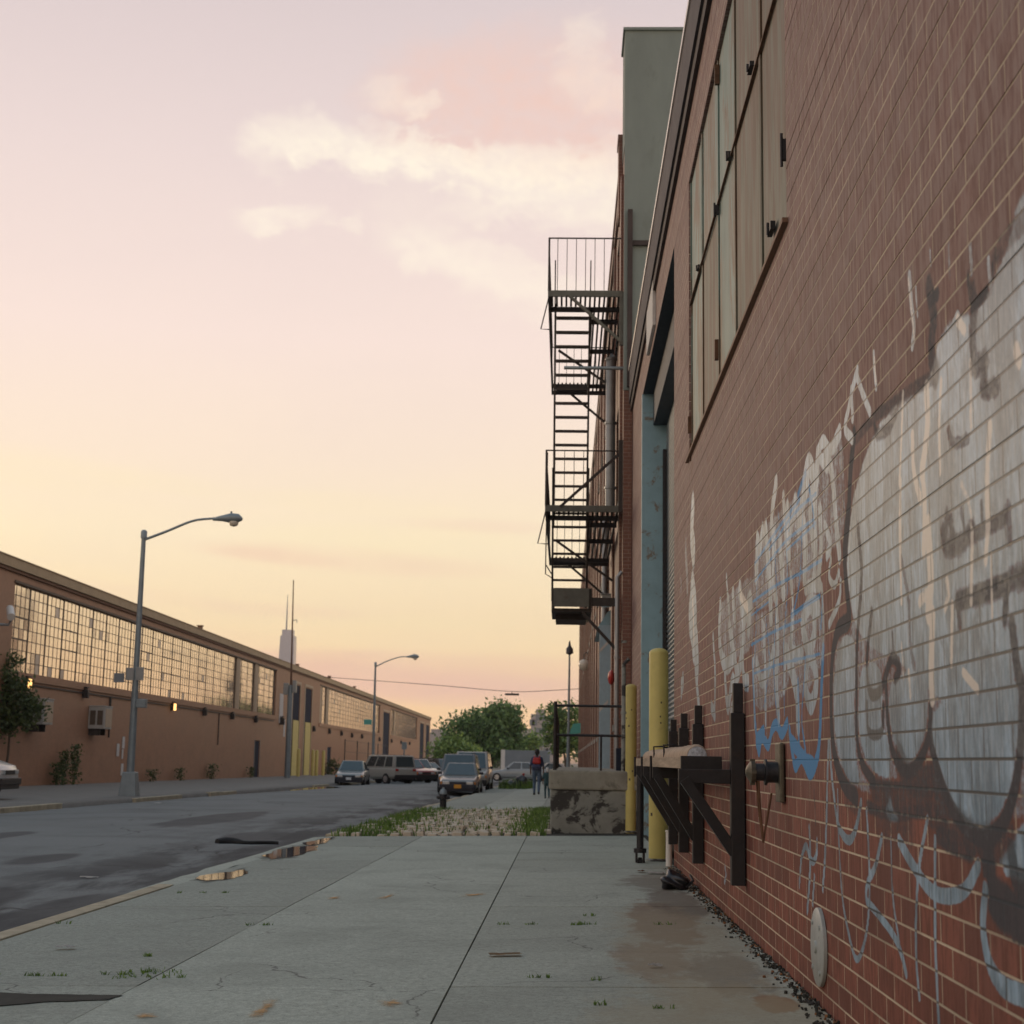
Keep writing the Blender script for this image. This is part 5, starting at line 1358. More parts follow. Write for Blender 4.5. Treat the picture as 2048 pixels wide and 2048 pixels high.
for bi, (a, b) in enumerate(bands):
    n = max(1, round((b - a) / 2.06)); w = (b - a) / n; rows = 8; h = (ZW1 - ZW0) / rows
    runs = [MB()]
    fr = MB()
    for i in range(n):
        for c_ in range(4):
            for r_ in range(rows):
                u0 = a + i * w + c_ * w / 4; v0 = ZW0 + r_ * h; k = random.random()
                q = 0 if k < (.93 if i < 8 else .985) else (1 if k < .97 else 2)
                t = [random.gauss(0, .0014) for _ in range(3)]
                runs[-1].face([(-.12 + t[0], u0, v0), (-.12 + t[1], u0 + w / 4, v0), (-.12 + t[1] + t[2], u0 + w / 4, v0 + h), (-.12 + t[0] + t[2], u0, v0 + h)], q)
        for c_ in range(4):
            th = .075 if c_ == 0 else .026
            fr.box((-.135, a + i * w + c_ * w / 4 - th / 2, ZW0), (-.098 if c_ == 0 else -.109, a + i * w + c_ * w / 4 + th / 2, ZW1))
        if random.random() < .35:
            fr.box((-.13, a + i * w, ZW0 + 3 * h - .02), (-.104, a + (i + 1) * w, ZW0 + 3 * h + .035)); fr.box((-.13, a + i * w, ZW0 + 5 * h - .02), (-.104, a + (i + 1) * w, ZW0 + 5 * h + .035))
    for r_ in range(rows + 1): fr.box((-.13, a, ZW0 + r_ * h - .013), (-.1095, b, ZW0 + r_ * h + .013))
    fr.box((-.135, b - .3, ZW0), (-.095, b, ZW1))
    f0 = fr.build('window_band', M['mullion'], LW, local=True)
    for g in runs:
        if g.v: g.build('glazing', [M['pane'], M['pane2'], M['pane3']], f0, local=True)
    mb = MB(); mb.box((.0, a - .3, ZW0 - .30), (.07, b + .3, ZW0 - .003)); mb.build('window_sill', M['frieze'] if False else M['brick_l'], LW, local=True)
    mb = MB(); mb.box((.0, a - .1, ZW1 + .003), (.05, b + .1, ZW1 + .09)); mb.build('lintel', M['mullion'], LW, local=True)
    for i in ((20, 23) if bi == 0 else (0, 2) if bi == 1 else (2,)):
        mb = MB(); mb.box((-.085, a + i * w + .1, ZW0 + .02), (-.03, a + (i + 1) * w - .7, ZW1 - .03))
        for k in range(26): mb.box((-.029, a + i * w + .18, ZW0 + .1 + k * .125), (-.018, a + (i + 1) * w - .78, ZW0 + .17 + k * .125))
        mb.build('louvre_panel', M['louvre'], LW, local=True)
for k, (a, b) in enumerate(doors):
    z0 = LS(a) - .3; zm = LS(a) + 4.4
    mb = MB(); mb.box((-.10, a + .002, z0), (-.06, b - .002, ZD - .002)); o = mb.build('tall_door', M['navy'], LW, local=True)
    mb = MB()
    for q in range(12): mb.box((-.058, a + .01, z0 + .6 * q), (-.05, b - .01, z0 + .6 * q + .04))
    mb.build('door_slat', M['navy'], o, local=True)
    if k < 2:
        mb = MB(); mb.box((-.048, a + .9, z0), (-.015, b - .02, zm)); o2 = mb.build('lower_panel', M['yellow'], o, local=True); o2['label'] = 'yellow lower half of the tall door'
    mb = MB(); mb.box((.003, b + .003, z0), (.03, b + .22, ZD + .1)); mb.box((.003, a - .35, z0), (.04, a - .003, ZD + .1)); mb.box((.003, a - .35, ZD + .1), (.045, b + .22, ZD + .3)); mb.build('door_frame', M['louvre'], o, local=True)
for a, b in mans:
    mb = MB(); mb.box((-.1, a, LS(a) - .2), (-.05, b, LS(a) + 2.5)); o = mb.build('door', M['navy'], LW, local=True)
    mb = MB(); mb.box((-.05, a + .1, LS(a) + 1.0), (.0, a + .15, LS(a) + 1.15)); mb.build('handle', M['slat'], o, local=True)
    mb = MB(); mb.box((.003, b + .003, LS(a)), (.02, b + .08, LS(a) + 2.6)); mb.box((.003, a - .12, LS(a)), (.025, a - .003, LS(a) + 2.6)); mb.build('frame', M['doorgrey'], o, local=True)


def onf(px, py, out=0.0):
    s, z = fac(px, py, out); p = FP + FN * out + FD * s
    return Vector((p.x, p.y, z)), s, z


def fbox(mb, s, z, x0, x1, ds, dz_, m=0):
    """box on the warehouse front, world coordinates"""
    c = FP + FD * s + FN * ((x0 + x1) / 2)
    mb.cbox((c.x, c.y, z), (x1 - x0, ds, dz_), FA, m)


lamps = [(57, 1366, 1, 'glowing wall lamp at the left end of the tan warehouse above the street tree'), (173, 1386, 0, 'dark wall lamp above the grey air conditioner nearest the large street lamp'),
         (348, 1413, 1, 'glowing wall lamp on the tan warehouse right of the large street lamp'), (411, 1424, 0, 'first dark wall lamp right of the glowing one under the long window band'),
         (466, 1432, 0, 'second dark wall lamp right of the glowing one under the long window band'), (513, 1439, 0, 'dark wall lamp above the narrow door in the tan warehouse'),
         (564, 1442, 0, 'larger dark wall lamp just left of the yellow doors'), (629, 1458, 0, 'first dark wall lamp right of the yellow doors'), (660, 1463, 0, 'second dark wall lamp right of the yellow doors'),
         (684, 1467, 0, 'third dark wall lamp right of the yellow doors'), (705, 1471, 0, 'fourth dark wall lamp right of the yellow doors'), (725, 1473, 0, 'fifth dark wall lamp right of the yellow doors'),
         (760, 1479, 0, 'dark wall lamp just left of the single far navy door'), (784, 1482, 0, 'first dark wall lamp right of the single far navy door'), (803, 1485, 0, 'second dark wall lamp right of the single far navy door'), (820, 1487, 0, 'last dark wall lamp before the two farthest navy doors')]
for px, py, lit, lb in lamps:
    p, s, z = onf(px, py, .15); big = 1.35 if px == 564 else 1.0
    t = thing('wall_lamp', lb, 'lamp', p, group='box lamps along the tan warehouse')
    mb = MB(); fbox(mb, s, z, .003, .16 * big, .30 * big, .42 * big); fbox(mb, s, z + .24 * big, .003, .22 * big, .34 * big, .05); mb.build('housing', M['lampoff'], t, bevel=.015)
    mb = MB(); fbox(mb, s, z - .03, .162 * big, .25 * big, .26 * big, .36 * big); mb.build('lens', M['lampglow'] if lit else M['lampoff'], t, bevel=.03)
# air conditioners
for px, py, lb in ((200, 1436, 'grey air conditioner hanging from the tan warehouse wall beside the large street lamp'), (78, 1424, 'air conditioner in the tan warehouse wall half hidden by the street tree')):
    p, s, z = onf(px, py, .35)
    t = thing('air_conditioner', lb, 'air conditioner', p)
    mb = MB(); fbox(mb, s, z, .003, .72, 1.15, .95); fbox(mb, s, z + .5, .003, .75, 1.2, .04); mb.build('case', M['acgrey'], t, bevel=.02)
    mb = MB(); fbox(mb, s, z, .722, .74, .95, .78); mb.build('grille', M['louvre'], t)
    mb = MB()
    for k in range(2):
        c = FP + FD * (s - .58) + FN * (.2 + .32 * k)
        mb.cbox((c.x, c.y, z), (.24, .02, .62), FA)
    mb.build('side_vent', M['mullion'], t)
    mb = MB(); fbox(mb, s - .4, z - .6, .003, .5, .06, .3); fbox(mb, s + .4, z - .6, .003, .5, .06, .3); mb.build('bracket', M['lampoff'], t)
# posters, cabinets, conduits, camera
for k, (px, py, w, h, lb) in enumerate(((246, 1485, .42, .55, 'topmost white notice on the tan wall left of the large street lamp'), (235, 1500, .42, .58, 'leftmost white notice on the tan wall left of the large street lamp'),
                                        (244, 1508, .25, .45, 'narrow white notice in the middle of the four by the large street lamp'), (243, 1539, .40, .55, 'lowest white notice on the tan wall left of the large street lamp'),
                                        (562, 1417, 1.6, 2.2, 'large pale board on the tan warehouse left of the tall doors'), (568, 1456, .7, 1.3, 'small pale board under the large one left of the tall doors'))):
    p, s, z = onf(px, py)
    mb = MB(); fbox(mb, s, z, .012, .03, w, h); tag(mb.build('notice', M['paper'], bevel=.004), lb, 'notice')
mb = MB()
p, s, z = onf(300, 1380)
fbox(mb, (fac(31, 1360)[0] + fac(551, 1440)[0]) / 2, ZW0 - .42, .01, .06, 54, .06)
for px, y0, y1 in ((220, 1380, 1425), (438, 1418, 1490), (217, 1460, 1475)):
    s = fac(px, y0)[0]; z0 = fac(px, y1)[1]; fbox(mb, s, (z0 + ZW0 - .4) / 2, .01, .06, .07, ZW0 - .4 - z0)
tag(mb.build('conduit', M['lampoff']), 'dark electrical conduit under the long window band of the tan warehouse', 'conduit')
p, s, z = onf(24, 1230, .9)
t = thing('security_camera', 'white security camera on an arm at the left end of the window band', 'camera', p)
mb = MB(); c0 = FP + FN * .0 + FD * (s - .3); mb.tube([(c0.x, c0.y, z - .35), (p.x - .1, p.y, z - .35), (p.x, p.y, z - .12)], .05, 8); mb.build('arm', M['slat'], t)
mb = MB(); mb.cyl((p.x - .2, p.y + .3, z + .25), (p.x + .1, p.y - .35, z - .1), .14, n=14); mb.build('body', M['white'], t, smooth=40)
for k, (px, py) in enumerate(((401, 1259), (595, 1334), (659, 1357), (709, 1377))):
    p, s, z = onf(px, py, -.3)
    mb = MB(); fbox(mb, s, z + .05, -.45, -.2, .3, .3); fbox(mb, s, z + .22, -.5, -.15, .4, .05)
    tag(mb.build('roof_vent', M['frieze'], bevel=.02), ('first', 'second', 'third', 'fourth')[k] + ' small roof vent from the left along the tan warehouse roof', 'vent', 'small vents along the warehouse roof')
# yellow posts at the tall doors
for k, (px, lb) in enumerate(((573, 'first yellow post left of the yellow doors'), (603, 'yellow post between the two yellow doors'), (611, 'yellow post in front of the second yellow door'), (625, 'last yellow post right of the yellow doors'))):
    s = fac(px, 1540)[0]; p = FP + FD * s + FN * .9; z = gz(p.x, p.y)
    mb = MB(); mb.lathe((p.x, p.y, z), [(.14, 0), (.14, 2.0), (.11, 2.08), (.03, 2.12)], 14)
    tag(mb.build('guard_post', M['yellow'], smooth=40), lb, 'post', 'yellow guard posts at the tall doors')

# ------------------------------------------------------------------ street lamps, poles, wire
def street_lamp(px, py, top, arm, head, label, sx):
    """pixel positions of foot, pole top, arm points and head; everything stands in the plane of the pole"""
    g = ground(px, py); Y = g.y
    P = lambda a: Vector(at_y(a[0], a[1], Y))
    t = thing('street_lamp', label, 'street lamp', g, group='tall cobra head street lamps')
    T = P(top); B = Vector((g.x, g.y, g.z))
    mb = MB(); mb.tube([B.lerp(T, .02), B.lerp(T, .5), T], [.135, .105, .075], 12); mb.build('pole', M['pole'], t, smooth=50)
    mb = MB(); mb.prism([(-.29, -.29), (.29, -.29), (.29, .29), (-.29, .29)], 'Z', 0, .02)
    o = MB(); b0, b1 = .29, .21
    o.hexa([(g.x + sx_ * b0, g.y + sy_ * b0, g.z - .02) for sx_, sy_ in ((-1, -1), (1, -1), (1, 1), (-1, 1))] + [(g.x + sx_ * b1, g.y + sy_ * b1, g.z + .78) for sx_, sy_ in ((-1, -1), (1, -1), (1, 1), (-1, 1))])
    o.build('base', M['pole'], t, bevel=.03)
    pts = [P(a) for a in arm]; sm = smooth_line([tuple(p) for p in pts], 5)
    mb = MB(); mb.tube(sm, [.048 - .014 * k / len(sm) for k in range(len(sm))], 8); mb.lathe(tuple(T + Vector((0, 0, -.16))), [(.11, 0), (.11, .22), (.06, .28)], 10); mb.build('arm', M['pole'], t, smooth=50)
    H = P(head); mb = MB()
    L = .62
    mb.tube([H + Vector((-L, 0, .0)), H + Vector((-L * .5, 0, .035)), H + Vector((0, 0, .05)), H + Vector((L * .4, 0, .045)), H + Vector((L * .62, 0, .01))], [.05, .10, .17, .15, .05], 14)
    mb.cyl(H + Vector((0, 0, .16)), H + Vector((0, 0, .28)), .035, n=8)
    o = mb.build('lamp_head', M['pole'], t, smooth=50)
    mb = MB(); mb.lathe((H.x + .10, H.y, H.z - .13), [(.03, -.11), (.12, -.08), (.16, .0), (.15, .06)], 14); mb.build('lens', M['lens'], o, smooth=50)
    return t, g, P


L1, g1, P1 = street_lamp(258, 1592, (288, 1067), [(290, 1079), (335, 1062), (385, 1042), (425, 1037), (445, 1036)], (462, 1039), 'nearer large street lamp with sign backs on the far pavement', 0)
L2, g2, P2 = street_lamp(745, 1558, (751, 1327), [(752, 1333), (775, 1322), (800, 1314), (820, 1313)], (828, 1314), 'farther street lamp with a teal street sign beside the silver pickup', 0)
for (x0, y0, x1, y1, mt, lb) in ((254, 1336, 271, 1361, 'slat', 'left grey sign back on the large street lamp'), (274, 1335, 291, 1361, 'slat', 'right grey sign back on the large street lamp'),
                                 (230, 1347, 252, 1365, 'doorgrey', 'small darker sign sticking out left of the large street lamp')):
    a, b = P1((x0, y1)), P1((x1, y0)); mb = MB(); mb.box((a.x, g1.y - .17, a.z), (b.x, g1.y - .15, b.z)); mb.box((a.x, g1.y - .149, (a.z + b.z) / 2 - .02), (b.x, g1.y - .10, (a.z + b.z) / 2 + .02))
    tag(mb.build('street_sign', M[mt], bevel=.004), lb, 'sign')
a, b = P2((728, 1449)), P2((744, 1439)); mb = MB(); mb.box((a.x, g2.y - .15, a.z), (b.x, g2.y - .12, b.z)); tag(mb.build('street_sign', M['teal']), 'small teal street name sign on the farther street lamp', 'sign')
for px, y0, y1 in ((262, 1385, 1420),):
    a, b = P1((255, 1415)), P1((278, 1398)); mb = MB(); mb.box((g1.x + .10, g1.y - .16, a.z), (g1.x + .42, g1.y + .1, b.z)); tag(mb.build('control_box', M['pole'], bevel=.02), 'small grey control box on the large street lamp pole', 'box')
# tall utility pole with an aerial
g = ground(574, 1556); PY = lambda a, Y=g.y: Vector(at_y(a[0], a[1], Y))
t = thing('utility_pole', 'tall thin pale pole with antenna mast in front of the yellow doors', 'pole', g)
mb = MB(); mb.tube([Vector(g), PY((580, 1392)), PY((582, 1370))], [.20, .17, .14], 12); mb.build('pole', M['pole'], t, smooth=50)
mb = MB(); mb.tube([PY((582, 1370)), PY((587, 1160))], [.075, .035], 8); mb.build('mast', M['rust'], t)
mb = MB(); a = PY((586, 1241)); mb.tube([a, a + Vector((.25, 0, .05)), a + Vector((.3, 0, -.15))], .04, 6); a = PY((576, 1375)); mb.box((a.x - .3, a.y - .2, a.z - .5), (a.x + .05, a.y + .2, a.z + .3)); mb.box((a.x + .35, a.y - .2, a.z - .35), (a.x + .6, a.y + .2, a.z + .5)); mb.build('equipment_box', M['slat'], t, bevel=.02)
g = ground(806, 1561)
mb = MB(); zt = at_y(808, 1484, g.y)[2]; mb.cyl(g, (g.x + .04, g.y, zt), .06, n=8); mb.box((g.x - .18, g.y - .04, zt - .6), (g.x + .24, g.y - .02, zt)); tag(mb.build('sign_post', M['pole'], smooth=40), 'plain grey sign post at the far kerb beside the red car', 'sign')
# far lamp on the right, with awning behind
Y = 96.0; a = Vector(at_y(1136, 1535, Y)); b = Vector(at_y(1139, 1310, Y)); a.z = gz(0, Y)
t = thing('lamp_post', 'slim distant lamp post seen behind the black dock railing', 'lamp post', a)
mb = MB(); mb.tube([a, a.lerp(b, .45), b], [.16, .09, .06], 10); mb.build('pole', M['pole'], t, smooth=40)
mb = MB(); mb.lathe(tuple(b), [(.05, 0), (.24, .12), (.22, .4), (.1, .55), (.03, .9)], 10); mb.build('lantern', M['darkmetal'], t, smooth=40)
a = Vector(at_y(1150, 1458, 94.0)); mb = MB(); mb.prism([(a.x - .36, a.z - .32), (a.x + .34, a.z - .25), (a.x + .34, a.z + .36), (a.x - .12, a.z + .3)], 'Y', 93.7, 94.3)
tag(mb.build('awning', M['teal']), 'teal awning at the far end of the brick factory by the slim lamp post', 'awning')
Y = 112.0
pts = [Vector(at_y(x, y, Y)) for x, y in ((648, 1354), (760, 1362), (880, 1371), (1024, 1383), (1100, 1381), (1166, 1377))]
pts[0].y = 128; pts[0] = Vector(at_y(648, 1354, 128)); pts[1] = Vector(at_y(760, 1362, 122))
mb = MB(); mb.tube(smooth_line([tuple(p) for p in pts], 5), .022, 5); tag(mb.build('overhead_wire', M['wire']), 'sagging overhead wire strung across the street', 'wire')
a = Vector(at_y(1010, 1388, Y)); b = Vector(at_y(1038, 1386, Y))
t = thing('hanging_light', 'dark flat light hanging from the overhead wire', 'light', (a + b) / 2)
mb = MB(); mb.box((a.x, Y - .15, a.z - .09), (b.x, Y + .15, a.z + .05)); mb.build('housing', M['lampoff'], t, bevel=.03)
mb = MB(); c0 = Vector(at_y(1024, 1383, Y)); mb.cyl((c0.x, Y, a.z), (c0.x, Y, c0.z), .03, n=6); mb.build('hanger', M['wire'], t)

# ------------------------------------------------------------------ fire hydrant
g = ground(886, 1617); zt = at_y(886, 1575, g.y)[2]; h = zt - g.z
t = thing('fire_hydrant', 'dark fire hydrant with a pale cap at the kerb by the cobbles', 'hydrant', g)
k = h / .80
mb = MB(); mb.lathe((g.x, g.y, g.z - .02), [(.19 * k, 0), (.19 * k, .05 * k), (.13 * k, .07 * k), (.125 * k, .50 * k), (.15 * k, .52 * k), (.15 * k, .57 * k)], 18); mb.build('barrel', M['black'], t, smooth=45)
mb = MB(); mb.lathe((g.x, g.y, g.z + .55 * k), [(.155 * k, 0), (.15 * k, .06 * k), (.11 * k, .16 * k), (.05 * k, .20 * k), (.04 * k, .26 * k)], 16); mb.build('bonnet', M['pole'], t, smooth=45)
for a in (0, PI, -PI / 2):
    d = Vector((math.cos(a), math.sin(a), 0)); mb = MB(); c0 = Vector(g) + Vector((0, 0, .42 * k)); r0 = .085 * k if a == -PI / 2 else .065 * k
    mb.cyl(c0 + d * .1 * k, c0 + d * .21 * k, r0, n=12); mb.cyl(c0 + d * .212 * k, c0 + d * .26 * k, r0 * 1.15, r0 * .8, n=6); mb.build('outlet', M['black'], t, smooth=45)


# ------------------------------------------------------------------ vehicles
def car(label, cat, name, px, py, rotdeg, paint, kind='sedan', L=4.5, W=1.74, H=1.42, plate=None, group=None, world=None, low=(.02, .02, .022)):
    g = ground(px, py) if world is None else Vector(world)
    t = thing(name, label, cat, g, R(rotdeg), group)
    mp = pm(name + '_paint', paint, .3, .0, var=.05, spec=.6, coat=.6); mlow = pm(name + '_lower', low, .5, var=.15)
    hw = W / 2; h2 = L / 2
    #            x, z_bottom, z_top, half width
    if kind == 'sedan':
        st = [(h2, .36, .58, .80), (h2 - .10, .24, .66, .93), (h2 - .55, .22, .74, .99), (h2 - 1.25, .20, .86, 1.0), (.2, .20, .90, 1.0), (-.9, .20, .92, 1.0), (-h2 + .9, .22, .94, .99), (-h2 + .15, .28, .92, .94), (-h2, .42, .80, .84)]
        cab = [(h2 - 1.25, .86), (h2 - 2.05, H), (-h2 + 1.55, H - .03), (-h2 + .72, .93)]
    elif kind == 'suv':
        st = [(h2, .45, .72, .82), (h2 - .10, .32, .84, .95), (h2 - .6, .30, .97, .99), (h2 - 1.15, .28, 1.02, 1.0), (.2, .28, 1.02, 1.0), (-.9, .28, 1.02, 1.0), (-h2 + .5, .30, 1.02, .99), (-h2 + .08, .36, 1.0, .96), (-h2, .45, .92, .92)]
        cab = [(h2 - 1.15, 1.0), (h2 - 1.75, H), (-h2 + .42, H - .02), (-h2 + .10, 1.01)]
    elif kind == 'van':
        st = [(h2, .45, .78, .82), (h2 - .10, .32, .92, .95), (h2 - .5, .30, 1.05, .99), (h2 - .85, .28, 1.12, 1.0), (.2, .28, 1.14, 1.0), (-.9, .28, 1.14, 1.0), (-h2 + .5, .30, 1.14, .99), (-h2 + .05, .36, 1.12, .97), (-h2, .45, 1.05, .95)]
        cab = [(h2 - .85, 1.10), (h2 - 1.6, H), (-h2 + .18, H - .02), (-h2 + .04, 1.13)]
    else:                                               # pickup with a cap over its bed
        st = [(h2, .50, .80, .82), (h2 - .10, .38, .92, .95), (h2 - .7, .36, 1.02, .99), (h2 - 1.3, .34, 1.06, 1.0), (.2, .34, 1.06, 1.0), (-.9, .34, 1.06, 1.0), (-h2 + .5, .36, 1.06, .99), (-h2 + .06, .40, 1.05, .97), (-h2, .48, 1.0, .95)]
        cab = [(h2 - 1.3, 1.04), (h2 - 1.95, H), (-h2 + .2, H), (-h2 + .06, 1.05)]
    mb = MB(); n = 10; vs = []
    for x, zb_, zt_, k in st:
        w = hw * k; m_ = zb_ + (zt_ - zb_) * .55
        ring = [(-w * .86, zb_), (-w * .99, zb_ + .14), (-w, m_), (-w * .965, zt_ - .06), (-w * .86, zt_), (w * .86, zt_), (w * .965, zt_ - .06), (w, m_), (w * .99, zb_ + .14), (w * .86, zb_)]
        vs += [(x, y, z) for y, z in ring]
    mb.v = vs
    for i in range(len(st) - 1):
        for j in range(n):
            j2 = (j + 1) % n; mb.f.append((i * n + j, i * n + j2, (i + 1) * n + j2, (i + 1) * n + j)); mb.m.append(0)
    mb.f += [tuple(range(n)), tuple(range((len(st) - 1) * n, len(st) * n))]; mb.m += [0, 0]
    body = mb.build('body', mp, t, smooth=38, bevel=.018, local=True)
    (xa, za), (xb, zb2), (xc, zc2), (xd, zd) = cab
    wb, wt = hw * .93, hw * (.70 if kind == 'sedan' else .80)
    A = [(xa, -wb, za - .04), (xa, wb, za - .04), (xd, wb, zd - .04), (xd, -wb, zd - .04), (xb, -wt, zb2), (xb, wt, zb2), (xc, wt, zc2), (xc, -wt, zc2)]
    mb = MB(); mb.hexa(A); xm_ = (xb + xc) / 2
    mb.build('cabin', mp, t, smooth=40, bevel=.05, local=True)
    A = [Vector(p) for p in A]

    def pane(name_, q, u0, u1, v0, v1, off=.012):
        a, b, c_, d = [A[i] for i in q]
        f_ = lambda u, v: (a.lerp(b, u)).lerp(d.lerp(c_, u), v)
        nn = (b - a).cross(d - a).normalized(); ctr = f_(.5, .5)
        if nn.dot(ctr - Vector((xm_, 0, .9))) < 0: nn = -nn
        P_ = [f_(u0, v0), f_(u1, v0), f_(u1, v1), f_(u0, v1)]
        m2 = MB(); m2.hexa([p - nn * .01 for p in P_] + [p + nn * off for p in P_]); m2.build(name_, M['carglass'], t, local=True, bevel=.004)
    pane('windshield', (0, 1, 5, 4), .07, .93, .10, .93); pane('rear_window', (3, 2, 6, 7), .08, .92, .14, .9)
    cuts = (.10, .47, .52, .86) if kind == 'sedan' else (.10, .36, .40, .66)
    for q in ((0, 3, 7, 4), (1, 2, 6, 5)):
        pane('side_window', q, cuts[0], cuts[1], .16, .90); pane('side_window', q, cuts[2], cuts[3], .16, .90)
        if kind != 'sedan': pane('side_window', q, .70, .93, .16, .90)
    wr = .31 if kind == 'sedan' else .36
    for x in (h2 - .85, -h2 + .9):
        for s in (-1, 1):
            mb = MB(); yo = s * (hw - .02); mb.lathe((x, s * (hw - .10), wr), [(wr * .55, -.10), (wr * .97, -.09), (wr, -.05), (wr, .09), (wr * .95, .118), (wr * .62, .122)] if s > 0 else [(wr * .55, .10), (wr * .97, .09), (wr, .05), (wr, -.09), (wr * .95, -.118), (wr * .62, -.122)], 22, axis='Y')
            wl_ = mb.build('wheel', M['rubber'], t, smooth=40, local=True)
            mb = MB(); mb.lathe((x, s * (hw + .018), wr), [(wr * .6, 0), (wr * .6, s * .012), (wr * .45, s * .006), (.06, s * .02), (.01, s * .02)], 16, axis='Y'); mb.build('rim', M['chrome'], wl_, smooth=40, local=True)
            mb = MB(); mb.lathe((x, s * (hw - .01), wr + .02), [(wr * 1.17, -.02), (wr * 1.17, .018 if s > 0 else -.035)], 20, axis='Y') if False else None
    f0, f1 = st[0], st[1]; zf = (f0[1] + f0[2]) / 2; up = f0[2]
    for s in (-1, 1):
        mb = MB(); mb.cbox((h2 - .02, s * hw * .60, up - .03), (.10, hw * .34, .13)); mb.build('headlight', M['headlight'], t, bevel=.02, local=True)
        mb = MB(); mb.cbox((h2 - .07, s * hw * .835, up - .04), (.10, hw * .11, .12)); mb.build('turn_signal', M['amber'], t, bevel=.02, local=True)
        mb = MB(); mb.cbox((-h2 + .02, s * hw * .74, st[-1][2] - .06), (.08, hw * .26, .16)); mb.build('tail_light', M['taillight'], t, bevel=.02, local=True)
        mb = MB(); mb.cbox((xa - .42, s * (hw + .06), za + .10), (.10, .18, .12)); mb.build('mirror', mlow, t, bevel=.03, local=True)
    mb = MB(); mb.cbox((h2 + .004, 0, up - .04), (.06, hw * .82, .12)); mb.build('grille', mlow, t, bevel=.01, local=True)
    for s in (1, -1):
        z0 = f0[1]; mb = MB(); mb.cbox((s * (h2 - .02), 0, z0 + .04), (.20, W * .90, .19)); mb.cbox((s * (h2 - .06), 0, z0 - .10), (.2, W * .86, .14)); mb.build('bumper', mlow, t, bevel=.03, local=True)
        if plate: mb = MB(); mb.cbox((s * (h2 + .088), 0, z0 + .05), (.012, .31, .16)); mb.build('license_plate', M[plate], t, local=True)
    if kind in ('suv', 'van'):
        mb = MB()
        for s in (-1, 1): mb.cbox((xm_, s * wt * .82, H + .03), (abs(xb - xc) * .8, .05, .05))
        mb.build('roof_rail', mlow, t, local=True)
    return t


car('champagne sedan with an orange front plate parked at the near kerb', 'car', 'parked_sedan', 922, 1590, -90, (.13, .12, .105), 'sedan', 4.4, 1.70, 1.40, 'plate_y', low=(.012, .016, .030))
car('silver sport utility car directly behind the champagne sedan', 'car', 'parked_suv', 934, 1583, -90, (.12, .12, .125), 'suv', 4.6, 1.80, 1.80, 'plate_w', world=tuple(Vector((-4.95, 73.0, gz(-4.9, 73)))))
car('pale van parked last in the row on the near kerb', 'van', 'parked_van', 950, 1575, -90, (.34, .32, .28), 'van', 5.0, 1.92, 1.98, 'plate_w', world=(-4.75, 79.6, gz(-4.9, 79.6)))
car('silver blue sedan facing the camera at the far kerb', 'car', 'parked_sedan', 705, 1570, -88, (.15, .17, .17), 'sedan', 4.6, 1.76, 1.46, 'plate_w', low=(.012, .018, .034))
car('silver grey pickup with a cap and white tail parked beside the farther street lamp', 'pickup', 'parked_pickup', 770, 1556, 132, (.34, .34, .31), 'pickup', 5.0, 1.86, 1.86, world=tuple(at_y(766, 1552, 101)[:2]) + (gz(-13, 101),))
car('dark blue station wagon with a pale roof beyond the silver pickup', 'car', 'parked_wagon', 0, 0, -48, (.07, .09, .115), 'van', 4.9, 1.85, 1.9, world=tuple(at_y(796, 1546, 113)[:2]) + (gz(-13, 112),))
car('dark red car parked between the grey pickup and the white cars', 'car', 'parked_car', 0, 0, -46, (.25, .022, .028), 'suv', 4.5, 1.78, 1.62, world=tuple(at_y(812, 1550, 106)[:2]) + (gz(-11, 109),))
car('pale cream car nose out beside the dark red car', 'car', 'parked_car', 0, 0, -50, (.46, .43, .38), 'suv', 4.4, 1.78, 1.66, world=tuple(at_y(832, 1546, 115)[:2]) + (gz(-11, 120),))
car('black sedan with bright wheels in the angled row at the far kerb', 'car', 'parked_car', 0, 0, -42, (.030, .032, .036), 'sedan', 4.5, 1.75, 1.44, world=tuple(at_y(855, 1545, 121)[:2]) + (gz(-11, 127),))
car('dark blue grey sport utility car at the end of the angled row', 'car', 'parked_suv', 0, 0, -52, (.055, .065, .075), 'suv', 4.8, 1.85, 1.78, world=tuple(at_y(882, 1543, 131)[:2]) + (gz(-11, 140),))
car('light blue grey sedan parked crosswise at the far end of the pavement', 'car', 'parked_sedan', 0, 0, 176, (.32, .37, .39), 'sedan', 4.9, 1.78, 1.46, world=tuple(at_y(1038, 1547, 118)[:2]) + (gz(-2, 118),))
car('pale car beyond the walking man, half hidden by the dock railing', 'car', 'parked_car', 0, 0, 184, (.46, .43, .40), 'sedan', 4.6, 1.75, 1.42, world=tuple(at_y(1100, 1545, 124)[:2]) + (gz(-1, 124),))
car('white van cut off by the left edge of the picture', 'van', 'white_van', 0, 0, 2, (.62, .61, .60), 'van', 4.9, 1.9, 2.1, world=(at_y(17, 1600, 42.5)[0] - 2.5, 42.5, gz(-16, 42.5)))

# ------------------------------------------------------------------ people
def remeshed(name, mb, mat, parent, vox, iters=4):
    o = mb.build('tmp_shell', mat, None, local=True)
    md = o.modifiers.new('r', 'REMESH'); md.mode = 'VOXEL'; md.voxel_size = vox; md.use_smooth_shade = True
    if iters:
        sm_ = o.modifiers.new('s', 'SMOOTH'); sm_.iterations = iters; sm_.factor = .5
    dg = bpy.context.evaluated_depsgraph_get(); me = bpy.data.meshes.new_from_object(o.evaluated_get(dg)); me.name = name
    bpy.data.objects.remove(o)
    r2 = bpy.data.objects.new(name, me); COL.objects.link(r2); r2.parent = parent
    return r2


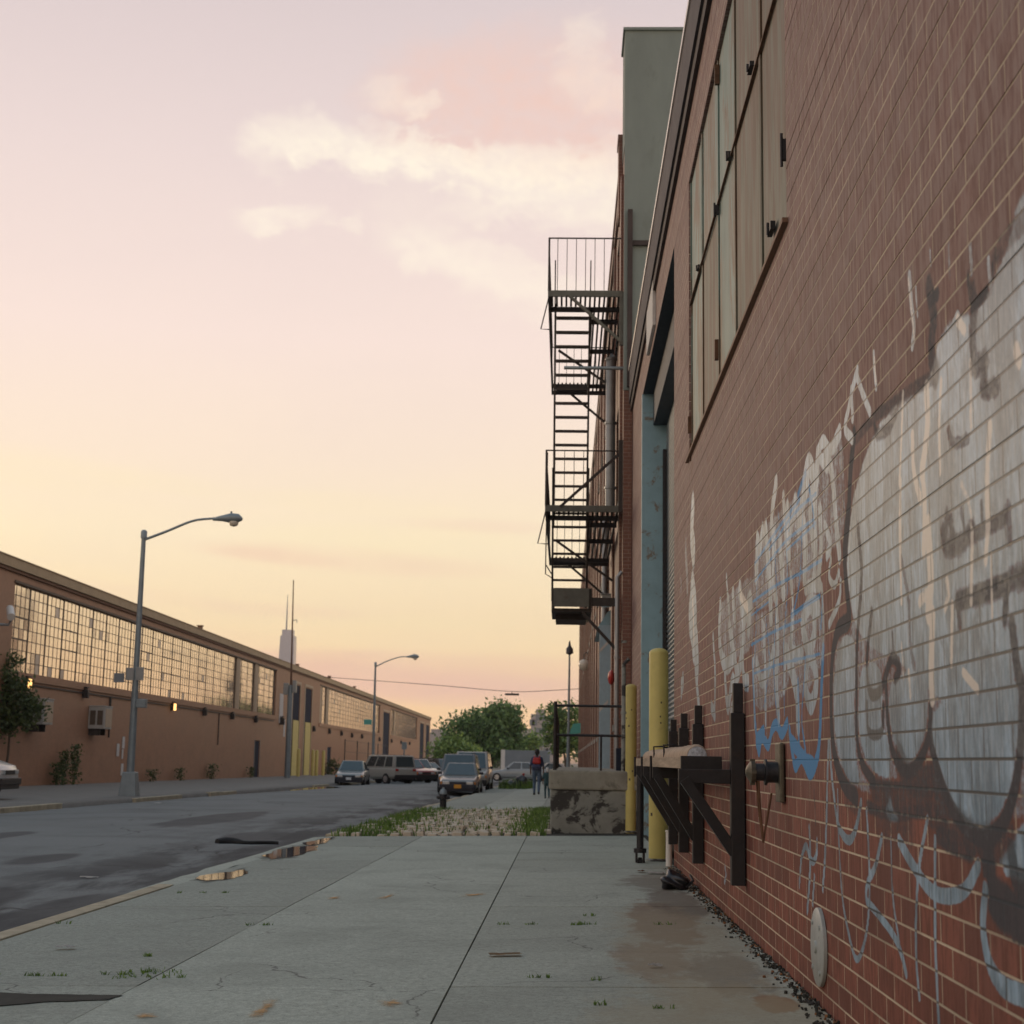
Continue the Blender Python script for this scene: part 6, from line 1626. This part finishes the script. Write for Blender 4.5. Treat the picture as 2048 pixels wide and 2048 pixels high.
def cap(mb, a, b, ra, rb, n=12):
    a = Vector(a); b = Vector(b); d = (b - a).normalized()
    pts, rs = [], []
    for t in (1.2, .8, .4): pts.append(a - d * ra * math.sin(t)); rs.append(ra * math.cos(t))
    pts += [a, b]; rs += [ra, rb]
    for t in (.4, .8, 1.2): pts.append(b + d * rb * math.sin(t)); rs.append(rb * math.cos(t))
    mb.tube(pts, rs, n)


def person(label, g, H, rotz, top, legs, backpack=False, hat=None, hairm='hair'):
    s = H / 1.8
    t = thing('person', label, 'person', g, rotz)
    V = lambda x, y, z: Vector((x, y, z)) * s
    sh = [V(-.19, 0, 1.45), V(.19, 0, 1.45)]; el = [V(-.25, -.05, 1.17), V(.25, .03, 1.17)]; wr = [V(-.25, .06, .93), V(.26, .14, .95)]
    hip = [V(-.09, 0, .93), V(.09, 0, .93)]; kn = [V(-.10, .16, .52), V(.095, -.02, .50)]; an = [V(-.10, .10, .10), V(.095, -.24, .14)]

    def limbs(mb, k, arms=True, legs_=True, torso=True, sleeve=1.0):
        if torso:
            for dx in (-.075, 0, .075):
                cap(mb, V(dx, 0, .97), V(dx * 1.1, 0, 1.18), .105 * s * k, .10 * s * k); cap(mb, V(dx * 1.1, 0, 1.18), V(dx * 1.35, -.01, 1.38), .10 * s * k, .105 * s * k)
            cap(mb, sh[0] + V(.05, 0, -.02), sh[1] - V(.05, 0, .02), .075 * s * k, .075 * s * k)
        if arms:
            for i in (0, 1):
                cap(mb, sh[i] - V((-1, 1)[i] * .02, 0, .02), el[i], .058 * s * k, .043 * s * k)
                if sleeve > 1: cap(mb, el[i], wr[i], .042 * s * k, .03 * s * k)
        if legs_:
            for i in (0, 1):
                cap(mb, hip[i], kn[i], .092 * s * k, .062 * s * k); cap(mb, kn[i], an[i], .060 * s * k, .042 * s * k)
    mb = MB(); limbs(mb, 1.0, sleeve=2)
    cap(mb, V(0, 0, 1.42), V(0, .015, 1.56), .055 * s, .052 * s)
    cap(mb, V(0, .02, 1.64), V(0, .015, 1.70), .080 * s, .088 * s); cap(mb, V(0, .06, 1.60), V(0, .05, 1.66), .055 * s, .06 * s)
    cap(mb, V(0, .10, 1.665), V(0, .125, 1.64), .012 * s, .014 * s, 8)
    for i in (-1, 1): cap(mb, V(i * .088, .01, 1.64), V(i * .09, .0, 1.68), .014 * s, .016 * s, 8)
    for i in (0, 1):
        sg = (-1, 1)[i]; w = wr[i]; cap(mb, w, w + V(0, .02, -.08), .030 * s, .036 * s)
        for q, (ln, dy) in enumerate(((.070, -.032), (.080, -.010), (.075, .012), (.058, .033))):
            b0 = w + V(0, .02 + dy, -.10); b1 = b0 + V(-sg * .008, dy * .1, -ln * .55); b2 = b1 + V(-sg * .02, 0, -ln * .45)
            cap(mb, b0, b1, .0095 * s, .009 * s, 8); cap(mb, b1, b2, .009 * s, .008 * s, 8)
        b0 = w + V(0, .05, -.05); cap(mb, b0, b0 + V(-sg * .015, .03, -.045), .012 * s, .010 * s, 8)
        cap(mb, an[i] + V(0, -.03, -.06), an[i] + V(0, .15, -.075), .035 * s, .03 * s)
    remeshed('body', mb, M['skin'], t, .009 * s, 3)
    mb = MB(); limbs(mb, 1.12, legs_=False); o = remeshed('shirt', mb, M[top], t, .014 * s, 3)
    mb = MB(); limbs(mb, 1.14, arms=False, torso=False); cap(mb, V(-.06, 0, .93), V(.06, 0, .93), .125 * s, .125 * s); cap(mb, V(-.06, 0, 1.0), V(.06, 0, 1.0), .112 * s, .112 * s); remeshed('trousers', mb, M[legs], t, .014 * s, 3)
    mb = MB()
    for i in (0, 1): cap(mb, an[i] + V(0, -.04, -.05), an[i] + V(0, .16, -.07), .05 * s, .042 * s)
    remeshed('shoes', mb, M['rubber'], t, .012 * s, 2)
    mb = MB(); cap(mb, V(0, -.005, 1.67), V(0, .0, 1.725), .094 * s, .096 * s); cap(mb, V(0, -.03, 1.60), V(0, -.02, 1.7), .07 * s, .085 * s)
    remeshed('hat' if hat else 'hair', mb, M[hat or hairm], t, .012 * s, 2)
    mb = MB()
    for i in (-1, 1): mb.lathe(tuple(V(i * .032, .098, 1.665)), [(.004, -.008), (.011, 0), (.004, .008)], 8, axis='Y')
    mb.build('eyes', M['plastic'], t, local=True)
    if backpack:
        b = thing('backpack', 'red and blue backpack on the walking man', 'backpack', Vector(g) + Vector((0, 0, 0)), rotz)
        mb = MB(); cap(mb, V(-.07, -.17, 1.30), V(.07, -.17, 1.30), .10 * s, .10 * s); cap(mb, V(-.08, -.17, 1.40), V(.08, -.17, 1.40), .075 * s, .075 * s); remeshed('pack', mb, M['redcloth'], b, .014 * s, 4)
        mb = MB(); cap(mb, V(-.08, -.18, 1.10), V(.08, -.18, 1.10), .115 * s, .11 * s); remeshed('lower_pocket', mb, M['shirt'], b, .014 * s, 4)
        mb = MB()
        for i in (-1, 1): mb.tube([V(i * .09, -.12, 1.46), V(i * .11, .0, 1.545), V(i * .12, .125, 1.42), V(i * .13, .14, 1.25), V(i * .12, -.10, 1.08)], .018 * s, 6)
        mb.build('shoulder_strap', M['redcloth'], b, local=True)
    return t


person('man in a dark shirt and jeans walking away along the pavement', ground(1073, 1590), 1.80, R(-2), 'shirt', 'denim', True)
person('child in a white cap half hidden behind the corner of the dock', ground(1094, 1597), 1.08, R(4), 'tealcloth', 'tealcloth', False, 'cap')

# ------------------------------------------------------------------ bin bags on the far pavement
for k, (px, py, d, lb) in enumerate(((1022, 1577, (.36, .4, .25), 'flatter black bin bag on the left of the heap near the walking man'), (1042, 1577, (.36, .4, .40), 'taller black bin bag with a red tie near the walking man'))):
    g = ground(px, py); o = lumpy('bin_bag', g, d, M['plastic'], 9 + k, lb, 'bin bag', 4, .2)
    if k:
        mb = MB(); mb.lathe((g.x + .12, g.y, g.z + .62), [(.05, 0), (.03, .05), (.09, .13), (.05, .16)], 8); mb.build('tie', M['redcloth'], o)

# ------------------------------------------------------------------ plants
def tree(name, label, base, trunk_h, blobs, n, leaf, mats, tr=.2, seed=1, bmat='bark'):
    """blobs: (x, y, z, rx, ry, rz) world; leaves are small faces in clumps through each blob"""
    r_ = np.random.default_rng(seed); base = Vector(base)
    t = thing(name, label, 'tree', base)
    mb = MB(); top = Vector((sum(b[0] for b in blobs) / len(blobs), sum(b[1] for b in blobs) / len(blobs), base.z + trunk_h))
    mid = base.lerp(top, .5) + Vector((tr * .8, 0, 0))
    mb.tube([base + Vector((0, 0, -.1)), mid, top], [tr, tr * .75, tr * .55], 8)
    for b in blobs:
        c_ = Vector(b[:3]); st_ = mid.lerp(top, .6)
        mb.tube([st_, st_.lerp(c_, .5) + Vector((0, 0, .1 * b[5])), c_ + Vector((0, 0, b[5] * .3))], [tr * .4, tr * .25, tr * .08], 6)
    mb.build('trunk', M[bmat], t, smooth=60)
    vol = np.array([b[3] * b[4] * b[5] for b in blobs]) ** .7; vol /= vol.sum()
    for mi, mt in enumerate(mats):
        v, f = [], []
        for b, w in zip(blobs, vol):
            nn = int(n * w / len(mats)); nc = max(6, nn // 26)
            d = r_.normal(size=(nc, 3)); d /= np.linalg.norm(d, axis=1)[:, None]
            rad = r_.random(nc) ** .42
            cl = np.array(b[:3]) + d * rad[:, None] * np.array(b[3:6])
            for c_ in cl:
                k = max(4, int(nn / nc)); cs = leaf * r_.uniform(1.3, 2.8)
                for p in c_ + r_.normal(size=(k, 3)) * cs * np.array([1, 1, .6]):
                    a = r_.normal(size=3); a /= np.linalg.norm(a); q = np.cross(a, r_.normal(size=3)); q /= np.linalg.norm(q)
                    s_ = leaf * r_.uniform(.5, 1.1); i = len(v)
                    v += [tuple(p - a * s_ - Vector(base)), tuple(p + q * s_ * .5 - Vector(base)), tuple(p + a * s_ - Vector(base)), tuple(p - q * s_ * .5 - Vector(base))]
                    f.append((i, i + 1, i + 2, i + 3))
        me = bpy.data.meshes.new('crown'); me.from_pydata(v, [], f); me.materials.append(M[mt])
        o = bpy.data.objects.new('crown', me); COL.objects.link(o); o.parent = t
    return t


def pblobs(Y, lst, depth=1.0):
    out = []
    for px, py, rw, rh in lst:
        p = at_y(px, py, Y); k = Y / F; out.append((p[0], Y + random.uniform(-.5, .5) * rw * k, p[2], rw * k, rw * k * depth, rh * k))
    return out


Y = 172; b = at_y(975, 1540, Y)
tree('leafy_tree', 'big dark green tree at the end of the street behind the parked van', (b[0], Y, gz(-8, Y)), 4.2,
     pblobs(Y, [(930, 1468, 42, 38), (968, 1455, 46, 34), (1005, 1440, 30, 30), (1012, 1470, 28, 34), (985, 1490, 50, 26), (948, 1495, 45, 30), (1022, 1425, 14, 14), (1030, 1452, 12, 12), (1000, 1418, 10, 10)]), 15000, .30, ['leaf_dark', 'leaf_dark'], .28, 3)
Y = 160; b = at_y(905, 1540, Y)
tree('leafy_bush', 'lighter green bush left of the big dark tree at the street end', (b[0], Y, gz(-9, Y)), 1.6, pblobs(Y, [(900, 1500, 30, 26), (930, 1510, 26, 22), (880, 1508, 14, 18)]), 4200, .26, ['leaf_light'], .14, 4)
Y = 190; b = at_y(1055, 1540, Y)
tree('leafy_tree', 'small light green tree right of the big dark tree above the trailer', (b[0], Y, gz(-4, Y)), 3.0, pblobs(Y, [(1052, 1492, 18, 16), (1066, 1482, 12, 10), (1040, 1500, 14, 12)]), 2600, .28, ['leaf_light'], .14, 5)
Y = 135; b = at_y(1132, 1545, Y)
tree('leafy_tree', 'loose green tree seen through the black dock railing', (b[0], Y, gz(0, Y)), 3.0, pblobs(Y, [(1112, 1440, 14, 26), (1138, 1452, 16, 30), (1150, 1425, 10, 14), (1122, 1480, 22, 24), (1100, 1455, 8, 14), (1106, 1418, 9, 8), (1150, 1480, 10, 20)]), 3200, .24, ['leaf_dark', 'leaf_light'], .16, 6)
Y = 50; g = ground(6, 1574)
tree('street_tree', 'young street tree at the left edge in front of the tan warehouse', (g.x, g.y, g.z), 2.4,
     pblobs(g.y, [(15, 1350, 30, 38), (45, 1385, 28, 26), (5, 1410, 34, 36), (55, 1425, 26, 22), (25, 1450, 34, 18), (-25, 1390, 36, 50), (65, 1408, 16, 14), (18, 1320, 12, 14)], .9), 5200, .105, ['leaf_near', 'leaf_near'], .06, 7)
for k, (px, py, h, rx, lb) in enumerate(((96, 1568, .9, .28, 'low bushy weed by the tan wall left of the tall pair'), (108, 1566, 1.35, .22, 'bushy weed in the middle of the three left of the notices'), (130, 1566, 1.65, .24, 'tallest weed by the tan wall left of the notices'),
                                         (291, 1566, .6, .3, 'small weed at the tan wall right of the large street lamp'), (347, 1564, .65, .26, 'second small weed at the tan wall right of the large street lamp'), (411, 1561, .9, .3, 'third and taller weed at the tan wall right of the large street lamp'), (491, 1559, .7, .24, 'small weed just left of the narrow door'))):
    s = fac(px, py)[0]; p = FP + FD * s + FN * .35; z = gz(p.x, p.y)
    r_ = np.random.default_rng(40 + k); v, f = [], []
    t = thing('weed_plant', lb, 'weed', (p.x, p.y, z), group='weeds along the tan wall')
    mb = MB()
    for q in range(5): mb.tube([(p.x + r_.normal() * .04, p.y + r_.normal() * .04, z), (p.x + r_.normal() * rx * .5, p.y + r_.normal() * rx * .5, z + h * r_.uniform(.7, 1))], [.012, .005], 5)
    mb.build('stem', M['leaf_near'], t)
    for q in range(int(260 * h)):
        c_ = np.array([r_.normal() * rx * .55, r_.normal() * rx * .55, r_.random() ** .8 * h]); a = r_.normal(size=3); a /= np.linalg.norm(a); w = np.cross(a, r_.normal(size=3)); w /= np.linalg.norm(w); s_ = r_.uniform(.04, .085); i = len(v)
        v += [tuple(c_ - a * s_), tuple(c_ + w * s_ * .5), tuple(c_ + a * s_), tuple(c_ - w * s_ * .5)]; f.append((i, i + 1, i + 2, i + 3))
    me = bpy.data.meshes.new('foliage'); me.from_pydata(v, [], f); me.materials.append(M['leaf_near']); o = bpy.data.objects.new('foliage', me); COL.objects.link(o); o.parent = t
g = ground(648, 1556); s = fac(648, 1552)[0]; p = FP + FD * s + FN * .8
tree('dark_shrub', 'dark shrub against the tan wall left of the silver blue sedan', (p.x, p.y, gz(p.x, p.y)), .5, [(p.x, p.y, gz(p.x, p.y) + .7, 1.0, .9, .75), (p.x + 1.0, p.y + 1, gz(p.x, p.y) + .5, .7, .8, .6)], 1500, .10, ['leaf_near'], .05, 9)
# wire fence between the warehouse and the cars
s0, s1 = fac(645, 1500)[0], fac(738, 1500)[0]
mb = MB(); zt = fac(645, 1490)[1]
wf = thing('wire_fence', 'thin wire fence along the tan warehouse behind the parked cars', 'fence', FP + FD * s0 + FN * 2)
for k in range(5):
    q = FP + FD * (s0 + (s1 - s0) * k / 4) + FN * 2; mb = MB(); mb.cyl((q.x, q.y, gz(q.x, q.y)), (q.x, q.y, gz(q.x, q.y) + 3.2), .05, n=6); mb.build('fence_post', M['lampoff'], wf)
mb = MB()
for h in (1.1, 2.1, 3.1):
    a = FP + FD * s0 + FN * 2; b = FP + FD * s1 + FN * 2; mb.tube([(a.x, a.y, gz(a.x, a.y) + h), (b.x, b.y, gz(b.x, b.y) + h)], .018, 5)
mb.build('fence_rail', M['lampoff'], wf)

# ------------------------------------------------------------------ things at the end of the street
Y = 150; a = at_y(1003, 1500, Y); b = at_y(1100, 1496, Y); z0 = gz(-3, Y)
t = thing('box_trailer', 'grey blue box trailer behind the light blue sedan', 'trailer', ((a[0] + b[0]) / 2, Y, z0))
mb = MB(); mb.box((a[0], Y, z0 + .5), (b[0], Y + 2.5, a[2])); mb.build('box', M['trailer'], t, bevel=.03)
mb = MB(); mb.box((a[0] - .04, Y - .05, z0 + .4), (a[0] + .35, Y - .003, a[2] + .03)); mb.build('end_frame', M['white'], t)
mb = MB()
for k in range(1, 9): x = a[0] + (b[0] - a[0]) * k / 9; mb.box((x - .03, Y - .03, z0 + .5), (x + .03, Y - .003, a[2]))
mb.build('rib', M['trailer'], t)
for x in (a[0] + 1.0, b[0] - 1.2):
    mb = MB(); mb.lathe((x, Y + .3, z0 + .45), [(.45, -.15), (.45, .15)], 16, axis='Y'); mb.build('wheel', M['rubber'], t)
Y = 420
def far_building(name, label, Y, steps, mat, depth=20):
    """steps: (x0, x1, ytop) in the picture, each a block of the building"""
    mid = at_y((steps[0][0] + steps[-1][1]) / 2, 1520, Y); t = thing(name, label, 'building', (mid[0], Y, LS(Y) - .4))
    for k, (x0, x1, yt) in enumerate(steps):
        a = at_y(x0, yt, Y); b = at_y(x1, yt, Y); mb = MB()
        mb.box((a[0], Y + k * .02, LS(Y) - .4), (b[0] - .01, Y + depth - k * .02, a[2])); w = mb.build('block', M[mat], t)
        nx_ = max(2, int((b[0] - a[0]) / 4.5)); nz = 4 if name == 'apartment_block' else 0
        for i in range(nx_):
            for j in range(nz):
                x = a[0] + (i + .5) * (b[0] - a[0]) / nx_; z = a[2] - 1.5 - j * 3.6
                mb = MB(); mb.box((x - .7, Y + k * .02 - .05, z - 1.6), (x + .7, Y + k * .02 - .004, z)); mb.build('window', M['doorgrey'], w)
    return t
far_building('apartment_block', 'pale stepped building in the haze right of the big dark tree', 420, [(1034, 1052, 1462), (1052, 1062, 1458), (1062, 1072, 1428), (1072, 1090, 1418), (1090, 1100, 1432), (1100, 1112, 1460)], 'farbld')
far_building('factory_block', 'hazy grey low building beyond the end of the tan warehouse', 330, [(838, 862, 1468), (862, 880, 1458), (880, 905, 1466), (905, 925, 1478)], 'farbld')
Y = 1500
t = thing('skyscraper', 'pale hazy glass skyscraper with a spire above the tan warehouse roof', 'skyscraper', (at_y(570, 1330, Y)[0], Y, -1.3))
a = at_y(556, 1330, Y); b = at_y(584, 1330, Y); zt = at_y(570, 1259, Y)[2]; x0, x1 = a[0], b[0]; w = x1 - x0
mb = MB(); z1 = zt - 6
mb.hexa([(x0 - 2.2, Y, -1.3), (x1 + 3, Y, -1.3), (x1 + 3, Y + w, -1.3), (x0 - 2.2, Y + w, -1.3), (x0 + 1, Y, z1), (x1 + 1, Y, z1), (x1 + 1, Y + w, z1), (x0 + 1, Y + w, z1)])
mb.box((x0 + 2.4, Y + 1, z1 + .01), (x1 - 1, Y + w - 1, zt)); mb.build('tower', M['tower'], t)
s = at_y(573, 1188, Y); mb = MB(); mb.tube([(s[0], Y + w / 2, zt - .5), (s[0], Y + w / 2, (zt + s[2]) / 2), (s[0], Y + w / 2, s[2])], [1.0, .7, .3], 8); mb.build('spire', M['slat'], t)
tag_far = []
Y = 520; v, f = [], []
for k in range(9000):
    px = random.uniform(600, 1180); top = 1478 + 14 * math.sin(px * .021) + 8 * math.sin(px * .077)
    py = top + abs(random.gauss(0, 22)); p = at_y(px, py, Y + random.uniform(-10, 10)); a = Vector((random.gauss(0, 1), random.gauss(0, 1), random.gauss(0, 1))).normalized() * random.uniform(.5, 1.1); q = a.cross(Vector((random.gauss(0, 1), random.gauss(0, 1), random.gauss(0, 1)))).normalized() * .6
    i = len(v); p = Vector(p); v += [tuple(p - a), tuple(p + q), tuple(p + a), tuple(p - q)]; f.append((i, i + 1, i + 2, i + 3))
me = bpy.data.meshes.new('far_wood'); me.from_pydata(v, [], f); me.materials.append(M['leaf_dark']); o = bpy.data.objects.new('far_wood', me); COL.objects.link(o)
tag(o, 'distant belt of hazy trees beyond the end of the street', 'trees', kind='stuff')

# ------------------------------------------------------------------ haze
HAZE = .0002
if HAZE:
    mb = MB(); mb.box((-1850, -58, -3.0), (1850, 1880, 175)); o = mb.build('haze', [])
    o['kind'] = 'stuff'; o['label'] = 'thin evening haze hanging over the street'
    m = bpy.data.materials.new('evening_haze'); m.use_nodes = True; t = NT(m.node_tree); t.n.clear()
    pv = t.new('ShaderNodeVolumePrincipled'); pv.inputs['Color'].default_value = (.86, .84, .86, 1); pv.inputs['Density'].default_value = HAZE; pv.inputs['Anisotropy'].default_value = .3
    t.link(pv.outputs[0], t.new('ShaderNodeOutputMaterial').inputs['Volume']); o.data.materials.append(m)

# ------------------------------------------------------------------ sky, sun, camera
W = bpy.data.worlds.new('World'); SC.world = W; W.use_nodes = True
t = NT(W.node_tree); t.n.clear()
tc = t.new('ShaderNodeTexCoord').outputs['Generated']
sp = t.new('ShaderNodeSeparateXYZ'); t.link(tc, sp.inputs[0])
az = t.math('ARCTAN2', sp.outputs[0], sp.outputs[1]); el = t.math('ARCSINE', sp.outputs[2])
S = lambda d, c: (d / 90, s2l(c))
base = t.ramp(t.math('DIVIDE', el, PI / 2), [S(-8, (150, 120, 100)), S(0, (240, 190, 140)), S(2.3, (246, 206, 158)), S(4.4, (246, 218, 172)), S(8, (245, 225, 189)), S(11, (240, 219, 197)), S(15.5, (235, 214, 204)), S(22, (221, 203, 199)), S(28, (205, 190, 190)), S(42, (168, 176, 184)), S(60, (142, 162, 178)), S(90, (124, 152, 174))])
cv = t.new('ShaderNodeCombineXYZ'); t.link(az, cv.inputs[0]); t.link(el, cv.inputs[1])
n1 = t.noise(t.mapping(cv.outputs[0], (14, 30, 1)), 1.0, 6, .62, .6); n2 = t.noise(t.mapping(cv.outputs[0], (40, 60, 1), (3, 1, 0)), 1.0, 6, .6, .3); n3 = t.noise(t.mapping(cv.outputs[0], (6, 22, 1), (7, 2, 0)), 1.0, 5, .6, .4)
n4 = t.noise(t.mapping(cv.outputs[0], (95, 130, 1), (2, 8, 0)), 1.0, 8, .68, .5)
azw = t.math('ADD', az, t.math('MULTIPLY', t.math('SUBTRACT', n1, .5), .085)); elw = t.math('ADD', el, t.math('MULTIPLY', t.math('SUBTRACT', n2, .5), .040))
CREAM = s2l((250, 240, 217)); PINK = s2l((228, 188, 172)); ROSE = s2l((229, 184, 163)); YEL = s2l((244, 226, 178)); LILAC = s2l((214, 196, 196))
CLOUDS = [  # x, y, half width, half height (photo px), tilt, strength, colour
    (1060, 215, 210, 85, .05, .85, PINK), (920, 200, 130, 60, 0, .35, PINK), (1180, 270, 120, 60, 0, .5, PINK), (1130, 130, 160, 60, 0, .35, PINK),
    (603, 278, 52, 34, 0, .95, CREAM), (520, 283, 26, 20, 0, .5, CREAM), (535, 332, 34, 16, .2, .35, CREAM), (700, 305, 95, 20, .12, .75, CREAM), (790, 312, 110, 30, .08, .95, CREAM), (905, 330, 120, 30, .06, .75, CREAM), (1030, 350, 120, 36, .1, .6, CREAM), (1150, 385, 120, 46, .1, .9, CREAM), (1210, 330, 90, 30, 0, .5, CREAM),
    (850, 212, 20, 18, 0, .6, CREAM), (785, 188, 38, 24, 0, .4, CREAM), (560, 434, 62, 20, -.1, .75, CREAM), (510, 440, 24, 16, 0, .4, CREAM), (695, 447, 20, 10, 0, .45, CREAM), (985, 412, 60, 22, 0, .5, CREAM), (1165, 72, 34, 24, 0, .5, CREAM), (1190, 165, 60, 30, .4, .4, CREAM),
    (880, 500, 90, 30, .1, .4, CREAM), (1000, 545, 130, 30, .25, .5, CREAM), (1090, 600, 110, 40, .2, .35, CREAM), (840, 440, 80, 40, .3, .25, CREAM),
    (720, 1010, 130, 16, .05, .4, YEL), (700, 1120, 190, 16, .05, .45, ROSE), (560, 1112, 90, 9, .05, .4, ROSE), (960, 1052, 110, 9, .02, .4, PINK), (780, 1080, 160, 24, 0, .4, YEL), (90, 940, 110, 26, .1, .3, YEL), (300, 960, 120, 14, .1, .25, YEL),
    (560, 1222, 110, 9, .04, .35, ROSE), (430, 1270, 120, 10, .06, .3, ROSE), (880, 1358, 420, 30, .02, 2.2, ROSE), (700, 1345, 260, 24, .02, 1.2, ROSE), (1060, 1395, 160, 14, 0, .4, ROSE), (780, 1245, 160, 10, 0, .3, YEL), (300, 1190, 140, 10, .1, .25, PINK)]
wc = t.new('ShaderNodeCombineXYZ'); t.link(azw, wc.inputs[0]); t.link(elw, wc.inputs[1])
acc = {}
for (px, py, rw, rh, tilt, s_, cc) in CLOUDS:
    d = ray(px, py); d = d / np.linalg.norm(d); a0 = math.atan2(d[0], d[1]); e0 = math.asin(d[2])
    streak = rh / rw < .3 and py > 900
    mp_ = t.new('ShaderNodeMapping'); mp_.vector_type = 'TEXTURE'; t.link(cv.outputs[0] if streak else wc.outputs[0], mp_.inputs[0])
    mp_.inputs['Location'].default_value = (a0, e0, 0); mp_.inputs['Rotation'].default_value = (0, 0, -math.atan(tilt)); mp_.inputs['Scale'].default_value = (rw / F, rh / F, 1)
    dt = t.new('ShaderNodeVectorMath', operation='DOT_PRODUCT'); t.link(mp_.outputs[0], dt.inputs[0]); t.link(mp_.outputs[0], dt.inputs[1])
    k = t.step(dt.outputs['Value'], 4.2, -.6)
    key = (cc, streak); acc[key] = t.math('MULTIPLY_ADD', k, s_, acc.get(key, 0.0))
col = base
for key in sorted(acc, key=lambda q: (q[0] in (CREAM, YEL), q[1])):
    f_ = t.math('MULTIPLY', t.math('SUBTRACT', 1.0, t.math('POWER', 2.718, t.math('MULTIPLY', acc[key], -.85))), t.math('MULTIPLY_ADD', n3 if key[1] else t.math('ADD', t.math('MULTIPLY', n2, .5), t.math('MULTIPLY', n4, .5)), 2.6, -.35))
    col = t.mix(t.math('MULTIPLY', f_, .8, None, True), col, key[0])
fine = t.noise(t.mapping(cv.outputs[0], (5, 14, 1), (1, 5, 0)), 1.0, 5, .6, .5)
col = t.mix(t.math('MULTIPLY', t.step(fine, .4, .75), .10), col, LILAC)
nis = t.new('ShaderNodeTexSky'); nis.sky_type = 'NISHITA'; nis.sun_disc = False; nis.sun_elevation = R(6); nis.sun_rotation = R(-32)
bg = t.new('ShaderNodeBackground'); t.link(col, bg.inputs[0]); bg.inputs[1].default_value = .97
bg2 = t.new('ShaderNodeBackground'); t.link(nis.outputs[0], bg2.inputs[0]); bg2.inputs[1].default_value = .05
mx = t.new('ShaderNodeMixShader'); mx.inputs[0].default_value = .06
t.link(bg.outputs[0], mx.inputs[1]); t.link(bg2.outputs[0], mx.inputs[2]); t.link(mx.outputs[0], t.new('ShaderNodeOutputWorld').inputs[0])

sl = bpy.data.lights.new('sun', 'SUN'); sl.energy = .6; sl.angle = R(14); sl.color = (1.0, .74, .50)
so = bpy.data.objects.new('sun', sl); COL.objects.link(so)
sd = Vector((math.sin(R(-32)) * math.cos(R(8)), math.cos(R(-32)) * math.cos(R(8)), math.sin(R(8))))
so.rotation_euler = sd.to_track_quat('Z', 'Y').to_euler(); so.location = (-40, 60, 40)

cd = bpy.data.cameras.new('camera'); co = bpy.data.objects.new('camera', cd); COL.objects.link(co)
cd.sensor_width = 36; cd.sensor_fit = 'HORIZONTAL'; cd.lens = 36 * F / 2048
cd.clip_start = .05; cd.clip_end = 6000
mm = Matrix([[MW[i][j] for j in range(3)] for i in range(3)])
co.matrix_world = Matrix.Translation(Vector(CAM)) @ mm.to_4x4()
cd.dof.use_dof = True; cd.dof.focus_distance = 10.5; cd.dof.aperture_fstop = 5.0
SC.camera = co
SC.view_settings.view_transform = 'Standard'; SC.view_settings.look = 'None'; SC.view_settings.exposure = 0.4; SC.view_settings.gamma = 1.0
SC.view_settings.use_curve_mapping = False
SC.cycles.max_bounces = 6; SC.cycles.volume_bounces = 0
